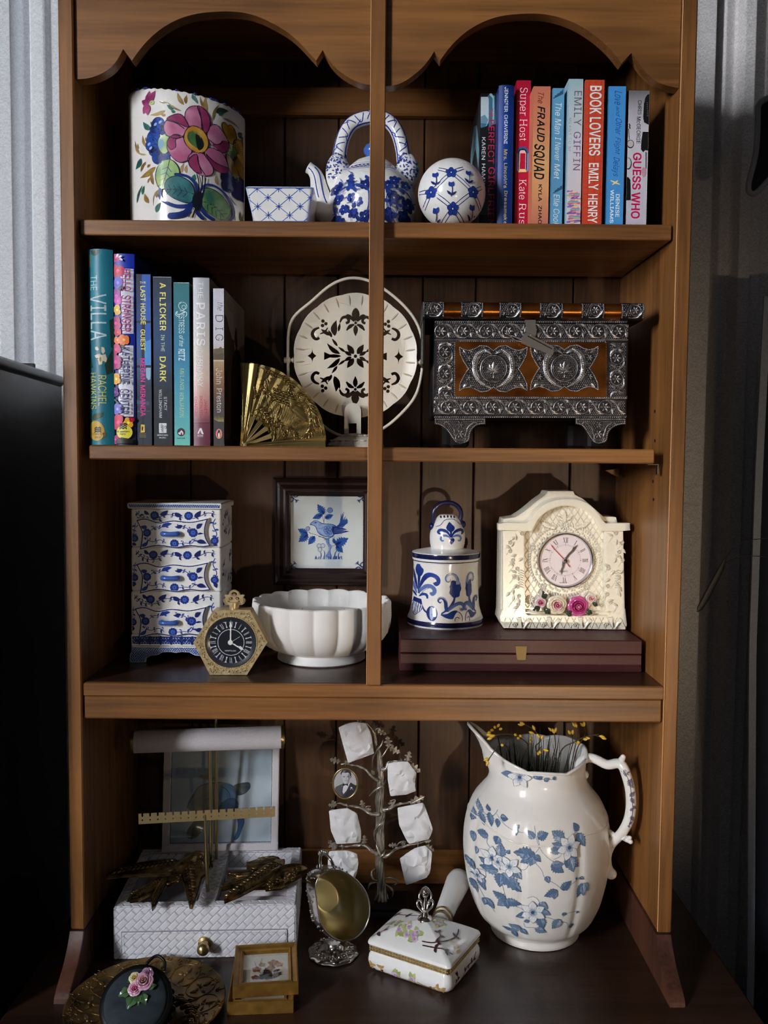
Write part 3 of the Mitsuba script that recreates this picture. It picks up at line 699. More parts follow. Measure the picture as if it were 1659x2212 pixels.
def art(B):
 B.full([(26,36,54),(20,54,96),(22,64,110),(22,50,84),(20,26,36),(24,28,36)],[335,700,1000,1300,1550,2100])
 Y = (238,230,110)
 for s,a,b in(('A',398,456),('FLICKER',500,905),('DARK',1182,1448)):B.text(s,812,a,876,b,Y,bold=True,spacing=.08)
 B.text('IN THE',826,950,862,1128,(206,216,170))
 B.text('STACY',856,1610,888,1752,(216,222,226)); B.text('WILLINGHAM',806,1530,834,1830,(216,222,226))
 B.pl([(804,1888),(884,1888),(884,1992),(804,1992)],(220,224,224))
 rng = np.random.default_rng(8)
 for q in range(9):
  x,y = 812+rng.random()*58,1896+rng.random()*84; B.poly(stroke([B.pt(x,y),B.pt(x+14,y-12),B.pt(x+18,y+12),B.pt(x+4,y+18)],.0004),(60,66,70))
 for s,a,b,y in(('MINOTAUR',786,900,2008),('BOOKS',808,880,2036)):
  p,q = B.pt(a,y+14),B.pt(b,y); B.items.append((fit(glyphs(s,bold=True),p[0],p[1],q[0],q[1],False),lin((226,228,228))))
 B.pl([(742,332),(936,332),(936,342),(742,340)],(150,160,170))
book('dark navy paperback with wide-spaced yellow capitals, scuffed at its corners',ZCk,744,942,332,2110,ZS2,.02,.135,(14,20,30),art,G2)
def art(B):
 B.full([(36,112,116),(38,118,134),(44,128,166),(70,152,178),(92,178,186),(110,196,182)],[165,500,1000,1400,1800,2080])
 W_ = (214,232,234)
 B.poly(stroke([B.pt(*q)for q in[(150,410),(200,405),(240,440),(232,478),(190,480),(185,450),(214,440),(225,470),(190,500),(150,470),(145,430),(170,415)]],.0006),W_)
 B.poly(stroke([B.pt(*q)for q in[(160,505),(220,520),(120,545),(130,515),(110,530),(112,560),(150,572)]],.0008),W_); B.poly(stroke([B.pt(*q)for q in[(180,535),(230,520),(240,550),(225,575)]],.0008),W_)
 B.text('ISTRESS',145,545,212,775,W_); B.text('of the',150,800,208,930,W_,shear=.4); B.text('RITZ',142,962,218,1100,W_,bold=True)
 B.text('MELANIE',162,1192,204,1456,(206,220,160),serif=True); B.text('BENJAMIN',158,1485,202,1780,(206,220,160),serif=True)
 B.el(173,1955,48,48,(70,24,44)); B.pl([(150,1965),(175,1928),(202,1958),(198,1985),(150,1985)],(226,220,220)); B.pl([(172,1960),(184,1960),(184,1985),(172,1985)],(70,24,44)); B.el(148,1968,10,10,(226,220,220))
 p,q = B.pt(130,2036),B.pt(216,2020); B.items.append((fit(glyphs('BANTAM'),p[0],p[1],q[0],q[1],False),lin((40,70,80))))
 B.pl([(90,163),(280,168),(280,178),(90,172)],(200,214,210))
book('teal to aqua paperback with white lettering and a round maroon emblem at its foot',ZDk,86,276,165,2090,ZS2,.02,.13,(20,60,70),art,G2)
def art(B):
 B.full([(176,178,184),(196,194,194),(214,202,190),(222,196,180),(196,130,130),(120,64,80),(110,56,76)],[108,600,1000,1300,1650,1840,2090])
 for s,xa,xb,a,b,t in(('THE',376,438,160,360,0),('PARIS',355,462,412,925,1),('LIBRARY',368,435,985,1420,0)):
  B.text(s,xa-5,a+3,xb-5,b+3,(140,140,148),bold=bool(t),spacing=.1); B.text(s,xa,a,xb,b,(236,236,238),bold=bool(t),spacing=.1)
 B.text('JANET',452,1568,484,1735,(176,56,76)); B.text('SKESLIEN',396,1522,428,1778,(176,56,76)); B.text('CHARLES',338,1532,368,1772,(176,56,76))
 B.pl([(322,1826),(512,1822),(512,1832),(322,1836)],(150,90,100)); B.pl([(322,1846),(512,1844),(512,1850),(322,1852)],(90,40,56))
 B.pl([(370,1975),(400,1908),(420,1908),(446,1978),(424,1978),(404,1935),(392,1972)],(236,230,232)); B.pl([(388,1960),(404,1940),(416,1972),(400,1978)],(150,100,112))
 p,q = B.pt(372,2002),B.pt(442,1986); B.items.append((fit(glyphs('ATRIA',bold=True),p[0],p[1],q[0],q[1],False),lin((236,230,232))))
 B.pl([(376,2008),(442,2008),(442,2012),(376,2012)],(200,190,194))
book('pale grey book fading to pink and plum at its foot with white capitals',ZDk,319,515,110,2090,ZS2,.02,.15,(110,100,104),art,G2,rounded=.0015)
def art(B):
 B.full([(196,196,206),(206,206,214),(204,200,204),(176,150,120),(150,112,76),(110,80,60),(80,70,66),(70,62,62)],[236,600,900,1100,1250,1450,1600,2080])
 B.pl([(560,965),(590,955),(620,955),(645,932),(665,955),(690,950),(690,1095),(560,1092)],(104,90,66)); B.pl([(560,1000),(600,1030),(690,1010),(690,1090),(560,1090)],(84,72,56))
 B.pl([(560,1092),(690,1092),(690,1110),(560,1108)],(206,180,150))
 B.text('the',608,405,672,505,(100,96,104),serif=True,shear=.3)
 for s,a,b in(('D',558,640),('I',705,738),('G',788,862)):B.text(s,585,a,676,b,(96,72,72),serif=True)
 B.text('John',590,1195,662,1380,(226,222,220),serif=True); B.text('Preston',600,1430,660,1718,(226,222,220),serif=True)
 rng = np.random.default_rng(2)
 for q in range(16):
  x = 566+q*8; B.pl([(x,1830),(x+3,1740+40*rng.random()),(x+9,1830)],(150,134,80))
 B.pl([(560,1800),(620,1830),(688,1850),(688,2090),(560,2090)],(64,60,62))
 B.el(626,1975,38,60,(228,120,104)); B.el(626,1975,33,54,(190,170,166)); B.el(626,1978,32,52,(232,132,116)); B.el(624,1985,17,40,(20,20,22)); B.el(628,1942,10,13,(20,20,22)); B.el(626,1990,10,30,(240,236,232)); B.pl([(612,2020),(642,2020),(638,2030),(614,2030)],(230,190,90))
def side_dig(k,x0,x1,ys,d,z0,z1):
 H = z1-z0
 def q(s,t):return(s*d,z0+t*H)
 it = [(sbox(.0006,z0+.0006,d-.0008,z1-.0006),lambda ab:np.stack([np.interp((ab[:,1]-z0)/H,[0,.4,.7,1],[.03,.05,.20,.30])]*3,1)*[1,.9,.88])]
 it[0] = (MultiPolygon([sbox(.0006,z0+.0006+(H-.0012)*i/20,d-.0008,z0+.0006+(H-.0012)*(i+1)/20)for i in range(20)]),it[0][1])
 it += [(Polygon([q(.004,.55),q(.004,.84),q(.1,.83),q(.2,.78),q(.35,.72),q(.45,.72),q(.5,.6),q(.5,.1),q(.004,.05)]),lin((58,46,36))),(Polygon([q(.46,.72),q(.5,.79),q(.54,.82),q(.58,.80),q(.62,.70),q(.56,.66)]),lin((40,34,30))),(Polygon([q(.28,.08),q(.30,.5),q(.40,.62),q(.55,.68),q(.72,.67),q(.86,.58),q(.92,.4),q(.94,.08)]),lin((14,12,12))),(fit(glyphs('the DIG',serif=True),*q(.12,.9),*q(.4,.94),False),lin((90,84,88)))]
 printed('cover_print',k,it,lambda ab,h:np.stack([x1+h,ys+ab[:,0],ab[:,1]],1),'print',h=.0002)
book('slim white and brown paperback with a dark field scene on its cover, beside the fan',ZDk,557,688,236,2090,ZS2,.022,.165,(60,50,46),art,G2,side=side_dig)
# ================================================================ upper and middle shelves: ceramics, mirror, fan, casket
BLUE,BLUE2,BLUE3 = lin((34,62,150)),lin((22,38,104)),lin((110,140,205))
class Rev:
 """a turned body: profile r(z), painted in the plane (x, z) as it shows from the front"""
 def __init__(s,cx,cy,zs,rs,lobes=None):
  s.cx,s.cy = cx,cy; s.f = PchipInterpolator(zs,rs); s.lobes = lobes
 def r(s,z,th=0):
  r = s.f(np.clip(z,s.f.x[0],s.f.x[-1]))
  return r*s.lobes(th)if s.lobes is not None else r
 def __call__(s,ab,h):
  x,z = ab[:,0]-s.cx,ab[:,1]; r0 = s.f(np.clip(z,s.f.x[0],s.f.x[-1]))
  th = np.arcsin(np.clip(x/r0,-.995,.995)); dr_ = (s.f(np.clip(z+1e-4,s.f.x[0],s.f.x[-1]))-s.f(np.clip(z-1e-4,s.f.x[0],s.f.x[-1])))/2e-4
  r = s.r(z,th)+h/np.sqrt(1+dr_**2); zz = z-h*dr_/np.sqrt(1+dr_**2)
  return np.stack([s.cx+r*np.sin(th),s.cy-r*np.cos(th),zz],1)
class Tr:
 """pixels of an enlarged crop of the picture -> (x, z) at depth y"""
 def __init__(s,zm,y):s.zm,s.y = zm,y; s.k = np.linalg.norm(P(*zm(101,100),y)-P(*zm(100,100),y))
 def __call__(s,x,y):p = P(*s.zm(x,y),s.y); return(p[0],p[2])
 def many(s,pts):return[s(*q)for q in pts]
 def pl(s,pts):return Polygon(s.many(pts)).buffer(0)
 def sp(s,pts,n=None):return Polygon(spline(s.many(pts),n or 6*len(pts),True)).buffer(0)
 def st(s,pts,w,**k):return stroke(s.many(pts),w*s.k,**k)
 def el(s,x,y,rx,ry=None,rot=0):return disc(s(x,y),rx*s.k,(ry or rx)*s.k,rot)
 def lf(s,a,b,w,bend=0,serr=0):return leaf(s(*a),s(*b),w,bend,serr)
 def out(s,pts,w):return s.st(list(pts),w,closed=True)
def shades(c1,c2,fr=60,seed=0):
 a,b = lin(c1),lin(c2)
 def f(ab):
  t = meshkit.fbm(np.c_[ab*fr,np.zeros(len(ab))],3,seed)[:,None]; t = np.clip((t-.5)*2.2+.5,0,1)
  return a*(1-t)+b*t
 return f

# ---- flower-painted cachepot with a slanting rim
K = thing('cachepot','large white cachepot painted with pink, blue and yellow flowers','planter')
pcy,pr0 = .112,.0755
tp = Tr(Zm(250,160,5.352),pcy-.055)
pcx = P(406,350,pcy)[0]
zt = P(406,212,pcy-.05)[2]
zb = ZS1+.0003
rimz = lambda X,Y:zt-.14*(X-pcx)+.06*(Y-pcy+pr0)
R1 = Rev(pcx,pcy,[zb,zb+.004,zb+.09,zt-.02,zt+.04],[.0735,.0745,.0752,.0757,.0755])
n = 160; th = np.arange(n)*2*np.pi/n
lev = []
for f_,ins in((0,0),(.02,0),(.5,0),(.93,0),(.985,0),(1,.0018),(1,.0042),(.985,.006),(.5,.006),(.05,.006)):
 r = pr0-ins; X,Y = pcx+r*np.sin(th),pcy-r*np.cos(th); top = rimz(X,Y)+.0007*np.sin(th*46)
 z = zb+(top-zb)*f_
 if ins == 0:rr = R1.r(z); X,Y = pcx+rr*np.sin(th),pcy-rr*np.cos(th)
 lev.append(np.stack([X,Y,z],1))
v = np.stack(lev,1).reshape(-1,3); f = quadfaces(n,len(lev),True); c0 = len(v)
v = np.vstack([v,[[pcx,pcy,zb],[pcx,pcy,zb+.01]]]); i = np.arange(n)*len(lev); i2 = np.roll(i,-1)
f = np.vstack([f,np.stack([i2,i,i*0+c0],1),np.stack([i+len(lev)-1,i2+len(lev)-1,i*0+c0+1],1)])
mat('glaze_warm',lin((226,222,216)),.18,specular=.5,clearcoat=.5,clearcoat_gloss=.9)
add('body',TM(v,f),'glaze_warm',K,smooth=40)
# rim band of blue dabs
m = []
for k in range(60):
 t0 = k*2*np.pi/60+.3*RNG.random(); r = pr0-.0015; X,Y = pcx+r*np.sin(t0),pcy-r*np.cos(t0)
 if RNG.random() <.75:m.append(ball((X,Y,rimz(X,Y)+.0003),.0028,5,(1,1,.55)))
mat('cobalt',BLUE2,.15,clearcoat=.6)
add('rim_dabs',cat_(m),'cobalt',K,smooth=True,label='dark blue rim dabs')
DK = lin((24,20,40))
def painted_petal(it,pts,c1,c2,seed,line=True):
 it.append((tp.sp(pts),shades(c1,c2,70,seed)))
 if line:it.append((tp.st(list(pts),9,closed=True),DK))
it = []
PK1,PK2 = (206,140,168),(140,44,88)
# scattered sprigs first
for a,b,w,c in(((830,430),(757,290),.16,(176,146,90)),((850,415),(862,312),.2,(160,120,70)),((945,370),(920,285),.2,(90,130,120)),((980,400),(945,300),.16,(110,150,150)),((1075,480),(1000,305),.1,(170,136,80)),((1078,470),(1060,300),.14,(176,146,90)),((730,470),(635,430),.26,(70,130,116)),((735,515),(682,490),.3,(60,120,110)),((620,490),(430,522),.1,(196,170,110)),((625,545),(560,525),.25,(180,150,90)),((440,690),(335,580),.2,(60,120,110)),((480,640),(432,600),.3,(60,120,110)),((290,940),(212,755),.09,(170,140,86)),((370,870),(330,730),.12,(170,140,86)),((275,870),(255,800),.14,(160,130,76)),((385,815),(372,760),.2,(150,120,70)),((310,990),(222,1090),.28,(50,100,92)),((300,1140),(375,1040),.16,(140,100,60)),((360,1080),(370,1045),.3,(150,110,70)),((390,1110),(435,1085),.3,(160,110,60)),((500,1120),(290,1210),.14,(170,140,70)),((470,1320),(450,1160),.13,(160,124,70)),((410,1520),(352,1400),.2,(160,124,70)),((240,1485),(325,1300),.08,(50,90,80)),((325,1410),(350,1310),.2,(60,110,96)),((395,1290),(430,1230),.14,(160,130,80)),((505,1470),(535,1380),.24,(176,150,96)),((505,1640),(560,1530),.22,(70,130,110)),((590,1630),(590,1545),.22,(80,140,116)),((800,1200),(828,1090),.16,(186,150,110)),((852,1200),(858,1110),.2,(196,150,120)),((935,1280),(945,1205),.3,(60,130,110)),((1180,1290),(1165,1170),.14,(190,160,110)),((1240,1340),(1235,1230),.16,(190,160,110)),((1130,560),(1200,350),.06,(150,130,70)),((1165,460),(1285,390),.24,(40,70,60)),((1190,480),(1240,440),.3,(50,110,100)),((1380,640),(1400,550),.18,(50,90,80)),((1430,700),(1415,560),.14,(60,100,90)),((1230,500),(1380,530),.1,(170,146,100)),((1440,600),(1450,740),.1,(150,130,80)),((1460,760),(1475,880),.1,(120,100,70)),((1475,1000),(1480,1120),.12,(80,100,80)),((1345,1640),(1325,1480),.1,(140,120,80)),((1420,1660),(1385,1500),.08,(100,90,60)),((1440,1680),(1420,1440),.05,(130,110,80)),((1360,1460),(1290,1360),.05,(190,170,130)),((470,1560),(500,1390),.03,(200,180,140)),((640,400),(540,380),.1,(196,176,120)),((800,500),(640,395),.06,(186,160,110)),((380,960),(255,905),.07,(190,166,110))):
 it.append((tp.lf(a,b,w,.08),shades(c,tuple(int(q*.72)for q in c),200,1)))
for a in(((370,380),(320,335),.35),((430,350),(425,245),.3),((465,370),(500,255),.25),((400,400),(340,490),.34),((405,420),(400,520),.32),((360,400),(430,430),.2)):it.append((tp.lf((400,390),a[1],a[2]),shades((176,90,130),(120,30,80),120,4)))
it.append((tp.el(455,385,32,24),lin((176,200,130))))
# blue flower left, yellow and navy flowers right
for x,y,r in((530,640,75),(590,700,62),(470,780,76),(500,700,66),(450,860,74),(480,930,62),(540,1010,82),(600,1040,70),(630,960,60)):it.append((tp.el(x,y,r+5,r+5),DK)); it.append((tp.el(x,y,r,r),shades((40,84,176),(14,30,90),110,7)))
for x,y in((420,850),(500,640),(440,900),(560,620)):it.append((tp.el(x,y,22,14,40),lin((150,180,220))))
it += [(tp.sp([(640,760),(560,790),(530,850),(545,920),(600,980),(650,950),(660,830)]),shades((196,214,160),(130,170,90),120,3)),(tp.sp([(575,800),(540,850),(560,930),(600,880)]),lin((120,160,190)))]
for pts in([(1300,760),(1230,640),(1222,560),(1250,545),(1275,570),(1300,545),(1335,575),(1350,700)],[(1330,780),(1350,680),(1390,660),(1420,720),(1445,860),(1400,860)],[(1340,850),(1440,870),(1450,1000),(1420,1050)],[(1330,900),(1430,1000),(1440,1100),(1400,1110),(1350,1020)],[(1300,920),(1370,1060),(1360,1100),(1310,1100),(1270,1000),(1260,900)]):
 painted_petal(it,pts,(206,160,50),(140,100,20),9)
for k in range(26):
 a = -1.5+3.3*k/26; it.append((tp.st([(1335+20*math.cos(a),860+30*math.sin(a)),(1335+80*math.cos(a)*.9,860+170*math.sin(a)*.9)],4),DK))
it += [(tp.el(1310,850,44,70),shades((110,140,60),(60,90,50),100,2)),(tp.el(1290,810,26,40),lin((190,190,90)))]
for x,y,r in((1270,1180,70),(1270,1270,64),(1330,1240,76),(1400,1170,60),(1405,1300,62),(1360,1330,50)):it.append((tp.el(x,y,r,r*1.15),shades((30,40,96),(10,14,44),90,5)))
it.append((tp.el(1340,1140,32,40),lin((120,140,90))))
# pink flower
for s,pts in enumerate(([(975,430),(880,460),(838,560),(880,660),(960,720),(1040,690),(1100,660),(1100,560),(1050,460)],[(640,600),(720,545),(790,540),(850,600),(880,690),(820,780),(740,810),(640,770),(600,680)],[(650,850),(720,770),(820,800),(900,890),(910,960),(860,1060),(760,1075),(680,1000),(640,920)],[(900,980),(980,950),(1050,980),(1120,1080),(1130,1160),(1060,1210),(960,1190),(890,1110),(870,1040)],[(1070,740),(1100,640),(1160,600),(1210,640),(1280,760),(1270,850),(1220,905),(1120,850)],[(1060,900),(1140,880),(1230,920),(1275,1040),(1270,1110),(1200,1140),(1120,1070),(1050,980)])):
 painted_petal(it,pts,PK1,(176,92,130),20+s)
for pts in([(975,430),(1050,460),(1100,560),(1095,650),(1060,720),(1020,690),(1010,570)],[(640,590),(720,545),(800,545),(850,610),(880,680),(760,640),(690,610)],[(640,850),(720,775),(790,800),(740,830),(740,900),(690,940),(650,900)],[(880,1060),(960,980),(985,1080),(1010,1190),(940,1170)],[(1220,770),(1280,770),(1275,850),(1230,900),(1170,870),(1130,840),(1200,810)],[(1060,960),(1150,1040),(1270,1060),(1270,1110),(1200,1140),(1110,1070)]):painted_petal(it,pts,(160,62,104),(124,34,80),31)
for pts in([(990,450),(1010,560),(1030,690)],[(640,610),(740,640),(830,700)],[(620,770),(740,815),(830,790)],[(970,1000),(990,1100),(1050,1200)],[(1090,790),(1160,830),(1220,780)],[(1060,960),(1160,1040),(1280,1060)]):it.append((tp.st(pts,9),DK))
it += [(tp.sp([(900,670),(980,670),(1060,740),(1085,840),(1050,930),(970,960),(890,920),(830,830),(845,730)]),shades((206,160,70),(176,116,40),90,2)),(tp.out([(900,670),(980,670),(1060,740),(1085,840),(1050,930),(970,960),(890,920),(830,830),(845,730)],10),DK),(tp.sp([(900,720),(970,730),(1030,820),(1020,910),(950,900),(880,840),(865,770)]),shades((80,120,60),(40,80,50),100,4)),(tp.sp([(960,750),(1020,800),(1035,880),(990,930),(960,860)]),lin((18,26,24)))]
# leaves and stems
for pts,c1,c2,vein in(([(670,1050),(770,1150),(770,1240),(690,1320),(570,1380),(510,1280),(510,1180),(550,1100)],(170,196,120),(80,150,120),[(670,1060),(640,1180),(580,1370)]),([(740,1240),(850,1270),(920,1340),(940,1440),(900,1530),(780,1520),(660,1450),(610,1360),(640,1280)],(70,130,130),(30,80,90),[(940,1440),(800,1400),(640,1390)]),([(1050,1360),(1120,1350),(1230,1420),(1290,1520),(1280,1620),(1220,1680),(1100,1640),(1010,1540),(1030,1440)],(120,160,96),(50,100,80),[(1020,1510),(1120,1530),(1230,1640)])):
 painted_petal(it,pts,c1,c2,12); it.append((tp.st(vein,8),DK))
 a,b,c = (np.array(q,float)for q in vein)
 for t in(.25,.45,.65,.85):
  m0 = a+(c-a)*t
  for sg in(-1,1):
   d = (c-a)/np.linalg.norm(c-a); nn = np.array([-d[1],d[0]])*sg; it.append((tp.st([m0,m0+nn*55+d*40],6),DK))
NV = shades((34,64,140),(16,30,84),80,3)
for pts,w in(([(735,1220),(860,1240),(940,1310),(970,1400),(960,1470)],30),([(560,1390),(560,1470),(620,1530),(740,1580),(880,1570)],40),([(1010,1380),(1050,1320),(1140,1310),(1250,1380),(1310,1480),(1320,1600),(1260,1700)],24),([(1010,1600),(1060,1660),(1130,1700)],40),([(900,1570),(860,1640),(780,1680),(680,1690)],70),([(940,1600),(980,1660),(1020,1700)],40)):it.append((tp.st(pts,w),NV))
for pts in([(965,1210),(985,1300),(970,1480)],[(1020,1220),(1020,1320),(985,1500)],[(1055,1235),(1040,1350),(1000,1500)]):it.append((tp.st(pts,11),DK))
it += [(tp.sp([(930,1450),(1000,1400),(1020,1450),(1000,1600),(940,1620),(920,1540)]),lin((20,24,34))),(tp.st([(930,1600),(900,1690)],22),lin((190,176,140))),(tp.st([(930,1600),(880,1700)],8),DK),(tp.st([(945,1600),(920,1700)],8),DK)]
clip_ = sbox(pcx-.0748,zb+.001,pcx+.0748,zt+.1)
it = [(g.intersection(clip_),c)for g,c in it]
printed('painted_flowers',K,it,R1,h=.0003,dh=.000008,edge=.007)

# ---- small square dish with a blue lattice
K = thing('square_dish','small white flared dish with a blue lattice, between the cachepot and the teapot','dish')
yf = .03; t1 = Tr(Zm(100,0,2.212),yf)
a,b = t1(950,893),t1(1278,895); c,d = t1(985,1062),t1(1247,1062); zb2 = ZS1
def dish_ring(w0,w1,y0,y1,z,r):
 s = sbox(w0+r,y0+r,w1-r,y1-r).buffer(r,quad_segs=4); return np.array([[q[0],q[1],z]for q in s.exterior.coords[:-1]])
topz = a[1]; dep = .085
prof = []
for s,ins in((0,0),(.25,0),(.5,0),(.75,0),(1,0),(1.015,.0012),(1.0,.0034),(.5,.0036),(.1,.004)):
 q = min(s,1)**1.15; x0 = c[0]+(a[0]-c[0])*q; x1 = d[0]+(b[0]-d[0])*q; fl_ = (c[0]-a[0])*(1-q)
 prof.append(dish_ring(x0+ins,x1-ins,yf+fl_+ins,yf+dep-fl_-ins,.0003+zb2+(topz-zb2)*s,.005))
n = len(prof[0]); v = np.stack(prof,1).reshape(-1,3); f = quadfaces(n,len(prof),True)
cc = v.mean(0); v = np.vstack([v,[[cc[0],cc[1],zb2+.0003],[cc[0],cc[1],zb2+(topz-zb2)*.1]]]); L = len(prof); i = np.arange(n)*L; i2 = np.roll(i,-1)
f = np.vstack([f,np.stack([i,i2,i*0+len(v)-2],1)[:,::-1],np.stack([i+L-1,i2+L-1,i*0+len(v)-1],1)])
mm = TM(v,f)
if mm.volume <0:mm.invert()
add('body',mm,'porcelain',K,smooth=35)
def dish_fn(ab,h):
 s = np.clip((ab[:,1]-zb2)/(topz-zb2),0,1)**1.15
 return np.stack([ab[:,0],yf+(c[0]-a[0])*(1-s)-h,ab[:,1]+0*h],1)
it = []; LB = lin((70,104,186))
front = t1.pl([(958,900),(1272,902),(1244,1052),(990,1052)])
for k in range(-4,9):
 x = 905+k*51*2-51*0
 for sg in(1,-1):
  p0,p1 = (x-160,900-0),(x+60,1072); q0,q1 = (x+60*0+160,900),(x-60,1072)
  l = [(x,902),(x+sg*204,1062)]
  it.append((t1.st(l,3.2).intersection(front),LB))
for r in range(3):
 for k in range(4):
  x,y = 1007+102*k-(0 if r!=1 else 0)+(51 if r%2==1 else 0)-(0),902+r*40*1
  x,y = (956+51*((r+1)%2)+102*k,902+40*r*1.0+38*0)
  for dx,dy in((15,0),(0,15)):it.append((t1.st([(x-dx,y+dy),(x+dx,y-dy)],2.6).intersection(front.buffer(.001)),BLUE))
  it.append((t1.el(x,y,5,5).intersection(front),BLUE))
for r in(3,):
 for k in range(3):
  x,y = 956+102*k,1022
  for dx,dy in((15,0),(0,15)):it.append((t1.st([(x-dx+0,y+dy),(x+dx,y-dy)],2.6).intersection(front),BLUE))
it += [(t1.st([(953,897),(1276,899)],4),LB),(t1.st([(988,1050),(1246,1050)],3),LB),(t1.st([(953,897),(987,1050)],2.5),LB),(t1.st([(1276,899),(1246,1050)],2.5),LB)]
printed('painted_lattice',K,it,dish_fn,h=.0002,dh=.00001,edge=.01)

# ---- teapot
K = thing('teapot','blue and white teapot with an arched handle behind the centre post','teapot')
ty = .105; tx = P(804,400,ty)[0]; kq = KP(ty)
zbase = ZS1+.0003; RT = .0585
zs = [zbase,zbase+.003,zbase+.02,zbase+.045,zbase+.07,zbase+.085,zbase+.0915]; rs = [.034,.040,.0535,RT,.0525,.040,.030]
R2 = Rev(tx,ty,zs,rs)
zz = np.linspace(zs[0],zs[-1],30)
add('body',lathe([(0.0001,zbase)]+[(float(R2.r(z)),z)for z in zz]+[(.0001,zs[-1]+.001)],72,(tx,ty,0)),'porcelain',K,smooth=40)
zl = zs[-1]
lid = add('lid',lathe([(.0315,zl-.001),(.032,zl+.001),(.029,zl+.004),(.022,zl+.010),(.012,zl+.0145),(.008,zl+.0155),(.0001,zl+.0158)],48,(tx,ty,0)),'porcelain',K,smooth=40)
add('knob',lathe([(.007,zl+.0155),(.0085,zl+.018),(.0115,zl+.0225),(.0118,zl+.027),(.009,zl+.032),(.004,zl+.0345),(.0001,zl+.035)],32,(tx,ty,0)),'cobalt_light',lid,smooth=40)

tt = Tr(Zm(640,200,1.0),ty);
def tpx(pts,y):return np.array([P(q[0],q[1],y)for q in pts])
spn = spline(tpx([(722,462),(706,455),(694,430),(688,400),(682,378),(672,366),(666,362)],ty),30)
sp_ = tube(spn,np.interp(np.linspace(0,1,30),[0,.2,.6,.9,1],[.0185,.0165,.0105,.0072,.0078]),18,cap=False)
add('spout',sp_,'porcelain',K,smooth=True)
add('spout_mouth',tube([spn[-2],spn[-1]+(spn[-1]-spn[-2])*.02],.0071,16),'dark_hole',K,smooth=False)
hdl = spline(tpx([(733,352),(734,330),(742,296),(760,268),(788,256),(822,255),(846,268),(862,296),(870,330),(872,352)],ty),44)
add('handle',tube(hdl,.0092,16),'porcelain',K,smooth=True)
for sx,pts in((-1,[(742,398),(733,380),(730,360),(732,340)]),(1,[(866,398),(876,380),(880,360),(876,340)])):
 lug = add('handle_lug',tube(spline(tpx(pts,ty),16),np.interp(np.linspace(0,1,16),[0,.3,.7,1],[.020,.0185,.0155,.0105]),16),'porcelain',K,smooth=True)
 c0 = tpx(pts,ty); rng = np.random.default_rng(4); it = []
 for q in range(120):
  t = rng.random(); s = rng.random()*2-1; base = spline(c0,16)[int(t*15)]; w = np.interp(t,[0,.3,.7,1],[.019,.0175,.0145,.0095])
  it.append((disc((base[0]+s*w,base[2]+.002*rng.standard_normal()),.0011+.0008*rng.random(),.0008,rng.random()*180),BLUE if q%3 else BLUE2))
 cl = spline(c0,16)
 def lug_fn(ab,h,cl=cl):
  i = np.argmin(np.abs(cl[:,2][None]-ab[:,1][:,None]),1); w = np.interp(i/15.,[0,.3,.7,1],[.020,.0185,.0155,.0105]); dx = np.clip(ab[:,0]-cl[i,0],-w*.97,w*.97)
  return np.stack([cl[i,0]+dx,ty-np.sqrt(w**2-dx**2)-h,ab[:,1]],1)
 printed('painted_dots',lug,it,lug_fn,h=.0004,dh=0,edge=.003)
# waves along the handle
it = []
for k in range(11):
 a,b = hdl[k*4],hdl[min(k*4+3,43)]
 d = (b-a); nrm = np.array([-d[2],d[0]]); nrm = nrm/(np.linalg.norm(nrm)+1e-9); s = 1 if k%2 else-1
 A,B_ = a[[0,2]],b[[0,2]]
 it.append((stroke([A-nrm*.004*s,(A+B_)/2+nrm*.0055*s,B_-nrm*.0045*s],.0012),BLUE)); it.append((stroke([A+nrm*.007*s,(A+B_)/2+nrm*.003*s],.0009),BLUE))
for sgn in(-1,1):
 nn = np.gradient(hdl[:,[0,2]],axis=0); nn = np.stack([-nn[:,1],nn[:,0]],1); nn/=np.linalg.norm(nn,axis=1,keepdims=True)
 it.append((LineString(hdl[:,[0,2]]+sgn*nn*.0078).buffer(.0006),BLUE))
def hfn(ab,h):
 d2 = np.linalg.norm(hdl[:,[0,2]][None]-ab[:,None],axis=2).min(1); return np.stack([ab[:,0],ty-np.sqrt(np.maximum(.0092**2-d2**2,1e-8))-h,ab[:,1]],1)
printed('painted_scrolls',K,it,hfn,h=.0003,dh=.00001,edge=.004)
it = []
tz = lambda px,py:tuple(P(px,py,ty-.045)[[0,2]])
def vine_flower(c,r,it,col=BLUE,dark=BLUE2,n=5,rot=0.0):
 for g in petals(c,n,r*.15,r,r*.38,rot):it.append((g,col)); it.append((g.boundary.buffer(r*.05),dark))
 it.append((disc(c,r*.28),dark)); it.append((disc(c,r*.13),lin((210,215,230))))
body_box = sbox(tx-RT*.985,zbase+.0005,tx+RT*.985,zs[-1])
for x,y in((742,452),(760,430),(765,462),(775,440),(730,430)):vine_flower(tz(x,y),.0058,it,n=5,rot=x)
for x,y in((724,405),(720,470),(788,470),(790,405)):vine_flower(tz(x,y),.0072,it,BLUE2,BLUE2)
for x,y in((836,465),(850,430),(872,465),(880,440)):vine_flower(tz(x,y),.0085,it,BLUE2,lin((14,26,74)),5,y)
for x,y in((850,392),(836,405),(875,398)):vine_flower(tz(x,y),.0065,it)
for pts in([(735,412),(760,404),(790,410),(797,430),(792,460),(770,478)],[(735,412),(722,430),(724,455),(740,476)],[(838,412),(862,408),(884,420),(889,440)],[(838,412),(834,440),(845,478)]):it.append((stroke([tz(*q)for q in pts],.0011),BLUE)); it.append((stroke([tz(q[0]+3,q[1]+4)for q in pts],.0006),BLUE))
rng = np.random.default_rng(12)
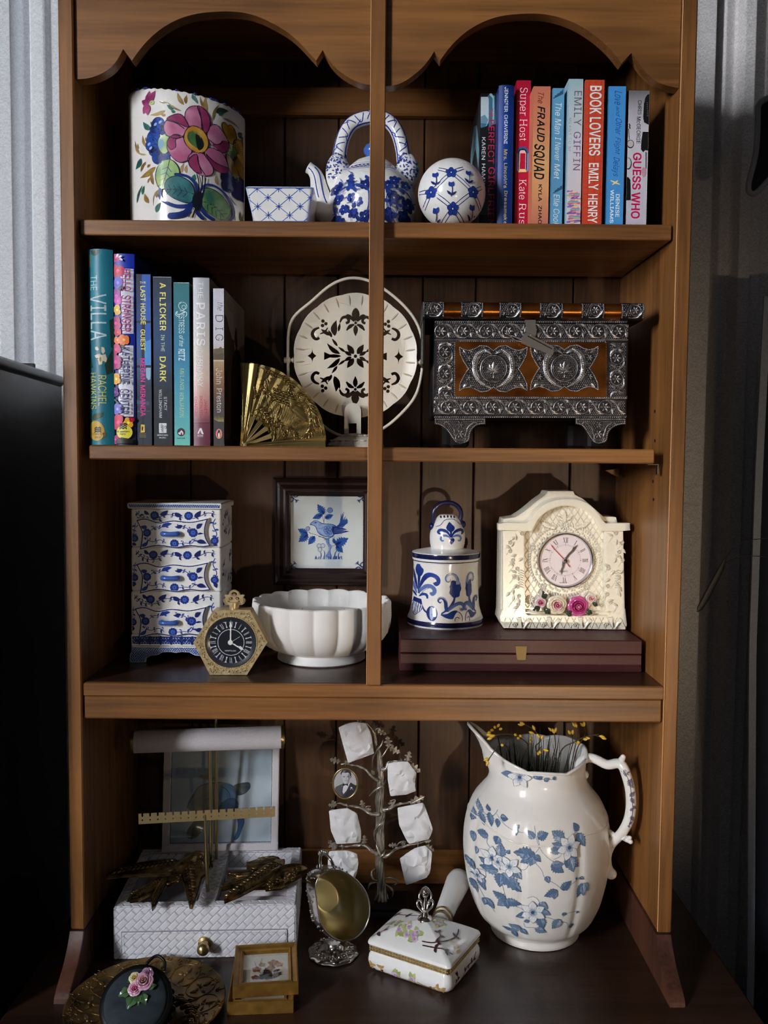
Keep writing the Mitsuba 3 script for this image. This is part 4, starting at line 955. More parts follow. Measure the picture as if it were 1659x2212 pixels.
for q in range(70):
 x,y = 722+rng.random()*168,384+rng.random()*90; a = rng.random()*6.28; p0 = np.array(tz(x,y)); it.append((leaf(p0,p0+np.array([math.cos(a),math.sin(a)])*.007,.3),BLUE if q%2 else BLUE2))
 it.append((stroke([p0,p0+np.array([math.cos(a+.5),math.sin(a+.5)])*.006,p0+np.array([math.cos(a+1.2),math.sin(a+1.2)])*.01],.0006),BLUE))
for zq,w in((zs[-1]-.0035,.0011),(zs[-1]-.012,.0008)):it.append((sbox(tx-.06,zq,tx+.06,zq+w),BLUE))
for k in range(18):it.append((disc((tx-.045+.005*k,zs[-1]-.008),.0018,.0013),BLUE))
it = [(g.intersection(body_box),c)for g,c in it]
printed('painted_flowers',K,it,R2,h=.0003,dh=.000006,edge=.006)
it = [(stroke([(q[0]+.004,q[2]+.002)for q in spn[4:26]],.0016),BLUE),(stroke([(q[0]-.003,q[2])for q in spn[10:28]],.0012),BLUE)]
printed('painted_lines',K,it,lambda ab,h:np.stack([ab[:,0],ty-np.interp(ab[:,1],[spn[0][2],spn[12][2],spn[-1][2]],[.0165,.0125,.0062])-h,ab[:,1]],1),h=.0006,edge=.004)

# ---- patterned ball
K = thing('carpet_ball','round white ball with a blue flower trellis, left of the upper books','ball')
by,brd = .0405,.0425; bx_ = P(975.5,425,by)[0]; bz = ZS1+.0003+brd
add('body',ball((bx_,by,bz),brd,40),'porcelain',K,smooth=True)
tb = Tr(Zm(790,0,1.909),by-.03)
def ball_fn(ab,h):
 d = ab-[bx_,bz]; r = np.linalg.norm(d,axis=1,keepdims=True); rr = np.minimum(r,brd*.985); d = d/np.maximum(r,1e-9)*rr
 v = np.c_[d[:,0],-np.sqrt(brd**2-rr[:,0]**2),d[:,1]]; return np.array([bx_,by,bz])+v*((brd+h)/brd)[:,None]
it = []
FL = [(350,722),(270,795),(440,797),(358,862),(240,890),(290,740),(425,745),(485,850)]
for a,b in(((350,722),(270,795)),((350,722),(440,797)),((270,795),(358,862)),((440,797),(358,862)),((358,862),(310,918)),((358,862),(420,918)),((270,795),(225,880)),((440,797),(488,860)),((350,722),(300,700)),((350,722),(400,700)),((270,795),(225,780)),((440,797),(478,770))):
 a,b = np.array(a,float),np.array(b,float); d = (b-a)/np.linalg.norm(b-a); nn = np.array([-d[1],d[0]])*5
 for s in(-1,1):it.append((tb.st([a+nn*s,(a+b)/2+nn*s*1.3,b+nn*s],2.6),BLUE2))
for x,y in FL[:5]:vine_flower(tb(x,y),23*tb.k,it,BLUE,BLUE2,5,.3)
for x,y in((350,790),(292,880),(438,870),(288,745),(420,740),(460,900)):
 it += [(tb.st([(x,y+28),(x+4,y),(x,y-14)],3),BLUE2),(tb.lf((x,y-8),(x-10,y-28),.35),BLUE),(tb.lf((x,y-8),(x+9,y-28),.35),BLUE),(tb.lf((x,y+24),(x-18,y+6),.18),BLUE2),(tb.lf((x+2,y+24),(x+20,y+10),.18),BLUE2)]
it = [(g.intersection(disc((bx_,bz),brd*.97,q=24)),c)for g,c in it]
printed('painted_trellis',K,it,ball_fn,h=.0003,dh=.00001,edge=.006)
# ---- cream pierced mirror seen from behind, between the fan and the casket
mat('cream_enamel',lin((214,204,186)),.35,specular=.4)
K = thing('table_mirror','cream pierced metal swivel stand with a wire hoop, behind the centre post','mirror')
my = .125
tm = Tr(Zm(150,500,2.476),my); C0 = np.array(tm(1530,668)); km = tm.k
th = np.linspace(0,2*np.pi,240,endpoint=False)
Rm = 331*km*(1+.014*np.abs(np.sin(th*7))-.008)
disk = Polygon(np.stack([C0[0]+Rm*np.cos(th),C0[1]+Rm*np.sin(th)],1))
holes = []
def loc(dx,dy):return(C0[0]+dx*km,C0[1]+dy*km)
def sym(make,quad=True):
 for sx in(1,-1):
  for sy in(1,-1):holes.append(make(lambda x,y:loc(sx*x,sy*y)))
def lf_(f,a,b,w,bend=0):return leaf(f(*a),f(*b),w,bend)
sym(lambda f:lf_(f,(10,12),(44,62),.24)); sym(lambda f:lf_(f,(22,4),(60,26),.2))
holes.append(disc(loc(0,0),8*km))
for sg in(1,-1):
 holes.append(leaf(loc(sg*78,0),loc(sg*165,0),.10)); holes.append(Polygon([loc(sg*130,4),loc(sg*168,20),loc(sg*168,-20),loc(sg*130,-4)]))
 holes.append(Polygon(spline([loc(sg*212,0),loc(sg*228,14),loc(sg*232,40),loc(sg*238,14),loc(sg*256,0),loc(sg*238,-14),loc(sg*232,-40),loc(sg*228,-14)],32,True)))
sym(lambda f:lf_(f,(84,12),(152,66),.13,.08)); sym(lambda f:lf_(f,(56,22),(92,48),.13)); sym(lambda f:lf_(f,(98,54),(126,92),.14)); sym(lambda f:lf_(f,(128,100),(146,138),.18)); sym(lambda f:lf_(f,(112,108),(104,190),.2,.1)); sym(lambda f:lf_(f,(138,110),(186,142),.16)); sym(lambda f:lf_(f,(92,132),(84,176),.14))
sym(lambda f:Polygon(0*np.zeros((0,2)))if False else stroke([f(84,180),f(70,204),f(46,206),f(38,184),f(52,176)],13*km,taper=[.5,1,1.1,1,.9]))
sym(lambda f:stroke([f(196,150),f(222,138),f(232,112),f(214,90),f(196,96)],14*km,taper=[.5,1,1.2,1,.9]))
sym(lambda f:stroke([f(150,150),f(168,128),f(190,118)],10*km,taper=[.4,1,.4]))
for p in((160,172),(176,186),(178,162)):sym(lambda f,p=p:disc(f(*p),8.5*km))
for sg in(1,-1):
 holes.append(Polygon(spline([loc(0,sg*188),loc(14,sg*206),loc(20,sg*228),loc(0,sg*256),loc(-20,sg*228),loc(-14,sg*206)],30,True)))
 for sx in(1,-1):
  holes.append(stroke([loc(sx*8,sg*186),loc(sx*24,sg*204),loc(sx*44,sg*214),loc(sx*52,sg*200)],18*km,taper=[.4,1,1,.5])); holes.append(stroke([loc(sx*8,sg*168),loc(sx*28,sg*160),loc(sx*48,sg*138)],18*km,taper=[.4,1.1,.3]))
 holes.append(leaf(loc(0,sg*166),loc(0,sg*108),.2)); holes.append(disc(loc(0,sg*178),7*km))
pl_ = disk.difference(unary_union([h.buffer(.9*km)for h in holes if not h.is_empty]).buffer(0))
pl_ = max(polys(pl_),key=lambda g:g.area)
def dish(ab,h):
 r = np.linalg.norm(ab-C0,axis=1)/(331*km); lift = .006*np.clip((r-.78)/.22,0,1)**1.5
 return np.stack([ab[:,0],my-h-lift,ab[:,1]],1)
v,f = flat(pl_); v,f = subdivide(np.c_[v,np.zeros(len(v))],f,.012);
def two_sided(v,f,fn,t):
 a = v[f]; s = np.cross(a[:,1]-a[:,0],a[:,2]-a[:,0])[:,2]; f = np.where((s<0)[:,None],f[:,::-1],f)
 return a
m = extrude(pl_,.0022); vv,ff = subdivide(m.vertices,m.faces,.014); add('plate',TM(dish(vv[:,:2],vv[:,2]),ff),'cream_enamel',K,smooth=35)
fl_ = []
for k in range(28):
 a = 2*np.pi*(k+.5)/28
 p0,p1 = [np.array([C0[0]+r*km*math.cos(a),C0[1]+r*km*math.sin(a)])for r in(272,322)]
 pp = np.array([p0+(p1-p0)*t for t in np.linspace(0,1,6)]); w = dish(pp,np.full(6,.0022)); fl_.append(tube(w,[.0004,.0011,.0014,.0014,.0012,.0008],6))
mat('cream_shade',lin((176,164,146)),.4)
add('rim_flutes',cat_(fl_),'cream_shade',K,smooth=True)
hp = [(756,601),(712,618),(672,652),(641,678),(626,704),(622,745),(622,778),(623,815),(632,856),(660,882),(690,912),(720,934),(768,946),(827,926),(868,892),(893,862),(906,830),(913,783),(912,735),(896,690),(862,650),(826,622),(795,606)]
hoop = spline([P(a,b,my-.004)for a,b in hp],150,True)
add('hoop',tube(hoop,.0021,10,closed=True),'cream_enamel',K,smooth=True)
for(a,b),s in(((614,778),-1),((919,783),1)):
 c = P(a,b,my-.003); add('pivot_knob',cat_([cyl(c,c+[-s*.008,0,0],.0042,16),cyl(c+[-s*.008,0,0],c+[-s*.018,0,0],.0022,12),cyl(c+[-s*.011,0,0],c+[-s*.0125,0,0],.0036,14)]),'cream_enamel',K,smooth=30)
a,b = P(744,900,.108),P(780,900,.108); zt_,zb_ = P(762,872,.108)[2],ZS2+.019
tg = sbox(a[0],zb_,b[0],zt_-.010).union(disc(((a[0]+b[0])/2,zt_-.0105),(b[0]-a[0])/2)).difference(sbox(a[0]+.006,zb_-.01,b[0]-.006,zb_+.014))
add('tongue',extrude(tg,.004,lambda ab,h:np.stack([ab[:,0],.108-h,ab[:,1]],1)),'cream_enamel',K,smooth=False)
bc = P(768,960,.12); wb = 61*KP(.12)
add('base',lathe([(.0001,0),(wb,0),(wb,.0035),(wb*.93,.007),(wb*.75,.0125),(wb*.5,.0175),(wb*.3,.0195),(.0001,.02)],56,(bc[0],.122,ZS2+.0003),sy=.75),'cream_enamel',K,smooth=30)
lv = []
for k in range(9):
 a0 = -1.3+2.6*k/8
 for rr in(.55,.85):
  r = wb*rr; z = ZS2+np.interp(rr,[.5,.75,.93],[.0178,.0128,.0074]); lv.append(ball((bc[0]+r*math.sin(a0),.122-.75*r*math.cos(a0),z),.004,6,(1,.8,.35)))
add('base_leaves',cat_(lv),'cream_enamel',K,smooth=True)

# ---- brass fan
mat('old_brass',mikit.proc(lambda p,n,uv:mix(lin((50,40,20)).tolist(),lin((138,118,70)).tolist(),dr.clip(fbm(p.x*60,p.y*60,p.z*60,3)*1.5-.2,0,1))),.36,metallic=.85,specular=.5)
mat('gold_relief',lin((148,126,78)),.3,metallic=.9)
K = thing('brass_fan','embossed brass folding fan standing open, right of the last book','fan')
fy = .045; tf = Tr(Zm(150,500,2.476),fy); piv = np.array(tf(927,1140)); Rf,Ri = 452*tf.k,158*tf.k
piv[1] = ZS2+.0006
def fan_fn(ab,h):
 d = ab-piv; r = np.linalg.norm(d,axis=1); a = np.arctan2(d[:,1],d[:,0]); pl = .0016*np.abs(((a/(np.pi/2)*12)%1)*2-1)
 return np.stack([ab[:,0],fy+.25*0-pl-np.asarray(h)+.12*(ab[:,1]-piv[1]),ab[:,1]],1)
aa = np.linspace(0.0,np.radians(92.5),90); Rr = Rf*(1+.006*np.abs(np.sin(aa*12)))
sector = Polygon(np.vstack([np.stack([piv[0]+Rr*np.cos(aa),piv[1]+Rr*np.sin(aa)],1),np.stack([piv[0]+Ri*np.cos(aa[::-1]),piv[1]+Ri*np.sin(aa[::-1])],1)]))
m = extrude(sector,.0012); vv,ff = subdivide(m.vertices,m.faces,.006); add('leaf',TM(fan_fn(vv[:,:2],vv[:,2]),ff),'old_brass',K,smooth=35)
for a in np.radians([3,20,37,54,71,89]):
 d = np.array([math.cos(a),math.sin(a)]); nn = np.array([-d[1],d[0]])
 g = Polygon([piv+nn*.0012+d*.002,piv-nn*.0012+d*.002,piv+d*Ri*1.05-nn*.0032,piv+d*Ri*1.05+nn*.0032]).intersection(sbox(piv[0]-.01,ZS2+.0003,2,3))
 m = extrude(g,.0016); add('rib',TM(fan_fn(m.vertices[:,:2],m.vertices[:,2]+.0004),m.faces),'gold_relief',K,smooth=False)
for a in(np.radians(86),np.radians(3)):
 d = np.array([math.cos(a),math.sin(a)]); nn = np.array([-d[1],d[0]]); g = Polygon([piv+nn*.003,piv-nn*.003,piv+d*Rf*.995-nn*.011,piv+d*Rf*.995+nn*.006]).intersection(sector.buffer(.0002).union(disc(piv,Ri*1.1))).intersection(sbox(piv[0]-.01,ZS2+.0003,2,3))
 m = extrude(g,.0014); vv,ff = subdivide(m.vertices,m.faces,.008); add('guard',TM(fan_fn(vv[:,:2],vv[:,2]+.0018),ff),'gold_relief',K,smooth=30)
# embossed bird and sprays
def fpol(r,deg):return piv+r*Rf*np.array([math.cos(math.radians(deg)),math.sin(math.radians(deg))])
rel,rng = [],np.random.default_rng(6)
def emboss(g,d=.0018):
 m = bevel_extrude(g,d,min(.0007,d*.4),None,2); rel.append(TM(fan_fn(m.vertices[:,:2],m.vertices[:,2]+.001),m.faces))
def fpx(x,y):return np.array(tf(x,y))
def spray(pts,n,L,w):
 c = spline([fpx(*q)for q in pts],n*2); emboss(LineString(c).buffer(.0009),.0018)
 for k in range(1,n*2-1):
  d = c[k]-c[k-1]; d/=np.linalg.norm(d)
  for s in(1,-1):
   a = .75*s; e = np.array([d[0]*math.cos(a)-d[1]*math.sin(a),d[0]*math.sin(a)+d[1]*math.cos(a)]); emboss(leaf(c[k],c[k]+e*L*tf.k*(1-.4*k/n/2),w),.0016)
for pts,n,L in(([(1060,760),(1040,830),(1080,880),(1130,880)],5,40),([(1130,780),(1180,830),(1150,900)],5,34),([(1270,900),(1300,980),(1290,1070),(1240,1110)],7,44),([(1150,1050),(1200,1080),(1220,1120)],5,36),([(990,950),(1030,960),(1060,1000),(1110,1060)],6,36),([(1000,740),(980,820),(1000,890)],5,26),([(1060,1010),(1120,1030),(1160,1100)],5,34),([(1200,870),(1260,900),(1330,1060)],7,36),([(1030,730),(1090,760),(1150,780)],5,26)):spray(pts,n,L,.22)
for k in range(5):
 for j in range(7):
  c = fpx(1090+16*j+6*(k%2),840+14*k+6*j); emboss(disc(c,8*tf.k),.0022)
for k in range(9):emboss(leaf(fpx(1170,890+5*k),fpx(1250+4*k,930+12*k),.1),.0022);
for k in range(7):emboss(leaf(fpx(1120,920+4*k),fpx(1090-6*k+40,980+8*k),.12),.0018)
for k in range(60):
 a,r = 10+rng.random()*70,.5+rng.random()*.42; c = fpol(r,a); emboss(disc(c,.0011),.0012)
for r0 in(.965,.40):
 arc = LineString([fpol(r0,a)for a in np.linspace(6,84,60)]).buffer(.0006); emboss(arc,.001)
add('embossed_bird_and_leaves',cat_(rel),'gold_relief',K,smooth=True)

# ---- silver and copper casket
mat('old_silver',mikit.proc(lambda p,n,uv:mix(lin((16,15,18)).tolist(),lin((70,68,72)).tolist(),fbm(p.x*160,p.y*160,p.z*160,2))),.45,metallic=.75)
mat('silver_relief',mikit.proc(lambda p,n,uv:mix(lin((120,118,120)).tolist(),lin((206,203,202)).tolist(),dr.clip(fbm(p.x*220,p.y*220,p.z*220,2)*1.6-.3,0,1))),.34,metallic=.85)
mat('copper',mikit.proc(lambda p,n,uv:mix(lin((110,60,22)).tolist(),lin((190,118,56)).tolist(),dr.clip(fbm(p.x*30,p.y*30,p.z*45,3)*2-.5,0,1))),.26,metallic=.95)
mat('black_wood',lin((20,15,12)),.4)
K = thing('casket','silver and copper embossed casket on bracket feet, on the right of the middle shelf','box')
cy0,cdep = .045,.135
tc = Tr(Zm(780,560,2.242),cy0); ck = tc.k
X0,ZT = tc(357,300); X1,ZB0 = tc(1289,769)
add('body',rbox(X0,X1,cy0+.001,cy0+cdep,ZB0,ZT,.002),'old_silver',K,smooth=False)
cfn = lambda ab,h:np.stack([ab[:,0],cy0+.001-np.asarray(h),ab[:,1]],1)
xa,zt1 = tc(456,398); xb,zb1 = tc(1188,668)
cp = add('copper_panel',rbox(xa,xb,cy0-.0004,cy0+.0008,zb1,zt1,.0003),'copper',K,smooth=False)
bead_v = trimesh.creation.icosphere(1,.5)
class Relief:
 def __init__(s):s.m = []
 def flat(s,g,d=.0012,b=.0005,h0=0.0,fn=cfn):
  for q in polys(g):
   if q.area <4e-8:continue
   m = bevel_extrude(q,d,min(b,d*.6),None,2); s.m.append(TM(fn(m.vertices[:,:2],m.vertices[:,2]+h0),m.faces))
 def bead(s,c,r,h0=0.0,fn=cfn):
  p = fn(np.array([c]),np.array([h0]))[0]; s.m.append(TM(bead_v.vertices*2*r*np.array([1,.7,1])+p,bead_v.faces))
 def rope(s,a,b,w,fn=cfn,h0=0.0):
  a,b = np.array(a),np.array(b); L = np.linalg.norm(b-a); n = max(3,int(L/(w*.95))); d = (b-a)/L; nn = np.array([-d[1],d[0]])
  for k in range(n):
   c = a+d*(k+.5)/n*L; e = leaf(c-d*w*.45-nn*w*.5,c+d*w*.45+nn*w*.5,.32); s.flat(e,.0014,.0006,h0,fn)
 def flower(s,c,r,fn=cfn,h0=0.0,n=6):
  for g in petals(c,n,r*.25,r,r*.24):s.flat(g,.0016,.0006,h0,fn)
  s.bead(c,r*.24,h0+.001,fn)
 def ringed(s,c,r,w,fn=cfn,h0=0.0):s.flat(ring(c,r,w),.0013,.0005,h0,fn)
 def done(s,name,parent,m='silver_relief'):add(name,cat_(s.m),m,parent,smooth=True)
def dots(R,region,step,r,avoid,fn=cfn,h0=0.0):
 a,b,c,d = region.bounds; free = region.difference(avoid.buffer(r*.6)); import shapely as sh
 sh.prepare(free); y = b; k = 0
 while y <d:
  x = a+(k%2)*step/2
  while x <c:
   if sh.contains_xy(free,x,y):R.bead((x,y),r,h0,fn)
   x += step
  y += step*.87; k += 1
def band(name,x0,z0,x1,z1,centres,r,vertical=False,fn=cfn,skip=None):
 """flowers in rings, joined by scrolling leaves over a beaded ground"""
 R = Relief(); occ = []
 for k,c in enumerate(centres):
  R.ringed(c,r*1.38,r*.2,fn); R.flower(c,r,fn); occ.append(disc(c,r*1.5))
 cs = [np.array(c)for c in centres]
 d = (cs[1]-cs[0]); L = np.linalg.norm(d); d = d/L; nn = np.array([-d[1],d[0]])
 H = ((z1-z0)if not vertical else(x1-x0))*.5
 for k in range(-1,len(cs)):
  a = cs[k]if k >=0 else cs[0]-d*L
  m = a+d*L/2; s = -1
  pts = [a+nn*r*1.5,a+d*L*.32+nn*H*.72,a+d*L*.56+nn*H*.1,a+d*L*.68-nn*H*.55,a+d*L*1.0-nn*H*.74]
  g1 = stroke(pts,r*.55,taper=[.3,1,.8,1.1,.3]); R.flat(g1.intersection(sbox(x0,z0,x1,z1)),.0015,.0006,0,fn); occ.append(g1)
  for q in(leaf(m+nn*H*.1+d*L*.06,m+d*L*.16+nn*H*.78,.3,-.15),leaf(m-d*L*.06-nn*H*.1,m-d*L*.18-nn*H*.8,.3,-.15)):
   q = q.intersection(sbox(x0,z0,x1,z1)); R.flat(q,.0014,.0006,0,fn); occ.append(q)
 dots(R,sbox(x0+.0006,z0+.0006,x1-.0006,z1-.0006),.0024,.0007,unary_union(occ),fn)
 R.done(name,K)
zz_ = lambda y:tc(700,y)[1]; xx_ = lambda x:tc(x,500)[0]
yc1 = 348; band('embossed_band',xx_(362),zz_(388),xx_(1291),zz_(308),[tc(390+108.5*k,yc1)for k in range(8)]+[tc(1250,yc1)],23*ck)
yc2 = 716; band('embossed_band',xx_(355),zz_(758),xx_(1287),zz_(676),[tc(420+109*k,yc2)for k in range(8)],23*ck)
band('embossed_band',xx_(364),zz_(668),xx_(448),zz_(400),[tc(408,448+106*k)for k in range(3)],22*ck,True)
band('embossed_band',xx_(1200),zz_(668),xx_(1286),zz_(400),[tc(1240,478+102*k)for k in range(2)],22*ck,True)
R = Relief()
for(a,b)in(((358,302),(1292,302)),((460,396),(1190,396)),((358,668),(1290,668)),((355,763),(1288,763)),((456,400),(456,664)),((1188,400),(1188,664))):R.rope(tc(*a),tc(*b),11*ck)
for(a,b)in(((358,391),(1292,391)),((355,674),(1288,674))):R.flat(LineString([tc(*a),tc(*b)]).buffer(.0005),.0012)
R.done('rope_borders',K)
# two butterfly medallions on the copper
for(mx,mz)in((641,531),(984,528)):
 R = Relief(); h0 = .0016
 def q(x,y):return tc(mx+x,mz+y)
 half = [(0,-88),(28,-108),(62,-112),(92,-96),(120,-88),(150,-96),(164,-106),(160,-70),(144,-36),(124,-4),(118,0)]
 outl = half+[(x,-y)for x,y in half[::-1][1:]]; outl = outl+[(-x,y)for x,y in outl[::-1]]
 sh_ = Polygon([q(*p)for p in outl]).buffer(0)
 m = extrude(sh_,.0014); add('medallion',TM(cfn(m.vertices[:,:2],m.vertices[:,2]+.0012),m.faces),'old_silver',cp,smooth=False)
 ed = sh_.exterior; n = int(ed.length/.0021)
 for k in range(n):
  c = ed.interpolate(k/n*ed.length); R.bead((c.x,c.y),.0010,.0026)
 R.ringed(q(0,0),64*ck,6*ck,h0=.0026); R.ringed(q(0,0),56*ck,2.5*ck,h0=.0026)
 occ = [disc(q(0,0),70*ck)]
 for sx in(-1,1):  # two birds leaning over the ring
  g = stroke([q(sx*40,-92),q(sx*76,-66),q(sx*92,-10),q(sx*76,46),q(sx*44,76),q(sx*14,92)],24*ck,taper=[.5,1.2,1.1,1,.8,.3]); R.flat(g,.0013,.0006,.0026); occ.append(g)
  for k in range(22):
   t = k/21; c = spline([q(sx*40,-92),q(sx*76,-66),q(sx*92,-10),q(sx*76,46),q(sx*44,76)],22)[k]; R.bead(c,.0016,.0036)
  g = Polygon(spline([q(sx*8,-70),q(sx*22,-90),q(sx*44,-92),q(sx*40,-78),q(sx*20,-72)],24,True)); R.flat(g,.0018,.0006,.0026); occ.append(g)
  for sy in(-1,1):
   c = q(sx*122,sy*46-4); R.flower(c,15*ck,h0=.0026); occ.append(disc(c,18*ck)); R.flat(leaf(q(sx*128,sy*72),q(sx*148,sy*92),.3),.0012,.0005,.0026); R.flat(leaf(q(sx*96,sy*80),q(sx*118,sy*88),.25),.0012,.0005,.0026)
 for a,L,w in((90,46,.24),(55,40,.22),(125,40,.22),(25,36,.2),(155,36,.2),(-10,38,.18),(190,38,.18),(-45,22,.3),(225,22,.3),(-90,24,.3)):
  e = (math.cos(math.radians(a)),-math.sin(math.radians(a))); g = leaf(q(0,14),q(e[0]*L,10+e[1]*L),w); R.flat(g,.0016,.0006,.0026); occ.append(g)
 R.flat(stroke([q(0,20),q(-2,44)],4*ck),.0012,.0005,.0026)
 ins = unary_union(occ[1:]); dots(R,disc(q(0,0),52*ck),.0026,.0006,ins,h0=.0026); dots(R,sh_.buffer(-.002),.0026,.00072,unary_union(occ),h0=.0026)
 R.done('medallion_relief',cp)
# lid: a rolled cover, copper with silver bands
L0,L1 = tc(298,250)[0],tc(1361,250)[0]; zl0,zl1 = tc(800,294)[1],tc(800,210)[1]; lh = zl1-zl0
def lid_prof(n=14):
 a = np.linspace(-np.pi/2,np.pi/2,n); r = lh/2
 return np.stack([cy0-.010-r*np.cos(a)*1.0+r*.9,zl0+r+r*np.sin(a)],1)
def lidmesh(xa_,xb_,grow,back=True):
 pr = lid_prof(); c = np.array([cy0+.02,zl0+lh/2]); pr = pr+(pr-c)/np.linalg.norm(pr-c,axis=1,keepdims=True)*grow
 pg = Polygon(np.vstack([pr,[[cy0+cdep+.012,pr[-1][1]],[cy0+cdep+.012,pr[0][1]]]]))
 return extrude(pg,xb_-xa_,lambda ab,h:np.stack([xa_+np.asarray(h),ab[:,0],ab[:,1]],1))
ld = add('lid',lidmesh(L0+.002,L1-.002,-.0008),'copper',K,smooth=35)
def lid_fn(ab,h):
 pr = lid_prof(60); zz_l = pr[:,1]; yv = np.interp(ab[:,1],zz_l,pr[:,0]); s = (ab[:,1]-zl0-lh/2)/(lh/2); c_ = np.sqrt(np.clip(1-s**2,0.02,1))
 return np.stack([ab[:,0],yv-np.asarray(h)*c_-.0004,ab[:,1]+np.asarray(h)*s*.8],1)
for k,(a,b)in enumerate(((298,400),(481,588),(665,771),(859,971),(1060,1169),(1251,1361))):
 xa_,xb_ = tc(a,250)[0],tc(b,250)[0]; bd = add('silver_band',lidmesh(xa_,xb_,.0004),'old_silver',ld,smooth=35)
 R = Relief(); c = ((xa_+xb_)/2+.003,zl0+lh*.52); R.ringed(c,25*ck,4*ck,lid_fn); R.flower(c,18*ck,lid_fn)
 occ = [disc(c,28*ck)]
 for sg in(1,-1):
  g = stroke([(c[0]-sg*44*ck,c[1]-sg*30*ck),(c[0]-sg*34*ck,c[1]+sg*4*ck),(c[0]-sg*8*ck,c[1]+sg*33*ck),(c[0]+sg*30*ck,c[1]+sg*32*ck)],9*ck,taper=[.3,1,1,.3]).intersection(sbox(xa_+.002,zl0+.002,xb_-.002,zl1-.002)); R.flat(g,.0014,.0006,0,lid_fn); occ.append(g)
 dots(R,sbox(xa_+.0025,zl0+.003,xb_-.0025,zl1-.003),.0026,.0007,unary_union(occ),lid_fn)
 for xe in(xa_+.0012,xb_-.0012):R.rope((xe,zl0+.002),(xe,zl1-.002),8*ck,lid_fn)
 R.done('band_relief',bd)
add('lid_end',rbox(L0+.001,L0+.004,cy0+.006,cy0+cdep,ZT-.052,zl0+.004,.001),'black_wood',ld,smooth=False)
# feet: pointed brackets, the back pair plain black blocks
def foot_shape(xl,xr,xt,mirror=1):
 f_ = lambda x,y:tc(x,y)
 w = xr-xl
 return Polygon([f_(xl,770),f_(xr,770),f_(xr,800)]+[tuple(q)for q in spline([f_(xr,800),f_(xr-w*.17,806),f_(xt+w*.2,840),f_(xt+w*.17,875),f_(xt+w*.1,890)],14)]+[tuple(q)for q in spline([f_(xt+w*.1,890),f_(xt,895.5),f_(xt-w*.1,888)],6)]+[tuple(q)for q in spline([f_(xt-w*.1,888),f_(xt-w*.17,865),f_(xt-w*.24,838),f_(xl+w*.12,806),f_(xl,800)],14)]).buffer(0)
for xl,xr,xt in((356,602,481),(1038,1281,1150)):
 g = foot_shape(xl,xr,xt); g = affinity.translate(g,0,max(0,ZS2+.0002-g.bounds[1]))
 ft = add('foot',extrude(g,.004,lambda ab,h:np.stack([ab[:,0],cy0+.003-np.asarray(h),ab[:,1]],1)),'old_silver',K,smooth=False)
 ffn = lambda ab,h:np.stack([ab[:,0],cy0-.001-np.asarray(h),ab[:,1]],1)
 R = Relief(); ed = g.buffer(-.0013).exterior; n = int(ed.length/.0023)
 for k in range(n):c = ed.interpolate(k/n*ed.length); R.bead((c.x,c.y),.0010,0,ffn)
 occ = []
 for y,r in((802,15),(847,20)):c = tc(xt+0,y); R.flower(c,r*ck,ffn); occ.append(disc(c,r*1.2*ck))
 for sx in(-1,1):
  s_ = stroke([tc(xt+sx*22,866),tc(xt+sx*30,830),tc(xt+sx*50,800),tc(xt+sx*74,790),tc(xt+sx*80,800)],7*ck,taper=[.4,1,1,1,.6]).intersection(g.buffer(-.002)); R.flat(s_,.0014,.0005,0,ffn); occ.append(s_)
 R.flat(ring(tc(xt,868),24*ck,3*ck).intersection(g),.0012,.0005,0,ffn)
 dots(R,g.buffer(-.003),.0025,.0006,unary_union(occ),ffn); R.done('foot_relief',ft)
 b_ = g.bounds
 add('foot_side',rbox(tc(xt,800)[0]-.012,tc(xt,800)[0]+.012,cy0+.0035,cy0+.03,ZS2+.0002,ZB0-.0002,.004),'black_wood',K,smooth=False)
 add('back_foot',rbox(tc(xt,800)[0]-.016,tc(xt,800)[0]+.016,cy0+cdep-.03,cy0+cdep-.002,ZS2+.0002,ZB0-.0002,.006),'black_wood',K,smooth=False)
# hasp and its pin on a chain
mat('bright_steel',lin((178,172,168)),.3,metallic=.9)
hs = Polygon([tc(790,296),tc(843,296),tc(843,330),tc(848,342),tc(846,362),tc(838,384),tc(828,390),tc(818,384),tc(800,362),tc(792,350),tc(797,330)])
add('hasp',extrude(hs,.0012,lambda ab,h:np.stack([ab[:,0],cy0-.003-np.asarray(h),ab[:,1]],1)),'bright_steel',K,smooth=False)
add('hasp_loop',tube(spline([np.r_[tc(812,372)[0],cy0-.003,tc(812,372)[1]],np.r_[tc(816,372)[0],cy0-.012,tc(816,372)[1]],np.r_[tc(820,374)[0],cy0-.004,tc(820,374)[1]]],12),.0009,8),'bright_steel',K,smooth=True)
pin = Polygon([tc(772,384),tc(792,362),tc(800,364),tc(926,430),tc(922,468),tc(906,466),tc(770,410)])
add('pin',extrude(pin,.006,lambda ab,h:np.stack([ab[:,0],cy0-.0055-np.asarray(h),ab[:,1]],1)),'bright_steel',K,smooth=False)
add('pin_groove',tube([np.r_[tc(800,378)[0],cy0-.0118,tc(800,378)[1]],np.r_[tc(916,440)[0],cy0-.0118,tc(916,440)[1]]],.0007,6),'black_wood',K,smooth=True)
add('pin_chain',tube(spline([np.r_[tc(x,y)[0],cy0-.006,tc(x,y)[1]]for x,y in((772,392),(745,380),(718,372),(694,362))],16),.0012,8),'bright_steel',K,smooth=True)
add('pin_chain',tube(spline([np.r_[tc(x,y)[0],cy0-.007,tc(x,y)[1]]for x,y in((770,402),(748,398),(722,380),(700,352),(712,346))],16),.0009,8),'bright_steel',K,smooth=True)
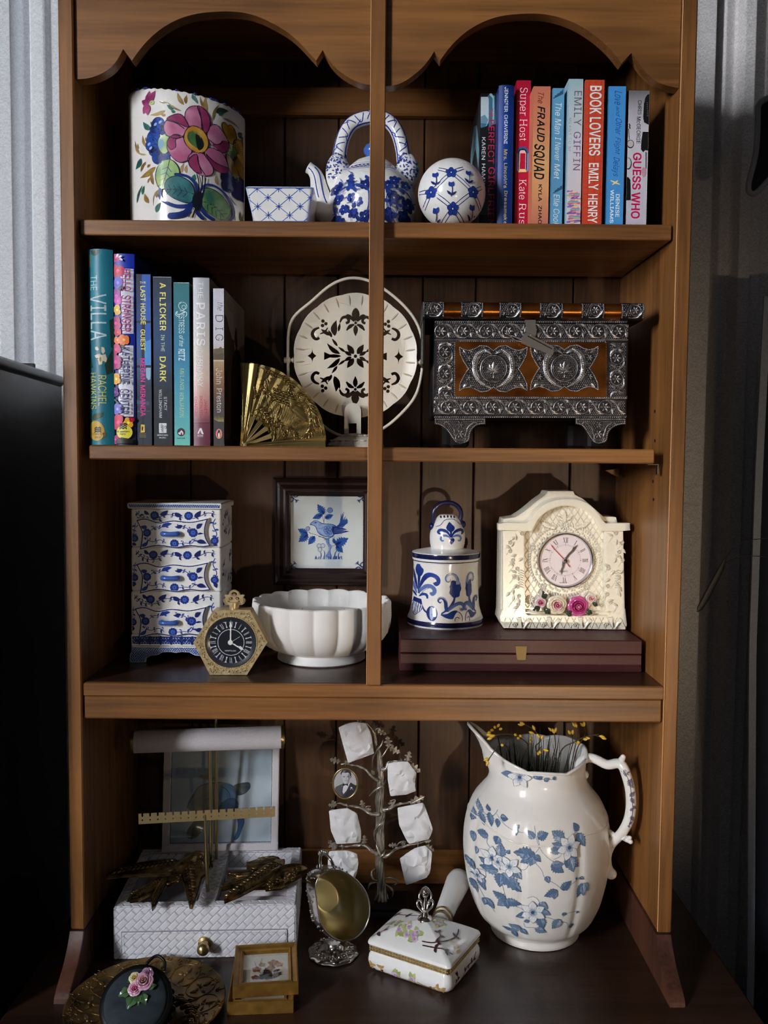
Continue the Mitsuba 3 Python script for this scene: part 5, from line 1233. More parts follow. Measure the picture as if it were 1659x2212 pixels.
# ================================================================ lower shelf
ZBt = ZB+.0003
def vine(T,it,pts,w,col,leaves=6,L=40,curl=True,seed=0):
 rng = np.random.default_rng(seed); c = spline([np.array(T(*q))for q in pts],8*leaves)
 it.append((LineString(c).buffer(w*T.k/2),col))
 for k in range(4,len(c)-2,8):
  d = c[k+1]-c[k-1]; d/=np.linalg.norm(d); s = 1 if(k//8)%2 else-1
  n = np.array([-d[1],d[0]])*s; l = L*T.k*(.75+.5*rng.random())
  it.append((leaf(c[k],c[k]+(n*.8+d*.6)*l,.22,.1*s),col))
  if curl:it.append((stroke([c[k],c[k]+(-n*.5+d*.4)*l*.8,c[k]+(-n*.75-d*.05)*l*.75],w*T.k*.9),col)); it.append((disc(c[k]+(-n*.75-d*.05)*l*.75,w*T.k*1.1),col))
def blossom(T,it,x,y,r):
 it.append((T.el(x,y,r,r*.95),BLUE))
 c = T(x,y)
 for g in petals(c,10,r*.55*T.k,r*1.05*T.k,r*.13*T.k):it.append((g,BLUE2))
 for g in petals(c,8,r*.2*T.k,r*.5*T.k,r*.07*T.k):it.append((g,BLUE3))
# ---- little porcelain chest of three drawers
K = thing('porcelain_chest','blue and white porcelain chest of three small drawers, on the left of the lower shelf','jewelry box')
dy0 = .1145; td = Tr(Zm(260,1070,5.82),dy0); tq = Tr(Zm(260,1070,5.82),dy0-.006)
dd = .092; dfn = lambda y0:(lambda ab,h:np.stack([ab[:,0],y0-np.asarray(h),ab[:,1]],1))
for k,(a,b)in enumerate(((172,652),(657,1206),(1211,1752))):
 p,q = td(132+(3 if k==1 else 0),b),td(1266,a); bxk = add('tier',softbox(p[0],q[0],dy0,dy0+dd,p[1],q[1],.0035,6),'porcelain',K,smooth=50)
 ox,oy = (0,0)if k == 0 else(0,553)if k == 1 else(-20,1112)
 o_ = lambda pts:[(x+ox,y+oy)for x,y in pts]
 out = o_([(196,312),(330,290),(480,338),(640,312),(840,330),(990,312),(1112,284),(1072,400),(1080,530),(1145,640),(1000,655),(850,642),(700,668),(500,640),(340,664),(238,690),(262,560),(262,450),(222,370)])
 cs = [out[0:7],out[6:10],out[9:16],out[15:]+out[:1]]
 ol = np.vstack([spline([np.array(tq(*s))for s in seg],18)[:-1]for seg in cs]); g = Polygon(ol).buffer(.0008).buffer(-.0008)
 dr_ = add('drawer_front',bevel_extrude(g,.0065,.003,dfn(dy0+.0005),4),'porcelain',bxk,smooth=45)
 it = [(g.buffer(-.0006).difference(g.buffer(-.0019)),BLUE2)]
 printed('drawer_outline',dr_,it,lambda ab,h,g=g:np.stack([ab[:,0],dy0-.0045-np.asarray(h),ab[:,1]],1),h=.0013,edge=None)
 Tn = Tr(Zm(260+ox/5.82,1070+oy/5.82,5.82),dy0-.006); it = []
 for x,y,r in((335,470,52),(680,606,54),(915,470,58)):blossom(Tn,it,x,y,r)
 vine(Tn,it,[(335,520),(360,570),(430,580),(500,560),(570,600)],7,BLUE,3,46,seed=k); vine(Tn,it,[(735,610),(820,600),(900,600),(940,540)],7,BLUE,3,44,seed=k+5)
 vine(Tn,it,[(390,440),(440,400),(520,400),(600,370)],7,BLUE,3,40,seed=k+9); vine(Tn,it,[(690,395),(760,390),(830,410),(870,440)],7,BLUE,3,40,seed=k+2)
 for a,b,w in(((520,395),(650,355),.2),((780,380),(690,400),.25),((340,400),(255,390),.3),((960,420),(1035,355),.28),((960,580),(1085,605),.22),((350,590),(250,640),.2),((970,490),(1045,480),.16),((300,530),(330,560),.3)):it.append((Tn.lf(a,b,w,.08),BLUE2 if a[0]>700 else BLUE))
 ins = g.buffer(-.0024); it = [(q_.intersection(ins),c)for q_,c in it]
 printed('painted_vines',dr_,it,lambda ab,h:np.stack([ab[:,0],dy0-.006-np.asarray(h),ab[:,1]],1),h=.0002,dh=.000006)
 c0,c1 = tq(542+ox,480+oy),tq(738+ox,480+oy)
 hp_ = [np.array([c0[0],dy0-.0055,c0[1]]),np.array([c0[0]+.001,dy0-.0125,c0[1]]),np.array([(c0[0]+c1[0])/2,dy0-.0150,c0[1]]),np.array([c1[0]-.001,dy0-.0125,c1[1]]),np.array([c1[0],dy0-.0055,c1[1]])]
 add('drawer_handle',tube(spline(hp_,24),np.interp(np.linspace(0,1,24),[0,.2,.5,.8,1],[.003,.0037,.003,.0037,.003]),14),'cobalt_light',dr_,smooth=True)
 it = []
 if k == 0:ya = 240
 else:ya = 195+(0 if k else 0)
 Tf = Tr(Zm(260+ox/5.82,1070+(oy if k else 0)/5.82,5.82),dy0)
 yy = 252 if k == 0 else 195
 for x in(430,858):blossom(Tf,it,x-15*k,yy+(x==858)*6,54)
 for pts,sd in(([(200,yy-50),(240,yy),(300,yy+40)],1),([(480,yy+30),(600,yy-10),(700,yy+10),(780,yy+30)],2),([(910,yy+40),(1000,yy+10),(1100,yy-30),(1190,yy-10)],3),([(300,yy+46),(400,yy+60),(520,yy+40)],4)):vine(Tf,it,pts,7,BLUE2,3,46,seed=sd+k)
 for a,b,w in(((500,yy-5),(600,yy-65),.24),((680,yy-30),(780,yy+5),.26),((930,yy+20),(1010,yy-60),.26),((300,yy-60),(370,yy-10),.25)):it.append((Tf.lf(a,b,w,-.1),BLUE2))
 yv = 440 if k == 0 else 380
 vine(Tf,it,[(1190,yv-140),(1165,yv-60),(1210,yv+40),(1180,yv+100)],7,BLUE,3,46,seed=21+k); vine(Tf,it,[(190,yv-90),(180,yv),(170,yv+60)],7,BLUE,3,40,seed=31+k)
 blossom(Tf,it,1185,yv+130,48); blossom(Tf,it,182,yv+100,46); it.append((Tf.lf((1185,yv+160),(1210,yv+230),.3),BLUE2)); it.append((Tf.lf((182,yv+150),(165,yv+215),.4),BLUE2))
 fr_ = sbox(p[0]+.0025,p[1]+.0025,q[0]-.0025,q[1]-.0025)
 it = [(q_.intersection(fr_),c)for q_,c in it]
 printed('painted_border',bxk,it,dfn(dy0),h=.0003,dh=.000006)
 it = []
 for j in range(14):
  s,t = RNG.random()*.07+.012,p[1]+.008+RNG.random()*(q[1]-p[1]-.016); it.append((leaf((s,t),(s+.012*(RNG.random()-.3),t+.012*(RNG.random()-.5)),.3),BLUE)); it.append((disc((s,t),.0022),BLUE2)); it.append((stroke([(s,t),(s+.006,t+.006),(s+.012,t+.001)],.0009),BLUE))
 printed('painted_side',bxk,it,lambda ab,h,q=q:np.stack([q[0]+np.asarray(h),dy0+ab[:,0],ab[:,1]],1),h=.0002,dh=.00001)
p,q = td(92,166),td(1284,98)
ld = add('lid',softbox(p[0],q[0],dy0-.005,dy0+dd+.004,p[1],q[1],.0028,6),'porcelain',K,smooth=50)
def diaper(x0,z0,x1,z1,step,fr=.55,seed=1):
 fr = fr*1.35
 """close mesh of blue brushwork"""
 rng = np.random.default_rng(seed); it = [(sbox(x0,z0,x1,z1),BLUE2)]
 z = z0+step*.4; k = 0
 while z <z1-step*.2:
  x = x0+(k%2)*step*.5+step*.3
  while x <x1-step*.3:
   it.append((disc((x,z),step*fr*.5*(.8+.4*rng.random()),step*fr*.34,rng.random()*180,3),lin((150,170,214)))); x += step
  z += step*.62; k += 1
 return it
printed('painted_mesh',ld,diaper(p[0]+.003,p[1]+.0022,q[0]-.003,q[1]-.0022,.0030),dfn(dy0-.005),h=.0003,dh=.000003)
p,q = td(138,1890),td(1280,1750)
bb = add('base_band',softbox(p[0],q[0],dy0-.002,dy0+dd+.002,p[1],q[1],.002,5),'porcelain',K,smooth=50)
it = diaper(p[0]+.002,p[1]+.003,q[0]-.002,q[1]-.003,.0036,.5)
for k in range(8):
 c = (p[0]+.012+k*(q[0]-p[0]-.024)/7,(p[1]+q[1])/2)
 for g in petals(c,4,.0006,.0062,.0018):it.append((g,BLUE2))
printed('painted_mesh',bb,it,dfn(dy0-.002),h=.0003,dh=.000003)
zt_,zb_ = td(0,1893)[1],ZBt
x0,x1 = td(122,2000)[0],td(1285,2000)[0]
H = zt_-zb_; W_ = x1-x0
arch = [(x0+.003,zt_),(x0+.003,zt_-H*.25),(x0,zb_+H*.45),(x0,zb_),(x0+W_*.17,zb_),(x0+W_*.175,zb_+H*.25),(x0+W_*.23,zb_+H*.42),(x0+W_*.30,zb_+H*.46),(x0+W_*.36,zb_+H*.64),(x0+W_*.44,zb_+H*.66),(x0+W_*.5,zb_+H*.60)]
full_ = arch+[(x0+x1-x,z)for x,z in arch[::-1][1:]]
gf = Polygon(full_).buffer(.0008).buffer(-.0008)
ft = add('foot',bevel_extrude(gf,.006,.002,dfn(dy0+.003),3),'porcelain',K,smooth=40)
dm = diaper(x0,zb_,x1,zt_,.0032,.62,4); printed('painted_mesh',ft,[(a.intersection(gf.buffer(-.0012)),c)for a,c in dm],dfn(dy0-.003),h=.0003,dh=.000003)
for xx in(x0+.001,x1-.007):
 sd = sbox(dy0+.004,zb_,dy0+dd,zt_).difference(disc((dy0+dd/2,zb_),dd*.30,H*.55)); add('foot_side',extrude(sd,.006,lambda ab,h,xx=xx:np.stack([xx+np.asarray(h),ab[:,0],ab[:,1]],1)),'porcelain',K,smooth=False)

# ---- brass hexagonal clock
K = thing('hexagonal_clock','small gilt hexagonal clock with a black dial, in front of the porcelain chest','clock')
hy = .0455; thx = Tr(Zm(410,1260,9.217),hy); hk = thx.k
mat('gilt',mikit.proc(lambda p,n,uv:mix(lin((176,150,104)).tolist(),lin((226,206,160)).tolist(),fbm(p.x*200,p.y*200,p.z*200,2))),.3,metallic=.5)
mat('dial_black',lin((24,27,34)),.3)
mat('white_metal',lin((224,224,218)),.45)
zmv = thx(0,1838)[1]-ZBt
def hp2(x,y):q = thx(x,y); return(q[0],q[1]-zmv)
hexa = [hp2(*q)for q in((72,1190),(478,548),(1205,548),(1548,1190),(1142,1838),(405,1838))]
hg = Polygon(hexa); hc = np.array(hp2(820,1192))
hfn_ = lambda y0:(lambda ab,h:np.stack([ab[:,0],y0-np.asarray(h),ab[:,1]],1))
Rd = 490*hk
dial = disc(hc,Rd,q=24)
add('body',bevel_extrude(hg,.022,.0012,hfn_(hy+.022),2),'gilt',K,smooth=False)
bz_ = add('bezel',bevel_extrude(hg.buffer(-.0012,join_style=2).difference(disc(hc,530*hk,q=24)),.0012,.0003,hfn_(hy-.0001),1),'gilt',K,smooth=False)
add('bezel',bevel_extrude(hg.difference(hg.buffer(-.0016,join_style=2)),.0018,.0004,hfn_(hy),1),'gilt',K,smooth=False)
RL = Relief(); rng = np.random.default_rng(11); area = hg.buffer(-.0025,join_style=2).difference(disc(hc,555*hk,q=24)); occ = []
fh = hfn_(hy-.0011)
for k in range(1500):
 a,b,c,d = area.bounds; x,y = a+rng.random()*(c-a),b+rng.random()*(d-b)
 if not area.contains(Point(x,y)):continue
 t = rng.random()*6.28; r = .0013+.0008*rng.random()
 g = stroke([(x+r*math.cos(t+s)*(1-.12*s),y+r*math.sin(t+s)*(1-.12*s))for s in np.linspace(0,4.4,7)],.0008,14)if k%2 else leaf((x,y),(x+2*r*math.cos(t),y+2*r*math.sin(t)),.28)
 g = g.intersection(area)
 if any(g.intersects(o)for o in occ[-260:]):continue
 occ.append(g); RL.flat(g,.0015,.0006,0,fh)
for k in range(96):
 a = 2*np.pi*k/96; RL.bead(hc+522*hk*np.array([math.cos(a),math.sin(a)]),.00105,.0008,fh)
RL.done('scroll_relief',bz_,'gilt')
dl = add('dial',extrude(dial,.0005,hfn_(hy+.0002)),'dial_black',K,smooth=False)
mat('dark_ring',lin((34,36,44)),.2,clearcoat=.5)
add('dial_rim',lathe([(Rd+.0015,.0),(Rd+.001,.0022),(Rd-.001,.0018),(Rd-.005,.0006),(Rd-.005,0),(Rd+.0015,0)],96),'dark_ring',dl,smooth=40)
k_ = list(scene.keys())[-1]
m_ = lathe([(Rd+.0012,.0),(Rd+.001,.0016),(Rd-.0008,.0014),(Rd-.0045,.0004),(Rd-.0045,0),(Rd+.0012,0)],96); m_ = TM(np.stack([hc[0]+m_.vertices[:,0],hy-.0004-m_.vertices[:,2],hc[1]-m_.vertices[:,1]],1),m_.faces)
if m_.volume <0:m_.invert()
scene[k_] = mikit.ply(m_,'dark_ring',smooth=40)
LT = lin((196,200,206))
def roman(s):
 x,out = 0,[]
 for ch in s:
  if ch == 'I':out += [sbox(x,0,x+.13,1)]+[sbox(x-.06,q,x+.19,q+.04)for q in(0,.96)]; x += .30
  elif ch == 'V':out += [Polygon([(x,1),(x+.15,1),(x+.40,0),(x+.32,0)]),Polygon([(x+.62,1),(x+.56,1),(x+.32,0),(x+.40,0)]),sbox(x-.05,.96,x+.2,1),sbox(x+.5,.96,x+.68,1)]; x += .78
  elif ch == 'X':out += [Polygon([(x,1),(x+.15,1),(x+.62,0),(x+.47,0)]),Polygon([(x+.58,1),(x+.52,1),(x+.02,0),(x+.08,0)]),sbox(x-.04,.96,x+.2,1),sbox(x+.42,0,x+.66,.04)]; x += .78
 g = unary_union(out); a,b,c,d = g.bounds; return affinity.translate(g,-(a+c)/2,-.5)
NUM = ['XII','I','II','III','IIII','V','VI','VII','VIII','IX','X','XI']
def numerals(c,R,h,w,it,col,aspect=1.0):
 for k,s in enumerate(NUM):
  a = -k*math.pi/6; g = affinity.scale(roman(s),w,h,origin=(0,0)); g = affinity.rotate(g,a,use_radians=True,origin=(0,0)); it.append((affinity.translate(g,c[0]-math.sin(a)*R,c[1]+math.cos(a)*R),col))
it = []; numerals(hc,365*hk,122*hk,58*hk,it,LT)
it.append((ring(hc,262*hk,12*hk),LT)); it += [(ring(hc,462*hk,5*hk),LT),(ring(hc,446*hk,4*hk),lin((120,124,134)))]
for k in range(12):
 a = math.pi/6*(k+.5); d = np.array([math.sin(a),math.cos(a)]); n_ = np.array([d[1],-d[0]])
 it += [(leaf(hc+d*296*hk,hc+d*345*hk,.3),LT),(disc(hc+d*352*hk,8*hk),LT)]
 a2 = math.pi/6*k; d2 = np.array([math.sin(a2),math.cos(a2)]); n2 = np.array([d2[1],-d2[0]])
 it.append((stroke([hc+d2*330*hk+n2*92*hk,hc+d2*400*hk+n2*96*hk,hc+d2*440*hk+n2*40*hk,hc+d2*445*hk,hc+d2*440*hk-n2*40*hk,hc+d2*400*hk-n2*96*hk,hc+d2*330*hk-n2*92*hk],9*hk),LT))
 for s in(-1,1):it.append((stroke([hc+d*380*hk+n_*s*8*hk,hc+d*430*hk+n_*s*14*hk,hc+d*452*hk+n_*s*50*hk],5*hk),lin((150,154,164))))
 it.append((leaf(hc+d*372*hk,hc+d*440*hk,.14),LT))
q = [hp2(700,1370),hp2(925,1345)]; it.append((fit(glyphs('WESTCLOX',bold=True),q[0][0],q[0][1],q[1][0],q[1][1],False),LT))
printed('dial_print',dl,it,hfn_(hy-.0003),'print',h=.0002,dh=.000006)
hc2 = np.array(hp2(812,1190))
def hand(pts,name,par,y,m='white_metal',d=.0006):add(name,extrude(Polygon([hp2(*q)for q in pts]).buffer(0),d,hfn_(y)),m,par,smooth=False)
hand([(800,1160),(806,960),(800,935),(808,905),(788,862),(812,815),(820,745),(832,815),(850,862),(826,905),(834,935),(828,960),(830,1160)],'minute_hand',K,hy-.0012)
hand([(840,1210),(862,1208),(900,1220),(950,1262),(964,1252),(972,1272),(1010,1262),(1042,1285),(1080,1340),(1012,1335),(980,1302),(962,1288),(950,1290),(938,1278),(880,1240)],'hour_hand',K,hy-.0010)
hand([(858,1160),(1002,1074),(1005,1078),(861,1166)],'alarm_hand',K,hy-.0009,'white_metal',.0003)
add('hub',extrude(disc(hc2,50*hk),.0010,hfn_(hy-.0014)),'white_metal',K,smooth=False)
# crown finial
ny0 = hy+.010
n0,n1 = hp2(860,548),hp2(860,470)
add('finial_neck',lathe([(.0001,0),(.0062,0),(.0062,.0050),(.0085,.0056),(.0085,.0088),(.0070,.0095),(.0001,.0096)],28,(n0[0],ny0,n0[1])),'gilt',K,smooth=30)
fo = spline([hp2(*q)for q in((780,470),(700,466),(650,410),(660,350),(690,318),(664,290),(690,262),(740,268),(770,215),(815,180),(862,170),(910,182),(955,215),(985,268),(1040,264),(1066,290),(1040,318),(1070,350),(1076,410),(1030,466),(940,470))],90)
fg = Polygon(fo).buffer(0)
hol = [disc(hp2(800,345),38*hk,30*hk),disc(hp2(925,345),38*hk,30*hk),disc(hp2(862,255),56*hk,40*hk),disc(hp2(760,410),20*hk,26*hk),disc(hp2(960,410),20*hk,26*hk)]
fin = fg.difference(unary_union(hol))
fi = add('finial',bevel_extrude(fin,.005,.0014,hfn_(ny0+.0025),3),'gilt',K,smooth=40)
RL = Relief()
for s in(-1,1):
 RL.flat(spiral(hp2(862+s*62,345),30*hk,1.2,12*hk,a0=(0 if s<0 else math.pi),cw=s),.001,.0004,0,hfn_(ny0-.002))
 RL.flat(stroke([hp2(862+s*110,460),hp2(862+s*190,400),hp2(862+s*180,340)],16*hk,taper=[.5,1,.4]),.001,.0004,0,hfn_(ny0-.0024))
for a in(-60,-30,0,30,60):RL.flat(leaf(hp2(862,300),hp2(862+55*math.sin(math.radians(a)),300-75*math.cos(math.radians(a))),.16),.001,.0004,0,hfn_(ny0-.001))
RL.done('finial_scrolls',fi,'gilt')

# ---- framed bird tile
K = thing('framed_tile','dark framed white tile painted with a blue bird on a branch, behind the white bowl','picture')
fy1 = YB-.0005; fyf = fy1-.020; ft_ = Tr(Zm(580,1020,7.54),fyf)
mat('dark_frame',lin((38,20,20)),.3,clearcoat=.4)
o0,o1 = ft_(62,1850),ft_(75,95); i0,i1 = ft_(288,1622),ft_(312,328)
xl,zt_ = (o0[0]+o1[0])/2,o1[1]; zb_ = o0[1]; ixl = (i0[0]+i1[0])/2; izt,izb = i1[1],i0[1]
bw = ixl-xl; ixr = ixl+(izt-izb); xr = ixr+bw
def picture_frame(par,x0,z0,x1,z1,prof,y,m):
 """mitred moulding; prof: (distance inward, height to the front)"""
 for(ax,az,bx2,bz2)in((x0,z0,x1,z0),(x1,z0,x1,z1),(x1,z1,x0,z1),(x0,z1,x0,z0)):
  d = np.array([bx2-ax,bz2-az]); L = np.linalg.norm(d); d/=L; n = np.array([-d[1],d[0]]); v = []
  for t in(0,1):
   for(s,h)in prof:
    a = np.array([ax,az])+d*(s if t==0 else L-s)+n*s; v.append([a[0],y-h,a[1]])
  k = len(prof); f = []
  for j in range(k):j2 = (j+1)%k; f += [[j,j2,k+j2],[j,k+j2,k+j]]
  for j in range(1,k-1):f += [[0,j+1,j],[k,k+j,k+j+1]]
  mm = TM(v,f)
  if mm.volume <0:mm.invert()
  add('frame_rail',mm,m,par,smooth=False)
picture_frame(K,xl,zb_,xr,zt_,[(0,0),(0,.012),(.0012,.016),(.004,.0175),(.0065,.015),(.010,.0155),(.016,.0195),(.019,.020),(.0215,.0165),(.0245,.015),(.0268,.016),(bw*.98,.013),(bw,.011),(bw,0)],fy1,'dark_frame')
mat('tile_white',lin((206,214,214)),.14,clearcoat=.6)
ty_ = fy1-.0105
tl = add('tile',rbox(ixl-.002,ixr+.002,ty_,fy1-.001,izb-.002,izt+.002,.0005),'tile_white',K,smooth=False)
tk = Tr(Zm(580,1020,7.54),ty_); it = []; NB_ = lin((24,40,104)); MB_ = lin((40,84,160)); PB_ = lin((120,150,200))
def bleaf(a,b,w=.3):it.append((tk.lf(a,b,w,0,1),MB_)); it.append((tk.lf(a,((a[0]+b[0])/2,(a[1]+b[1])/2),w*.6),NB_)); it.append((tk.st([a,b],4),NB_))
it.append((tk.sp([(935,1090),(985,1080),(1000,1170),(1020,1210),(1010,1300),(1030,1380),(930,1380),(980,1290),(980,1200),(940,1140)]),PB_)); it.append((tk.st([(970,1090),(985,1160),(1030,1205),(1010,1260),(1020,1370)],6),NB_)); it.append((tk.st([(940,1140),(978,1210),(975,1290),(930,1375)],5),MB_))
it.append((tk.st([(660,985),(760,1015),(850,1050),(940,1100)],6),NB_)); it.append((tk.st([(820,1050),(900,1065),(950,1085),(1050,1045)],9),NB_)); it.append((tk.st([(650,950),(665,980),(690,1000)],5),NB_)); it.append((tk.st([(905,1110),(940,1080)],7),NB_))
it.append((tk.st([(1030,1205),(1080,1190),(1100,1180)],6),NB_)); it.append((tk.st([(905,830),(885,740),(880,690)],6),NB_)); it.append((tk.st([(905,820),(915,720),(945,640),(935,615)],5),NB_)); it.append((tk.st([(1070,1050),(1080,1100),(1085,1190)],5),NB_))
for a,b,w in(((910,690),(800,525),.3),((880,690),(718,755),.26),((915,750),(1055,695),.28),((640,1010),(478,925),.28),((645,1010),(492,1135),.32),((755,1040),(650,1180),.3),((1085,1185),(1300,1075),.3),((1100,1190),(1212,1310),.32),((1085,1165),(1050,1075),.3)):bleaf(a,b,w)
for x,y,r,c in((1002,620,46,PB_),(642,918,36,lin((150,160,200))),(822,1200,38,lin((190,200,216))),(886,1196,36,lin((190,200,216))),(838,1258,36,lin((190,200,216)))):it.append((tk.el(x,y,r,r),NB_)); it.append((tk.el(x,y,r-6,r-6),c))
it.append((tk.sp([(672,855),(720,800),(790,788),(880,830),(1000,840),(1100,880),(1080,960),(1060,1040),(980,1060),(880,1040),(800,980),(770,900),(720,865)]),NB_)); it.append((tk.sp([(680,852),(722,808),(790,796),(875,838),(1000,848),(1085,885),(1070,960),(1050,1032),(980,1050),(885,1032),(808,975),(778,895),(722,858)]),shades((150,176,214),(70,112,178),120,5)))
for pts in([(1040,880),(1200,905),(1285,935),(1200,945),(1320,962),(1180,1000),(1060,1015),(1030,950)],):it.append((tk.pl(pts),NB_))
for k in range(5):it.append((tk.st([(1070,915+18*k),(1160,925+15*k),(1240,938+8*k)],4),PB_))
for k in range(6):
 b = (1180+24*k,700-50*(1-abs(k-2)/3)+18*k*(k>2)); it.append((tk.st([(1100,890),(1160,850-10*k+12*k),b],24,taper=[.6,1.2,.15]),MB_)); it.append((tk.st([(1100,888),(1160,850+2*k),b],4),NB_))
it.append((tk.pl([(1100,892),(1190,800),(1280,760),(1290,820),(1210,900)]),MB_))
for k in range(5):it.append((tk.st([(1120,890),(1200+10*k,820+8*k),(1260+8*k,740+22*k)],4),NB_))
for x,y in((930,905),(975,900),(1000,930),(950,945),(985,970),(940,985),(975,1010),(1010,990),(920,950)):it.append((tk.el(x,y,26,23),NB_)); it.append((tk.el(x,y,20,17),PB_))
it.append((tk.pl([(735,825),(770,812),(800,818),(770,832)]),NB_)); it.append((tk.pl([(668,856),(712,842),(700,862),(690,862)]),NB_)); it.append((tk.st([(790,910),(860,915),(890,900)],4),NB_))
rng = np.random.default_rng(9)
for k in range(44):
 x = 750+rng.random()*450; it.append((tk.st([(x,1415),(x+8*rng.standard_normal(),1390-26*rng.random())],6),MB_))
for pts in([(855,1380),(856,1330),(838,1295)],[(905,1380),(912,1320),(895,1270)],[(1080,1380),(1080,1330),(1110,1275)],[(1135,1390),(1138,1340),(1150,1305)]):it.append((tk.st(pts,10,taper=[1.4,1,.4]),MB_))
for cx,cz,sx,sz in((318,328,1,1),(318+(izt-izb)/tk.k,328,-1,1),(290,1620,1,-1),(290+(izt-izb)/tk.k,1620,-1,-1)):
 f_ = lambda x,y:(cx+sx*x,cz+sz*y)
 it += [(tk.st([f_(8,168),f_(60,150),f_(88,110),f_(60,84),f_(26,100),f_(40,124)],13),NB_),(tk.st([f_(190,14),f_(160,60),f_(112,76),f_(92,46),f_(112,22),f_(132,40)],13),NB_),(tk.st([f_(0,84),f_(80,10)],10),NB_),(tk.st([f_(0,50),f_(50,0)],6),NB_),(tk.st([f_(50,60),f_(100,100)],10),NB_),(tk.st([f_(108,110),f_(152,150)],12),NB_),(tk.st([f_(130,128),f_(130,166)],11),NB_),(tk.st([f_(130,128),f_(168,128)],11),NB_)]
tb_ = sbox(ixl,izb,ixr,izt); it = [(g.intersection(tb_),c)for g,c in it]
printed('painted_design',tl,it,lambda ab,h:np.stack([ab[:,0],ty_-np.asarray(h),ab[:,1]],1),h=.0002,dh=.000006)

# ---- white fluted bowl with wax
K = thing('fluted_bowl','white fluted pottery bowl holding a candle, behind the centre post','bowl')
mat('matte_white',lin((226,224,220)),.55,specular=.35)
mat('wax',lin((206,204,198)),.6)
wy = .149; wx = P(695,1300,wy)[0]; wr = 153*KP(wy); zr = P(545,1293,wy)[2]; wh = zr-ZBt
nl = 18
def lob(TH,R,Z):
 z = (Z-0)/wh; amp = .055*np.clip((z-.16)/.15,0,1)*np.clip((1.0-z)/.02*0+1,0,1)
 s = np.abs(np.sin(TH*nl/2+.4)); out = R >wr*.30
 inner = np.where(np.arange(R.shape[1])[None]>=16,.45,1.0)
 return R*(1-amp*inner*(1-s**.7)),Z+np.where(z>.93,.0016*(s-.5),0)
pr = [(.0001,0),(wr*.60,0),(wr*.625,.002),(wr*.62,wh*.10),(wr*.60,wh*.155),(wr*.64,wh*.175),(wr*.77,wh*.24),(wr*.88,wh*.34),(wr*.95,wh*.46),(wr*.985,wh*.60),(wr*.995,wh*.75),(wr*.99,wh*.88),(wr*.99,wh*.95),(wr*.985,wh*.985),(wr*.965,wh),(wr*.945,wh*.995),(wr*.93,wh*.96),(wr*.925,wh*.8),(wr*.90,wh*.62),(wr*.86,wh*.5),(.0001,wh*.46)]
add('body',lathe(pr,360,(wx,wy,ZBt),lob),'matte_white',K,smooth=40)
add('wax',lathe([(wr*.88,wh*.55),(wr*.885,wh*.70),(.0001,wh*.705)],72,(wx,wy,ZBt)),'wax',K,smooth=30)
mat('wick',lin((150,140,128)),.9)
for a in(742,775,650):q = P(a,1300,wy); add('wick',tube([(q[0],wy+.01,ZBt+wh*.70),(q[0]+.001,wy+.01,ZBt+wh*.70+.010)],.0008,6),'wick',K,smooth=False)

# ---- mahogany flat box
K = thing('wooden_box','flat mahogany box with a small brass catch, under the bell jar and the white clock','box')
by0 = .0735; ba,bb_ = P(863,1450,by0),P(1386,1455,by0); bh = P(1125,1382,by0)[2]-ZBt; zq = ZBt+bh
zj = ZBt+bh*.56
add('base',rbox(ba[0],bb_[0],by0,.248,ZBt,zj-.0003,.0012),'wood_mahogany',K,smooth=False)
add('lid',rbox(ba[0],bb_[0],by0,.248,zj+.0003,zq,.0012),'wood_mahogany',K,smooth=False)
tcx = Tr(Zm(770,980,2.212),by0)
add('catch',bevel_extrude(tcx.pl([(758,918),(814,918),(808,984),(767,984)]),.003,.001,lambda ab,h:np.stack([ab[:,0],by0-np.asarray(h),ab[:,1]],1)),'dull_brass',K,smooth=False)

# ---- bell-shaped jar
K = thing('bell_jar','blue and white bell-shaped ceramic jar with a bail handle, beside the white clock','jar')
jy = .190; tj = Tr(Zm(860,1060,6.91),jy); jx = tj(705,1500)[0]; zj0 = zq+.0003
tjf = Tr(Zm(860,1060,6.91),jy-.045)
def jz(y):return tj(705,y)[1]
def jr(w):return w*tj.k/2
zsj = [zj0,zj0+.002,zj0+.006,zj0+.018,zj0+.03,jz(1300),jz(1150),jz(1045)]
rsj = [jr(1120),jr(1150),jr(1148),jr(1070),jr(1010),jr(968),jr(962),jr(968)]
RJ = Rev(jx,jy,zsj,rsj)
z_ = np.linspace(zsj[0],zsj[-1],34)
add('body',lathe([(.0001,zj0)]+[(float(RJ.r(z)),z)for z in z_]+[(.0001,z_[-1])],96,(jx,jy,0)),'porcelain',K,smooth=40)
zl0,zl1 = jz(1045),jz(905); lw = jr(1016)
lid = add('lid',lathe([(.0001,zl0+.0002),(lw*.95,zl0+.0002),(lw*.985,zl0+.004),(lw,zl1-.002),(lw*.985,zl1),(lw*.90,zl1+.0012),(lw*.52,zl1+.005),(.0001,zl1+.006)],96,(jx,jy,0)),'porcelain',K,smooth=40)
kz = [jz(880),jz(850),jz(760),jz(680),jz(600),jz(520),jz(440),jz(390),jz(358)]; kw = [jr(480),jr(490),jr(522),jr(530),jr(505),jr(445),jr(375),jr(310),jr(235)]
kx = tj(735,700)[0]; RK = Rev(kx,jy,sorted(kz),kw)
z2 = np.linspace(kz[0],kz[-1],30)
add('knob',lathe([(.0001,z2[0]-.004)]+[(float(RK.r(z)),z)for z in z2]+[(float(RK.r(z2[-1]))*.8,z2[-1]+.0005),(.0001,z2[-1]+.001)],64,(kx,jy,0)),'porcelain',lid,smooth=40)
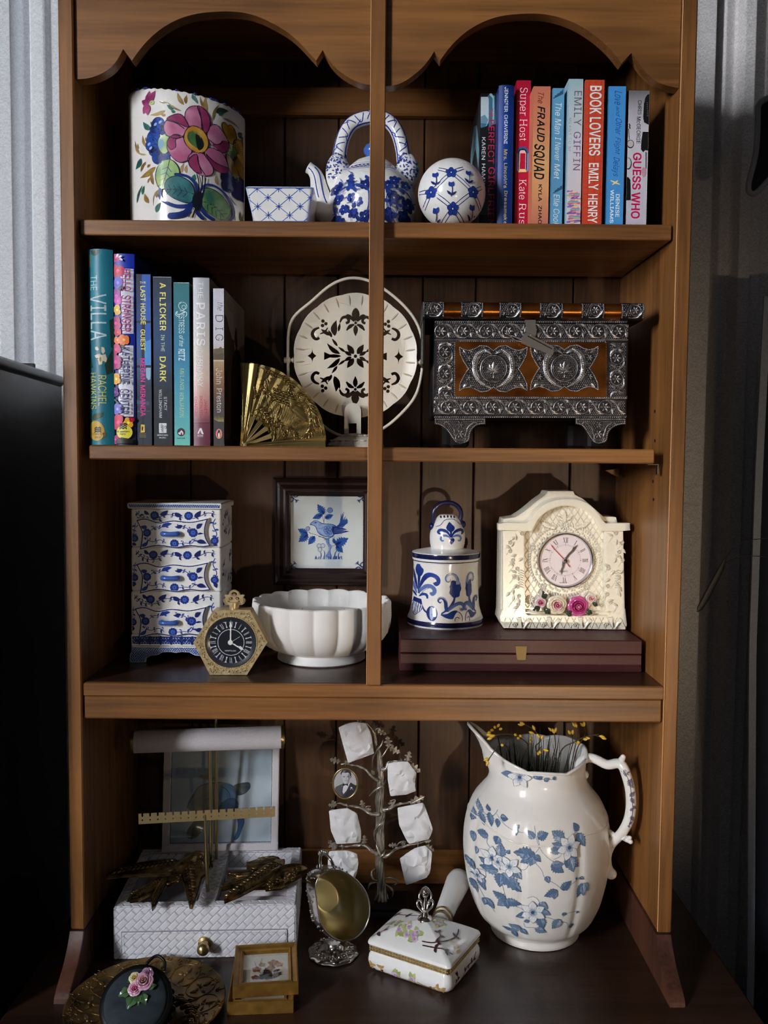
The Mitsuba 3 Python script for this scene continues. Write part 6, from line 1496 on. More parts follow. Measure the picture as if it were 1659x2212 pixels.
bail = spline([(*[tj(x,y)[0]],jy-.003,tj(x,y)[1])for x,y in((512,545),(530,500),(524,420),(528,320),(580,230),(660,185),(735,175),(815,188),(890,235),(935,320),(930,410),(925,470),(950,505))],50)
mat('dark_cobalt',lin((16,20,62)),.12,clearcoat=.6)
add('bail_handle',tube(bail,.0032,12),'dark_cobalt',lid,smooth=True)
for x,y in((510,530),(950,500)):q = tj(x,y); add('handle_end',ball((q[0],jy-.002,q[1]),.0058,10),'dark_cobalt',lid,smooth=True)
def lidring(zc,hw,col):return(sbox(jx-lw,zc-hw,jx+lw,zc+hw),col)
DN = lin((14,20,66))
RLD = Rev(jx,jy,[zl0,zl0+.004,zl1-.002,zl1],[lw*.95,lw*.985,lw,lw*.99])
def band_mesh(name,par,R_,za,zb__,col):
 th = np.linspace(0,2*np.pi,97)[:-1]; zz = np.linspace(za,zb__,5); v = np.stack([np.stack([R_.cx+(R_.r(z)+.0003)*np.sin(th),R_.cy-(R_.r(z)+.0003)*np.cos(th),z+0*th],1)for z in zz],1).reshape(-1,3)
 add(name,TM(v,quadfaces(96,5,True)),'paint',par,smooth=True,color=col)
band_mesh('painted_band',lid,RLD,zl1-.0030,zl1-.0019,DN); band_mesh('painted_band',lid,RLD,zl0+.0062,zl0+.0130,DN); band_mesh('painted_band',lid,RLD,zl0+.0014,zl0+.0026,DN)
band_mesh('painted_band',K,RJ,zj0+.0030,zj0+.0098,DN)
it = []
def scroll(T,pts,w,col=BLUE,taper=(.3,1,.9,.6)):return(T.st(pts,w,taper=list(taper)),col)
T_ = tjf
SH = shades((40,70,150),(24,44,112),90,4)
it += [(T_.sp([(318,1090),(350,1150),(385,1190),(378,1250),(345,1300),(320,1310),(290,1270),(278,1180)]),SH),(T_.pl([(305,1290),(345,1290),(332,1400),(325,1560),(305,1560)]),SH)]
it += [(T_.st([(325,1480),(380,1350),(450,1270),(530,1270),(590,1310),(600,1370),(570,1400),(545,1370)],62,taper=[.3,.8,1.2,1,1,.9,.8]),SH),(T_.st([(325,1540),(380,1470),(450,1430),(520,1450),(545,1510),(510,1550),(490,1520)],60,taper=[.3,.8,1,1,1,.9,.6]),lin((90,116,176))),(T_.st([(325,1600),(380,1560),(430,1570),(440,1620)],40,taper=[.4,1,1,.6]),SH),(T_.st([(300,1500),(275,1380),(255,1260),(245,1210)],34,taper=[.5,1,.8,.3]),SH),(T_.st([(290,1560),(262,1480),(245,1400)],36,taper=[.5,1,.5]),lin((90,116,176))),(T_.st([(285,1600),(255,1560),(235,1540)],34,taper=[.5,1,.5]),SH)]
for pts in([(320,1560),(280,1380),(262,1300)],[(330,1560),(360,1420),(440,1320)],[(340,1580),(400,1500),(470,1460)]):it.append((T_.st(pts,5),BLUE2))
it += [(T_.pl([(250,1625),(355,1640),(365,1715),(235,1690)]),BLUE2),(T_.sp([(232,1700),(365,1722),(350,1800),(290,1860),(250,1885),(225,1810)]),lin((214,218,226))),(T_.out([(232,1700),(365,1722),(350,1800),(290,1860),(250,1885),(225,1810)],8),BLUE2)]
cone = T_.sp([(232,1700),(365,1722),(350,1800),(290,1860),(250,1885),(225,1810)])
for k in range(6):
 it.append((T_.st([(220+30*k,1690),(180+30*k+70,1890)],7).intersection(cone),BLUE2)); it.append((T_.st([(210+34*k,1900),(250+34*k,1690)],7).intersection(cone),BLUE2))
it += [(T_.st([(370,1740),(400,1800),(440,1830)],26,taper=[.5,1,.8]),SH),(T_.el(505,1830,80,108),SH),(T_.el(500,1830,30,100),lin((170,186,216))),(T_.st([(470,1740),(440,1830),(480,1930)],8),DN),(T_.st([(540,1740),(580,1830),(530,1930)],8),DN)]
def feather(x0,sg,s=1.0):
 f_ = lambda x,y:(x0+sg*x*s,y)
 lobes = [f_(40,1350),f_(90,1360),f_(110,1420),f_(118,1470),f_(96,1520),f_(90,1570),f_(40,1590),f_(0,1590),f_(-30,1560),f_(-55,1520),f_(-46,1470),f_(-52,1430),f_(-36,1390),f_(-30,1350),f_(0,1340)]
 it.append((T_.sp(lobes),SH)); it.append((T_.out(lobes,6),BLUE2))
 it.append((T_.st([f_(70,1400),f_(60,1310),f_(10,1250),f_(-60,1250),f_(-105,1300),f_(-90,1350),f_(-50,1345)],36,taper=[1.6,1.4,1,.7,.5,.4,.3]),lin((150,168,206)))); it.append((T_.st([f_(75,1350),f_(55,1270),f_(-20,1230),f_(-90,1250),f_(-118,1310),f_(-90,1360),f_(-50,1350),f_(-44,1320)],8),BLUE2))
 it.append((T_.st([f_(20,1590),f_(0,1660),f_(-80,1760),f_(-180,1830)],40,taper=[.6,1,.8,.4]),SH))
 it.append((T_.st([f_(-100,1800),f_(-110,1720),f_(-130,1640),f_(-180,1605),f_(-220,1640),f_(-190,1670)],44,taper=[1,1.2,.9,.5,.4,.3]),SH)); it.append((T_.st([f_(-90,1790),f_(-90,1680),f_(-130,1600),f_(-200,1590),f_(-230,1640),f_(-195,1675),f_(-175,1650)],7),BLUE2))
 it.append((T_.st([f_(-80,1790),f_(0,1720),f_(90,1680),f_(150,1710),f_(150,1770),f_(110,1760)],50,taper=[.4,.9,1.1,1,.8,.6]),lin((84,110,172)))); it.append((T_.st([f_(-80,1800),f_(0,1700),f_(90,1660),f_(165,1700),f_(150,1785),f_(100,1780),f_(100,1745)],6),BLUE2))
 it.append((T_.sp([f_(-190,1840),f_(-100,1830),f_(-20,1790),f_(60,1790),f_(20,1850),f_(-10,1900),f_(-90,1895),f_(-150,1870)]),SH)); it.append((T_.st([f_(0,1790),f_(80,1810),f_(130,1870),f_(120,1950),f_(60,1970),f_(20,1920),f_(50,1880),f_(90,1900)],9),BLUE2))
feather(820,1); feather(1075,-1,.55)
it = [(g.intersection(sbox(jx-.0555,zj0+.012,jx+.0555,zl0-.002)),c)for g,c in it]
printed('painted_scrolls',K,it,RJ,h=.0003,dh=.000006,edge=.005)
it = []; T2 = Tr(Zm(860,1060,6.91),jy-.02)
it += [(T2.sp([(766,470),(810,510),(842,545),(830,590),(800,620),(805,690),(770,690),(770,620),(735,590),(718,545),(735,510)]),SH),(T2.pl([(755,705),(832,705),(838,740),(815,775),(792,800),(765,775),(750,740)]),SH),(T2.el(790,765,20,18),lin((200,208,224)))]
for s in(-1,1):
 x = lambda v:785+s*v
 it += [(T2.st([(x(10),690),(x(50),620),(x(110),590),(x(165),590),(x(185),625),(x(155),645)],40,taper=[.3,.8,1.1,1,.9,.5]),SH),(T2.st([(x(15),700),(x(60),670),(x(120),672),(x(150),710),(x(130),745),(x(105),735)],34,taper=[.3,.9,1,.9,.8,.5]),lin((96,120,178))),(T2.st([(x(10),690),(x(60),600),(x(120),570),(x(180),580)],5),BLUE2)]
it.append((T2.st([(570,540),(640,510),(690,450),(770,428),(850,440),(920,500),(955,510)],6),BLUE2))
for k,x in enumerate((645,695,745,795,842)):it.append((T2.el(x,398-4*(2-abs(k-2)),12,17),lin((30,30,44))))
printed('painted_lily',lid,it,RK,h=.0003,dh=.000006,edge=.004)

# ---- white mantel clock with roses
K = thing('mantel_clock','cream porcelain arched clock with applied roses, standing on the mahogany box','clock')
cyf = .142; tw = Tr(Zm(1060,1040,5.184),cyf); wk = tw.k; mat('cream_porcelain',lin((232,226,206)),.26,clearcoat=.3,clearcoat_gloss=.9)
sh0 = zq+.0003-tw(820,1655)[1]
def W2(x,y):q = tw(x,y); return(q[0],q[1]+sh0)
def WP(pts):return Polygon([W2(*q)for q in pts]).buffer(0)
cf = lambda y0:(lambda ab,h:np.stack([ab[:,0],y0-np.asarray(h),ab[:,1]],1))
arch_o = [W2(*q)for q in spline([(420,470),(500,340),(620,240),(760,195),(880,188),(1010,205),(1130,270),(1220,370),(1275,470)],40)]
arch_i = [W2(*q)for q in spline([(470,545),(540,410),(650,320),(760,275),(870,265),(980,285),(1090,345),(1180,440),(1235,550)],40)]
bodyp = Polygon([W2(125,1480),W2(140,540),W2(165,420)]+[W2(*q)for q in spline([(300,400),(420,320),(540,220),(640,150)],14)]+[W2(665,105),W2(955,105),W2(975,145)]+[W2(*q)for q in spline([(1060,190),(1180,290),(1290,390)],12)]+[W2(1440,400),W2(1455,450),W2(1500,545),W2(1520,1420),W2(1535,1600),W2(1510,1655),W2(150,1640),W2(110,1560)]).buffer(.0015).buffer(-.0015)
add('body',bevel_extrude(bodyp,.052,.006,cf(cyf+.064),4),'cream_porcelain',K,smooth=50)
face_b = WP([(400,1420),(395,560),(470,545)]+[tuple(q)for q in spline([(470,545),(540,410),(650,320),(760,275),(870,265),(980,285),(1090,345),(1180,440),(1235,550)],40)]+[(1290,560),(1300,1440)])
cornice = Polygon([W2(85,535),W2(85,465),W2(170,455),W2(400,458)]+arch_o[2:-2]+[W2(1290,460),W2(1560,458),W2(1565,540),W2(1470,548),W2(1300,550)]+arch_i[::-1]+[W2(440,548),W2(130,540)]).buffer(0)
add('cornice',bevel_extrude(cornice,.0165,.003,cf(cyf+.0145),4),'cream_porcelain',K,smooth=50)
for pts in([(140,545),(385,545),(380,700),(390,1420),(400,1500),(140,1500)],[(1285,550),(1490,550),(1510,1450),(1295,1450),(1275,1000)]):add('column',bevel_extrude(WP(pts),.012,.003,cf(cyf+.0125),4),'cream_porcelain',K,smooth=50)
add('plinth',bevel_extrude(WP([(108,1500),(130,1440),(380,1460),(420,1495),(1330,1500),(1370,1440),(1515,1420),(1535,1600),(1515,1655),(150,1640),(112,1570)]),.0165,.004,cf(cyf+.0165),4),'cream_porcelain',K,smooth=50)
RL = Relief(); rng = np.random.default_rng(17)
dc = np.array(W2(848,882)); r1 = 318*wk
fz = face_b.buffer(-.001).difference(disc(dc,322*wk,q=16))
f1 = cf(cyf+.0118); f2 = cf(cyf+.0002)
for a,b,c,d in((-9,0,0,0),):
 for k in range(-14,15):
  for sl in(1,-1):
   x = 848+k*70; g = LineString([W2(x-400*sl,1500),W2(x+400*sl,260)]).buffer(.0006).intersection(face_b.difference(disc(dc,410*wk))); RL.flat(g,.0008,.0003,0,f1)
for k in range(80):
 a = 2*np.pi*k/80; rr = (348+14*math.sin(k*2.1))*wk; RL.bead(dc+rr*np.array([math.cos(a),math.sin(a)]),.0019,.0006,f1)
 rr = 385*wk; RL.flat(leaf(dc+rr*np.array([math.cos(a),math.sin(a)]),dc+(rr+.005)*np.array([math.cos(a+.08),math.sin(a+.08)]),.3).intersection(fz),.0012,.0005,0,f1)
for x,y,r in((850,490,52),(480,740,40),(1215,760,40),(450,1330,56),(1090,1180,44),(600,1180,40),(1240,1360,46)):RL.flower(W2(x,y),r*wk,f1,0,10)
for a,b in(((845,470),(845,310)),((700,520),(560,440)),((1000,520),(1140,450)),((760,520),(640,500)),((940,520),(1060,500)),((840,440),(760,380)),((860,440),(940,380))):RL.flat(leaf(W2(*a),W2(*b),.2,0,1),.002,.0008,0,f1)
for x0_,x1_,y0_,y1_ in((215,370,570,1420),(1300,1490,570,1400)):
 for k in range(26):
  x,y = x0_+rng.random()*(x1_-x0_),y0_+(y1_-y0_)*(k+rng.random()*.6)/26; a = rng.random()*6.28
  if k%3 == 0:RL.flower(W2(x,y),26*wk,f2,0,7)
  else:RL.flat(leaf(W2(x,y),W2(x+70*math.cos(a),y+70*math.sin(a)),.22),.0018,.0007,0,f2)
  if k%2:RL.flat(LineString([W2(x,y),W2(x-50,y+70)]).buffer(.0005),.001,.0004,0,f2)
 for k in range(8):RL.flat(stroke([W2(x0_+90,1000+26*k),W2(x0_+120,985+26*k),W2(x0_+150,1000+26*k)],16*wk,taper=[.4,1,.4]),.0018,.0007,0,f2)
f3 = cf(cyf-.0002); pln = WP([(150,1510),(1500,1510),(1505,1640),(160,1625)])
for k in range(34):
 x = 170+1320*k/34; RL.flat(LineString([W2(x,1520),W2(x+60*(1 if k%2 else-1),1640)]).buffer(.0005).intersection(pln),.0009,.0003,0,f3)
for x in(330,660,1010,1350):
 RL.flat(stroke([W2(x-10,1510),W2(x,1570),W2(x+20,1620)],44*wk,taper=[1,.9,.4]),.0026,.001,0,f3); RL.flat(stroke([W2(x+110,1530),W2(x+70,1580),W2(x+40,1640)],40*wk,taper=[.9,1,.4]),.0026,.001,0,f3); RL.flat(spiral(W2(x-70,1595),30*wk,1.2,16*wk),.002,.0007,0,f3)
RL.flat(LineString([W2(400,1450),W2(560,1470),W2(850,1480),W2(1300,1455)]).buffer(.0013),.002,.0009,0,cf(cyf+.008))
RL.done('molded_relief',K,'cream_porcelain')
mat('dial_pink',lin((232,220,222)),.35); mat('chrome',lin((200,198,198)),.15,metallic=1.0)
def front_ring(prof,c,y,n=96):
 m = lathe(prof,n); m = TM(np.stack([c[0]+m.vertices[:,0],y-m.vertices[:,2],c[1]-m.vertices[:,1]],1),m.faces)
 if m.volume <0:m.invert()
 return m
add('bezel',front_ring([(316*wk,0),(316*wk,.004),(308*wk,.0062),(298*wk,.0056),(290*wk,.002),(290*wk,0),(316*wk,0)],dc,cyf+.0105),'chrome',K,smooth=35)
d2 = np.array(W2(830,882)); Rdl = 288*wk
dl = add('dial',front_ring([(.0001,0),(Rdl,0),(Rdl,.0025),(.0001,.0025)],dc,cyf+.0115),'dial_pink',K,smooth=30)
it = []; DKc = lin((50,46,54)); numerals(dc,228*wk,60*wk,44*wk,it,DKc)
for k in range(60):
 a = math.pi/30*k; d = np.array([math.sin(a),math.cos(a)]); it.append((LineString([dc+d*168*wk,dc+d*(180 if k%5 else 184)*wk]).buffer((.9 if k%5 else 1.6)*wk*1.5),DKc))
q = [W2(780,1018),W2(878,998)]; it.append((fit(glyphs('QUARTZ'),q[0][0],q[0][1],q[1][0],q[1][1],False),DKc)); q = [W2(782,1140),W2(870,1130)]; it.append((fit(glyphs('MADE IN CHINA'),q[0][0],q[0][1],q[1][0],q[1][1],False),DKc))
fd = cf(cyf+.0088); printed('dial_print',dl,it,fd,'print',h=.0002,dh=.000005)
mat('hand_black',lin((16,15,18)),.35); mat('hand_red',lin((176,22,58)),.4)
for nm,pts,m,y in(('minute_hand',[(835,870),(880,810),(925,765),(935,740),(990,706),(962,755),(945,780),(900,820),(858,880)],'hand_black',.0078),('hour_hand',[(815,890),(812,960),(802,975),(796,1005),(803,1045),(815,1005),(822,978),(835,960),(846,895)],'hand_black',.0074),('second_hand',[(680,700),(702,715),(715,740),(840,870),(880,925),(898,940),(898,960),(884,950),(872,928),(832,876),(705,742),(692,720)],'hand_red',.0068)):
 add(nm,extrude(WP(pts),.0004,cf(cyf+y)),m,K,smooth=False)
hb = W2(845,886); add('hub',front_ring([(.0001,0),(30*wk,0),(30*wk,.0012),(22*wk,.003),(.0001,.0034)],hb,cyf+.0070,24),'chrome',K,smooth=30)
# roses
def rose(name,par,c,y,r,cols,seed=0,layers=4):
 """cupped petals wound about a bud; the colours run from the heart outwards"""
 rng = np.random.default_rng(seed); V,F,C,o = [],[],[],0
 for L in range(layers):
  n = [3,4,5,6,6][L]; R_ = r*(.22+.78*L/(layers-1));
  for k in range(n):
   a0 = 2*np.pi*k/n+L*.7+rng.random()*.3
   u = np.linspace(-1,1,9); w = np.linspace(0,1,7); U,Wv = np.meshgrid(u,w,indexing='ij')
   half = np.pi/n*1.25; ang = a0+U*half*(1-.12*Wv**3); rad = R_*(.35+.65*Wv**.8)*(1-.10*U**2*Wv); rad = rad+r*.10*np.clip(Wv-.8,0,1)*3
   hgt = r*(.85-.55*L/(layers-1))*Wv**.7*(1-.18*U**2)-r*.16*np.clip(Wv-.82,0,1)*5
   p = np.stack([c[0]+rad*np.cos(ang),y-hgt-r*.06*rng.random(),c[1]+rad*np.sin(ang)],-1).reshape(-1,3)
   f = quadfaces(9,7); V.append(p); F.append(np.vstack([f])+o); o += len(p)
   t = Wv.reshape(-1); base = lin(cols[min(L,len(cols)-1)]); edge = lin(cols[min(L+1,len(cols)-1)]); C.append(base*(1-t[:,None]*.6)+edge*(t[:,None]*.6))
 bm = ball((c[0],y-r*.72,c[1]),r*.13,6); V.append(bm.vertices); F.append(bm.faces+o); C.append(np.tile(lin(cols[0]),(len(bm.vertices),1)))
 return add(name,TM(np.vstack(V),np.vstack(F)),'paint',par,smooth=True,color=np.vstack(C))
def flat_leaf(name,par,a,b,y,w,c1,c2,lift=.003):
 a,b = np.asarray(a,float),np.asarray(b,float); d = b-a; L = np.linalg.norm(d); d/=L; n = np.array([-d[1],d[0]])
 t = np.linspace(0,1,11); s = np.linspace(-1,1,7); Tt,S = np.meshgrid(t,s,indexing='ij'); ww = np.sin(np.pi*Tt**.75)*w*L*(1+.12*np.cos(Tt*50))
 xz = a+Tt[...,None]*L*d+(S*ww)[...,None]*n; h = lift*(np.sin(np.pi*Tt)+.5*np.abs(S)*np.sin(np.pi*Tt))
 v = np.stack([xz[...,0],y-h,xz[...,1]],-1).reshape(-1,3); vein = (np.abs(S)<.1)|(np.abs(np.sin(Tt*22-np.abs(S)*3))<.25)
 cc = np.where(vein.reshape(-1,1),lin(c2),lin(c1)); f = quadfaces(11,7); bk = v+[0,.0006,0]
 return add(name,TM(np.vstack([v,bk]),np.vstack([f,f[:,::-1]+len(v)])),'paint',par,smooth=True,color=np.vstack([cc,cc]))
ry = cyf+.004
for x,y,r,cols,sd in((740,1372,108,[(196,60,116),(226,170,180),(226,214,184),(232,222,196)],1),(975,1388,112,[(226,130,170),(160,26,96),(168,30,104),(206,90,150)],2),(562,1350,60,[(180,40,96),(186,60,110),(232,206,212)],3),(1128,1305,58,[(206,90,120),(232,190,190),(232,218,206)],4)):rose('rose',K,W2(x,y),ry-(.002 if r>90 else 0),r*wk,cols,sd,len(cols))
G_,GV = (62,72,52),(36,44,36)
for a,b in(((610,1310),(585,1215)),((555,1395),(470,1435)),((600,1410),(670,1480)),((920,1480),(826,1450)),((1060,1440),(1145,1470)),((1140,1350),(1202,1385))):flat_leaf('rose_leaf',K,W2(*a),W2(*b),ry-.003,.34,G_,GV)
# ================================================================ dresser top: jewellery stand, birds, picture
ZT0 = ZD+.0003
mat('white_leather',lin((224,224,228)),.5,specular=.35); mat('white_leather_gap',lin((150,150,156)),.6)
mat('linen',fabric_noise((208,203,206),.12,1400),.9); mat('antique_brass',lin((172,152,108)),.32,metallic=.95); mat('satin_gold',lin((206,182,132)),.35,metallic=.75)
mat('velvet_grey',lin((150,148,150)),.95)
K = thing('jewellery_stand','white woven leather jewellery box with a drawer, brass poles and hanging bars','jewelry stand')
jx0,jx1,jy0,jy1 = -.3412,-.1022,.0440,.2180
jz1 = ZT0+.0703
wall_t = .013
def weave(region,fn,L=.0150,W=.0083,d=.0011,ang=45):
 c = region.centroid; out = []; a,b,c_,d_ = region.bounds; R_ = math.hypot(c_-a,d_-b)/2+L
 for i in range(int(-R_/W),int(R_/W)+1):
  for j in range(int(-R_/L)-1,int(R_/L)+1):
   x = j*L+(i%2)*L/2; q = sbox(x+.00035,i*W+.00035,x+L-.00035,(i+1)*W-.00035)
   q = affinity.translate(affinity.rotate(q,ang,origin=(0,0)),c.x,c.y).intersection(region)
   for g in polys(q):
    if g.area >3e-6:m = bevel_extrude(g,d,d*.7,None,1); out.append(TM(fn(m.vertices[:,:2],m.vertices[:,2]),m.faces))
 m = cat_(out)
 if m.volume <0:m.invert()
 return m
inner = [rbox(jx0,jx1,jy0,jy0+wall_t,ZT0,jz1,.001),rbox(jx0,jx1,jy1-wall_t,jy1,ZT0,jz1,.001),rbox(jx0,jx0+wall_t,jy0,jy1,ZT0,jz1,.001),rbox(jx1-wall_t,jx1,jy0,jy1,ZT0,jz1,.001),rbox(jx0+.005,jx1-.005,jy0+.005,jy1-.005,ZT0+.0003,ZT0+.034,.001)]
jxc = (jx0+jx1)/2
inner.append(rbox(jxc-.0115,jxc+.0115,jy0+.005,jy1-.005,ZT0+.03,jz1-.001,.001))
add('carcass',cat_(inner),'white_leather_gap',K,smooth=False)
fr_ = lambda ab,h:np.stack([ab[:,0],jy0-np.asarray(h),ab[:,1]],1)
dz0,dz1 = ZT0+.006,ZT0+.0375; dxa,dxb = jx0+.0108,jx1-.0108
face = sbox(jx0+.0003,ZT0+.0003,jx1-.0003,jz1-.0003).difference(sbox(dxa-.0006,dz0-.0006,dxb+.0006,dz1+.0006))
add('woven_front',weave(face,fr_),'white_leather',K,smooth=False)
tp_ = lambda ab,h:np.stack([ab[:,0],ab[:,1],jz1+np.asarray(h)],1)
top = sbox(jx0+.0003,jy0+.0003,jx1-.0003,jy1-.0003).difference(unary_union([sbox(jx0+wall_t,jy0+wall_t,jxc-.0117,jy1-wall_t),sbox(jxc+.0117,jy0+wall_t,jx1-wall_t,jy1-wall_t)]))
add('woven_rim',weave(top,tp_,ang=38),'white_leather',K,smooth=False)
add('woven_back_lining',weave(sbox(jx0+wall_t,ZT0+.036,jx1-wall_t,jz1-.001),lambda ab,h:np.stack([ab[:,0],jy1-wall_t-np.asarray(h),ab[:,1]],1)),'white_leather',K,smooth=False)
for sx,xx in((-1,jx0),(1,jx1)):add('woven_side',weave(sbox(jy0+.0003,ZT0+.0003,jy1-.0003,jz1-.0003),lambda ab,h,sx=sx,xx=xx:np.stack([xx+sx*np.asarray(h),ab[:,0],ab[:,1]],1)),'white_leather',K,smooth=False)
dr_ = add('drawer',rbox(dxa,dxb,jy0-.0022,jy0+.003,dz0,dz1,.0008),'white_leather_gap',K,smooth=False)
fr2 = lambda ab,h:np.stack([ab[:,0],jy0-.0022-np.asarray(h),ab[:,1]],1)
add('woven_panel',weave(sbox(dxa+.0003,dz0+.0003,dxb-.0003,dz1-.0003),fr2),'white_leather',dr_,smooth=False)
st = []
for za in(dz0+.0025,dz1-.0025):
 for k in range(60):
  x = dxa+.003+(dxb-dxa-.006)*k/60; q = fr2(np.array([[x,za],[x+.0022,za]]),np.array([.0009,.0009])); st.append(tube(q,.00035,5))
for xa_ in(dxa+.0025,dxb-.0025):
 for k in range(9):z = dz0+.003+(dz1-dz0-.006)*k/9; q = fr2(np.array([[xa_,z],[xa_,z+.0022]]),np.array([.0009,.0009])); st.append(tube(q,.00035,5))
mat('thread',lin((176,176,182)),.8); add('stitching',cat_(st),'thread',dr_,smooth=True,kind='stuff')
kb = P(804/3.77+230,895/3.77+1800,jy0)
add('knob',xf(lathe([(.0001,0),(.0088,0),(.0088,.002),(.0055,.0035),(.0045,.008),(.0068,.011),(.0082,.0145),(.0078,.018),(.005,.0212),(.0001,.0222)],32),rx=math.pi/2,t=(kb[0],jy0-.003,(dz0+dz1)/2)),'antique_brass',dr_,smooth=40)
# padded ring rolls in the right tray
for k in range(6):
 y = jy0+wall_t+.012+k*(jy1-jy0-2*wall_t-.016)/6; add('ring_roll',tube([(jxc+.0125,y,ZT0+.047),(jx1-wall_t-.001,y,ZT0+.047)],.0108,16),'linen',K,smooth=35)
add('tray_lining',rbox(jx0+wall_t,jxc-.0118,jy0+wall_t,jy1-wall_t,ZT0+.034,ZT0+.0375,.0005),'velvet_grey',K,smooth=False)
# poles and bars
p1,p2,p3 = PZ(452,1927,jz1),PZ(465,1872,jz1),PZ(477,1856,jz1)
zbar,zroll = P(450,1762,p1[1])[2],P(462,1597,p2[1])[2]
add('pole',tube([p1-[0,0,.004],[p1[0]-.0035,p1[1],zbar+.002]],.0024,14),'antique_brass',K,smooth=30)
add('pole',tube([p2-[0,0,.004],[p2[0]-.002,p2[1],zroll]],.0026,14),'antique_brass',K,smooth=30)
ztop3 = 1.0945; add('pole',tube([p3-[0,0,.004],[p3[0],p3[1],ztop3-.004]],.0023,14),'antique_brass',K,smooth=30)
add('top_bar',tube([(p3[0]-.03,p3[1],ztop3-.004),(p3[0]+.03,p3[1],ztop3-.004)],.0023,12),'antique_brass',K,smooth=30)
bl_,br_ = P(303,1763,p1[1]-.010),P(597,1750,p1[1]+.010); d = br_-bl_; d[2] = 0; Lb = np.linalg.norm(d); d/=Lb; zb0 = zbar-.006
bp = sbox(0,0,Lb,.0142); cuts = []
for k in range(18):
 x = Lb*(.028+k*.0555); cuts += [sbox(x-.0011,.0098,x+.0011,.02),disc((x,.0052),.0011,q=4)]
bp = bp.difference(unary_union(cuts)); org = np.array([bl_[0],bl_[1],zb0]); nrm = np.array([d[1],-d[0],0])
add('earring_bar',extrude(bp,.0014,lambda ab,h:org+ab[:,:1]*d+ab[:,1:2]*np.array([0,0,1])+np.asarray(h)[:,None]*nrm),'satin_gold',K,smooth=False)
ra,rb = P(294,1600,p2[1]-.008),P(621,1593,p2[1]+.008); ra[2] = rb[2] = zroll; dv = (rb-ra)/np.linalg.norm(rb-ra); rr_ = 24.5*KP(p2[1])
rl = add('bracelet_roll',tube([ra+dv*.004,rb-dv*.004],rr_,48),'linen',K,smooth=30)
for a,s in((ra,1),(rb,-1)):add('end_cap',tube([a+dv*s*.0042,a+dv*s*.0005,a-dv*s*.0012],[rr_+.0006,rr_+.0004,rr_-.001],48),'antique_brass',rl,smooth=30)
mat('black_cord',lin((14,13,14)),.7)
kc = [p2[0],p2[1]-.003,jz1+.010]
add('cord_knot',cat_([tube(spline([(kc[0]+dx,kc[1]-.002,kc[2]+dz)for dx,dz in q],14),.0006,6)for q in([(-.002,.004),(.003,.008),(.004,.002),(-.001,-.001)],[(0,0),(.002,-.010),(.003,-.02)],[(0,0),(-.004,-.012),(-.006,-.018)],[(.003,.006),(.006,.014)])]),'black_cord',K,smooth=True)

stm = T4().translate([jxc,jy0,0]).rotate([0,0,1],2.6).translate([-jxc,-jy0,0])
for key in[q for q in scene if q.startswith(K+'__')]:scene[key]['to_world'] = stm
# ---- turtle picture leaning at the back of the box
K = thing('turtle_picture','white framed watercolour of a sea turtle leaning behind the jewellery poles','picture')
qa,qb = np.array([P(352,1834,.2075)[0],.2075,jz1+.0022]),np.array([P(600,1834,.2075)[0],.2075+.0095,jz1+.0022])
Wp,Hp = qb[0]-qa[0],.172; ex = (qb-qa)/np.linalg.norm(qb-qa); ez = np.array([0,.13,1.0]); ez/=np.linalg.norm(ez); F_ = frame_of(qa,ex,ez)
mat('white_frame',lin((206,200,202)),.5); fw = .0105
for a,b in((sbox(0,0,Wp,fw),0),(sbox(0,Hp-fw,Wp,Hp),0),(sbox(0,fw,fw,Hp-fw),0),(sbox(Wp-fw,fw,Wp,Hp-fw),0)):add('frame_rail',bevel_extrude(a,.011,.001,lambda ab,h:F_(ab,np.asarray(h)),1),'white_frame',K,smooth=False)
sx_ = lambda x,y:(np.interp(x,[460,1392],[0,Wp])+(1035-y)*0.0,(1035-y)/3.77*KP(.214)*1.0)
pic = []; bg = sbox(fw-.001,fw-.001,Wp-fw+.001,Hp-fw+.001)
V_,F2 = flat(bg)
def wash(ab):return shades((150,166,178),(186,200,208),22,3)(ab)
grid = MultiPolygon([sbox(fw+i*(Wp-2*fw)/30,fw+j*(Hp-2*fw)/30,fw+(i+1)*(Wp-2*fw)/30,fw+(j+1)*(Hp-2*fw)/30)for i in range(30)for j in range(30)])
pic.append((grid,wash))
def tpg(pts):return Polygon(spline([sx_(*q)for q in pts],60,True)).buffer(0)
pic += [(tpg([(650,680),(700,570),(790,500),(900,480),(980,500),(1010,580),(1000,660),(900,700),(820,740),(700,720)]),shades((176,164,140),(120,132,128),60,2)),(tpg([(740,430),(830,425),(880,460),(840,470),(770,450)]),shades((170,140,120),(150,140,136),60,3)),(tpg([(930,500),(1000,500),(1050,560),(1050,640),(1000,680),(930,660),(900,580)]),shades((50,84,120),(110,150,176),120,5)),(tpg([(1020,520),(1090,490),(1150,490),(1158,530),(1120,570),(1060,590)]),shades((40,66,100),(120,120,90),120,6)),(tpg([(760,640),(860,620),(940,660),(900,720),(800,740)]),shades((70,100,110),(140,140,120),90,7)),(tpg([(690,820),(760,760),(840,740),(800,840),(740,920),(670,940),(650,890)]),shades((60,80,84),(130,136,110),90,8)),(tpg([(1060,760),(1110,780),(1095,880),(1060,950),(1030,955),(1060,860)]),shades((30,58,100),(60,100,140),90,9)),(tpg([(940,640),(1040,620),(1060,700),(960,760),(900,720)]),shades((30,50,84),(60,90,120),90,10))]
for pts in([(690,600),(740,520),(830,490),(920,485)],[(650,690),(680,620),(720,570)],[(930,520),(980,560),(1000,640)],[(1060,590),(1110,578),(1150,540)]):pic.append((stroke([sx_(*q)for q in pts],.0009),lin((40,70,110))))
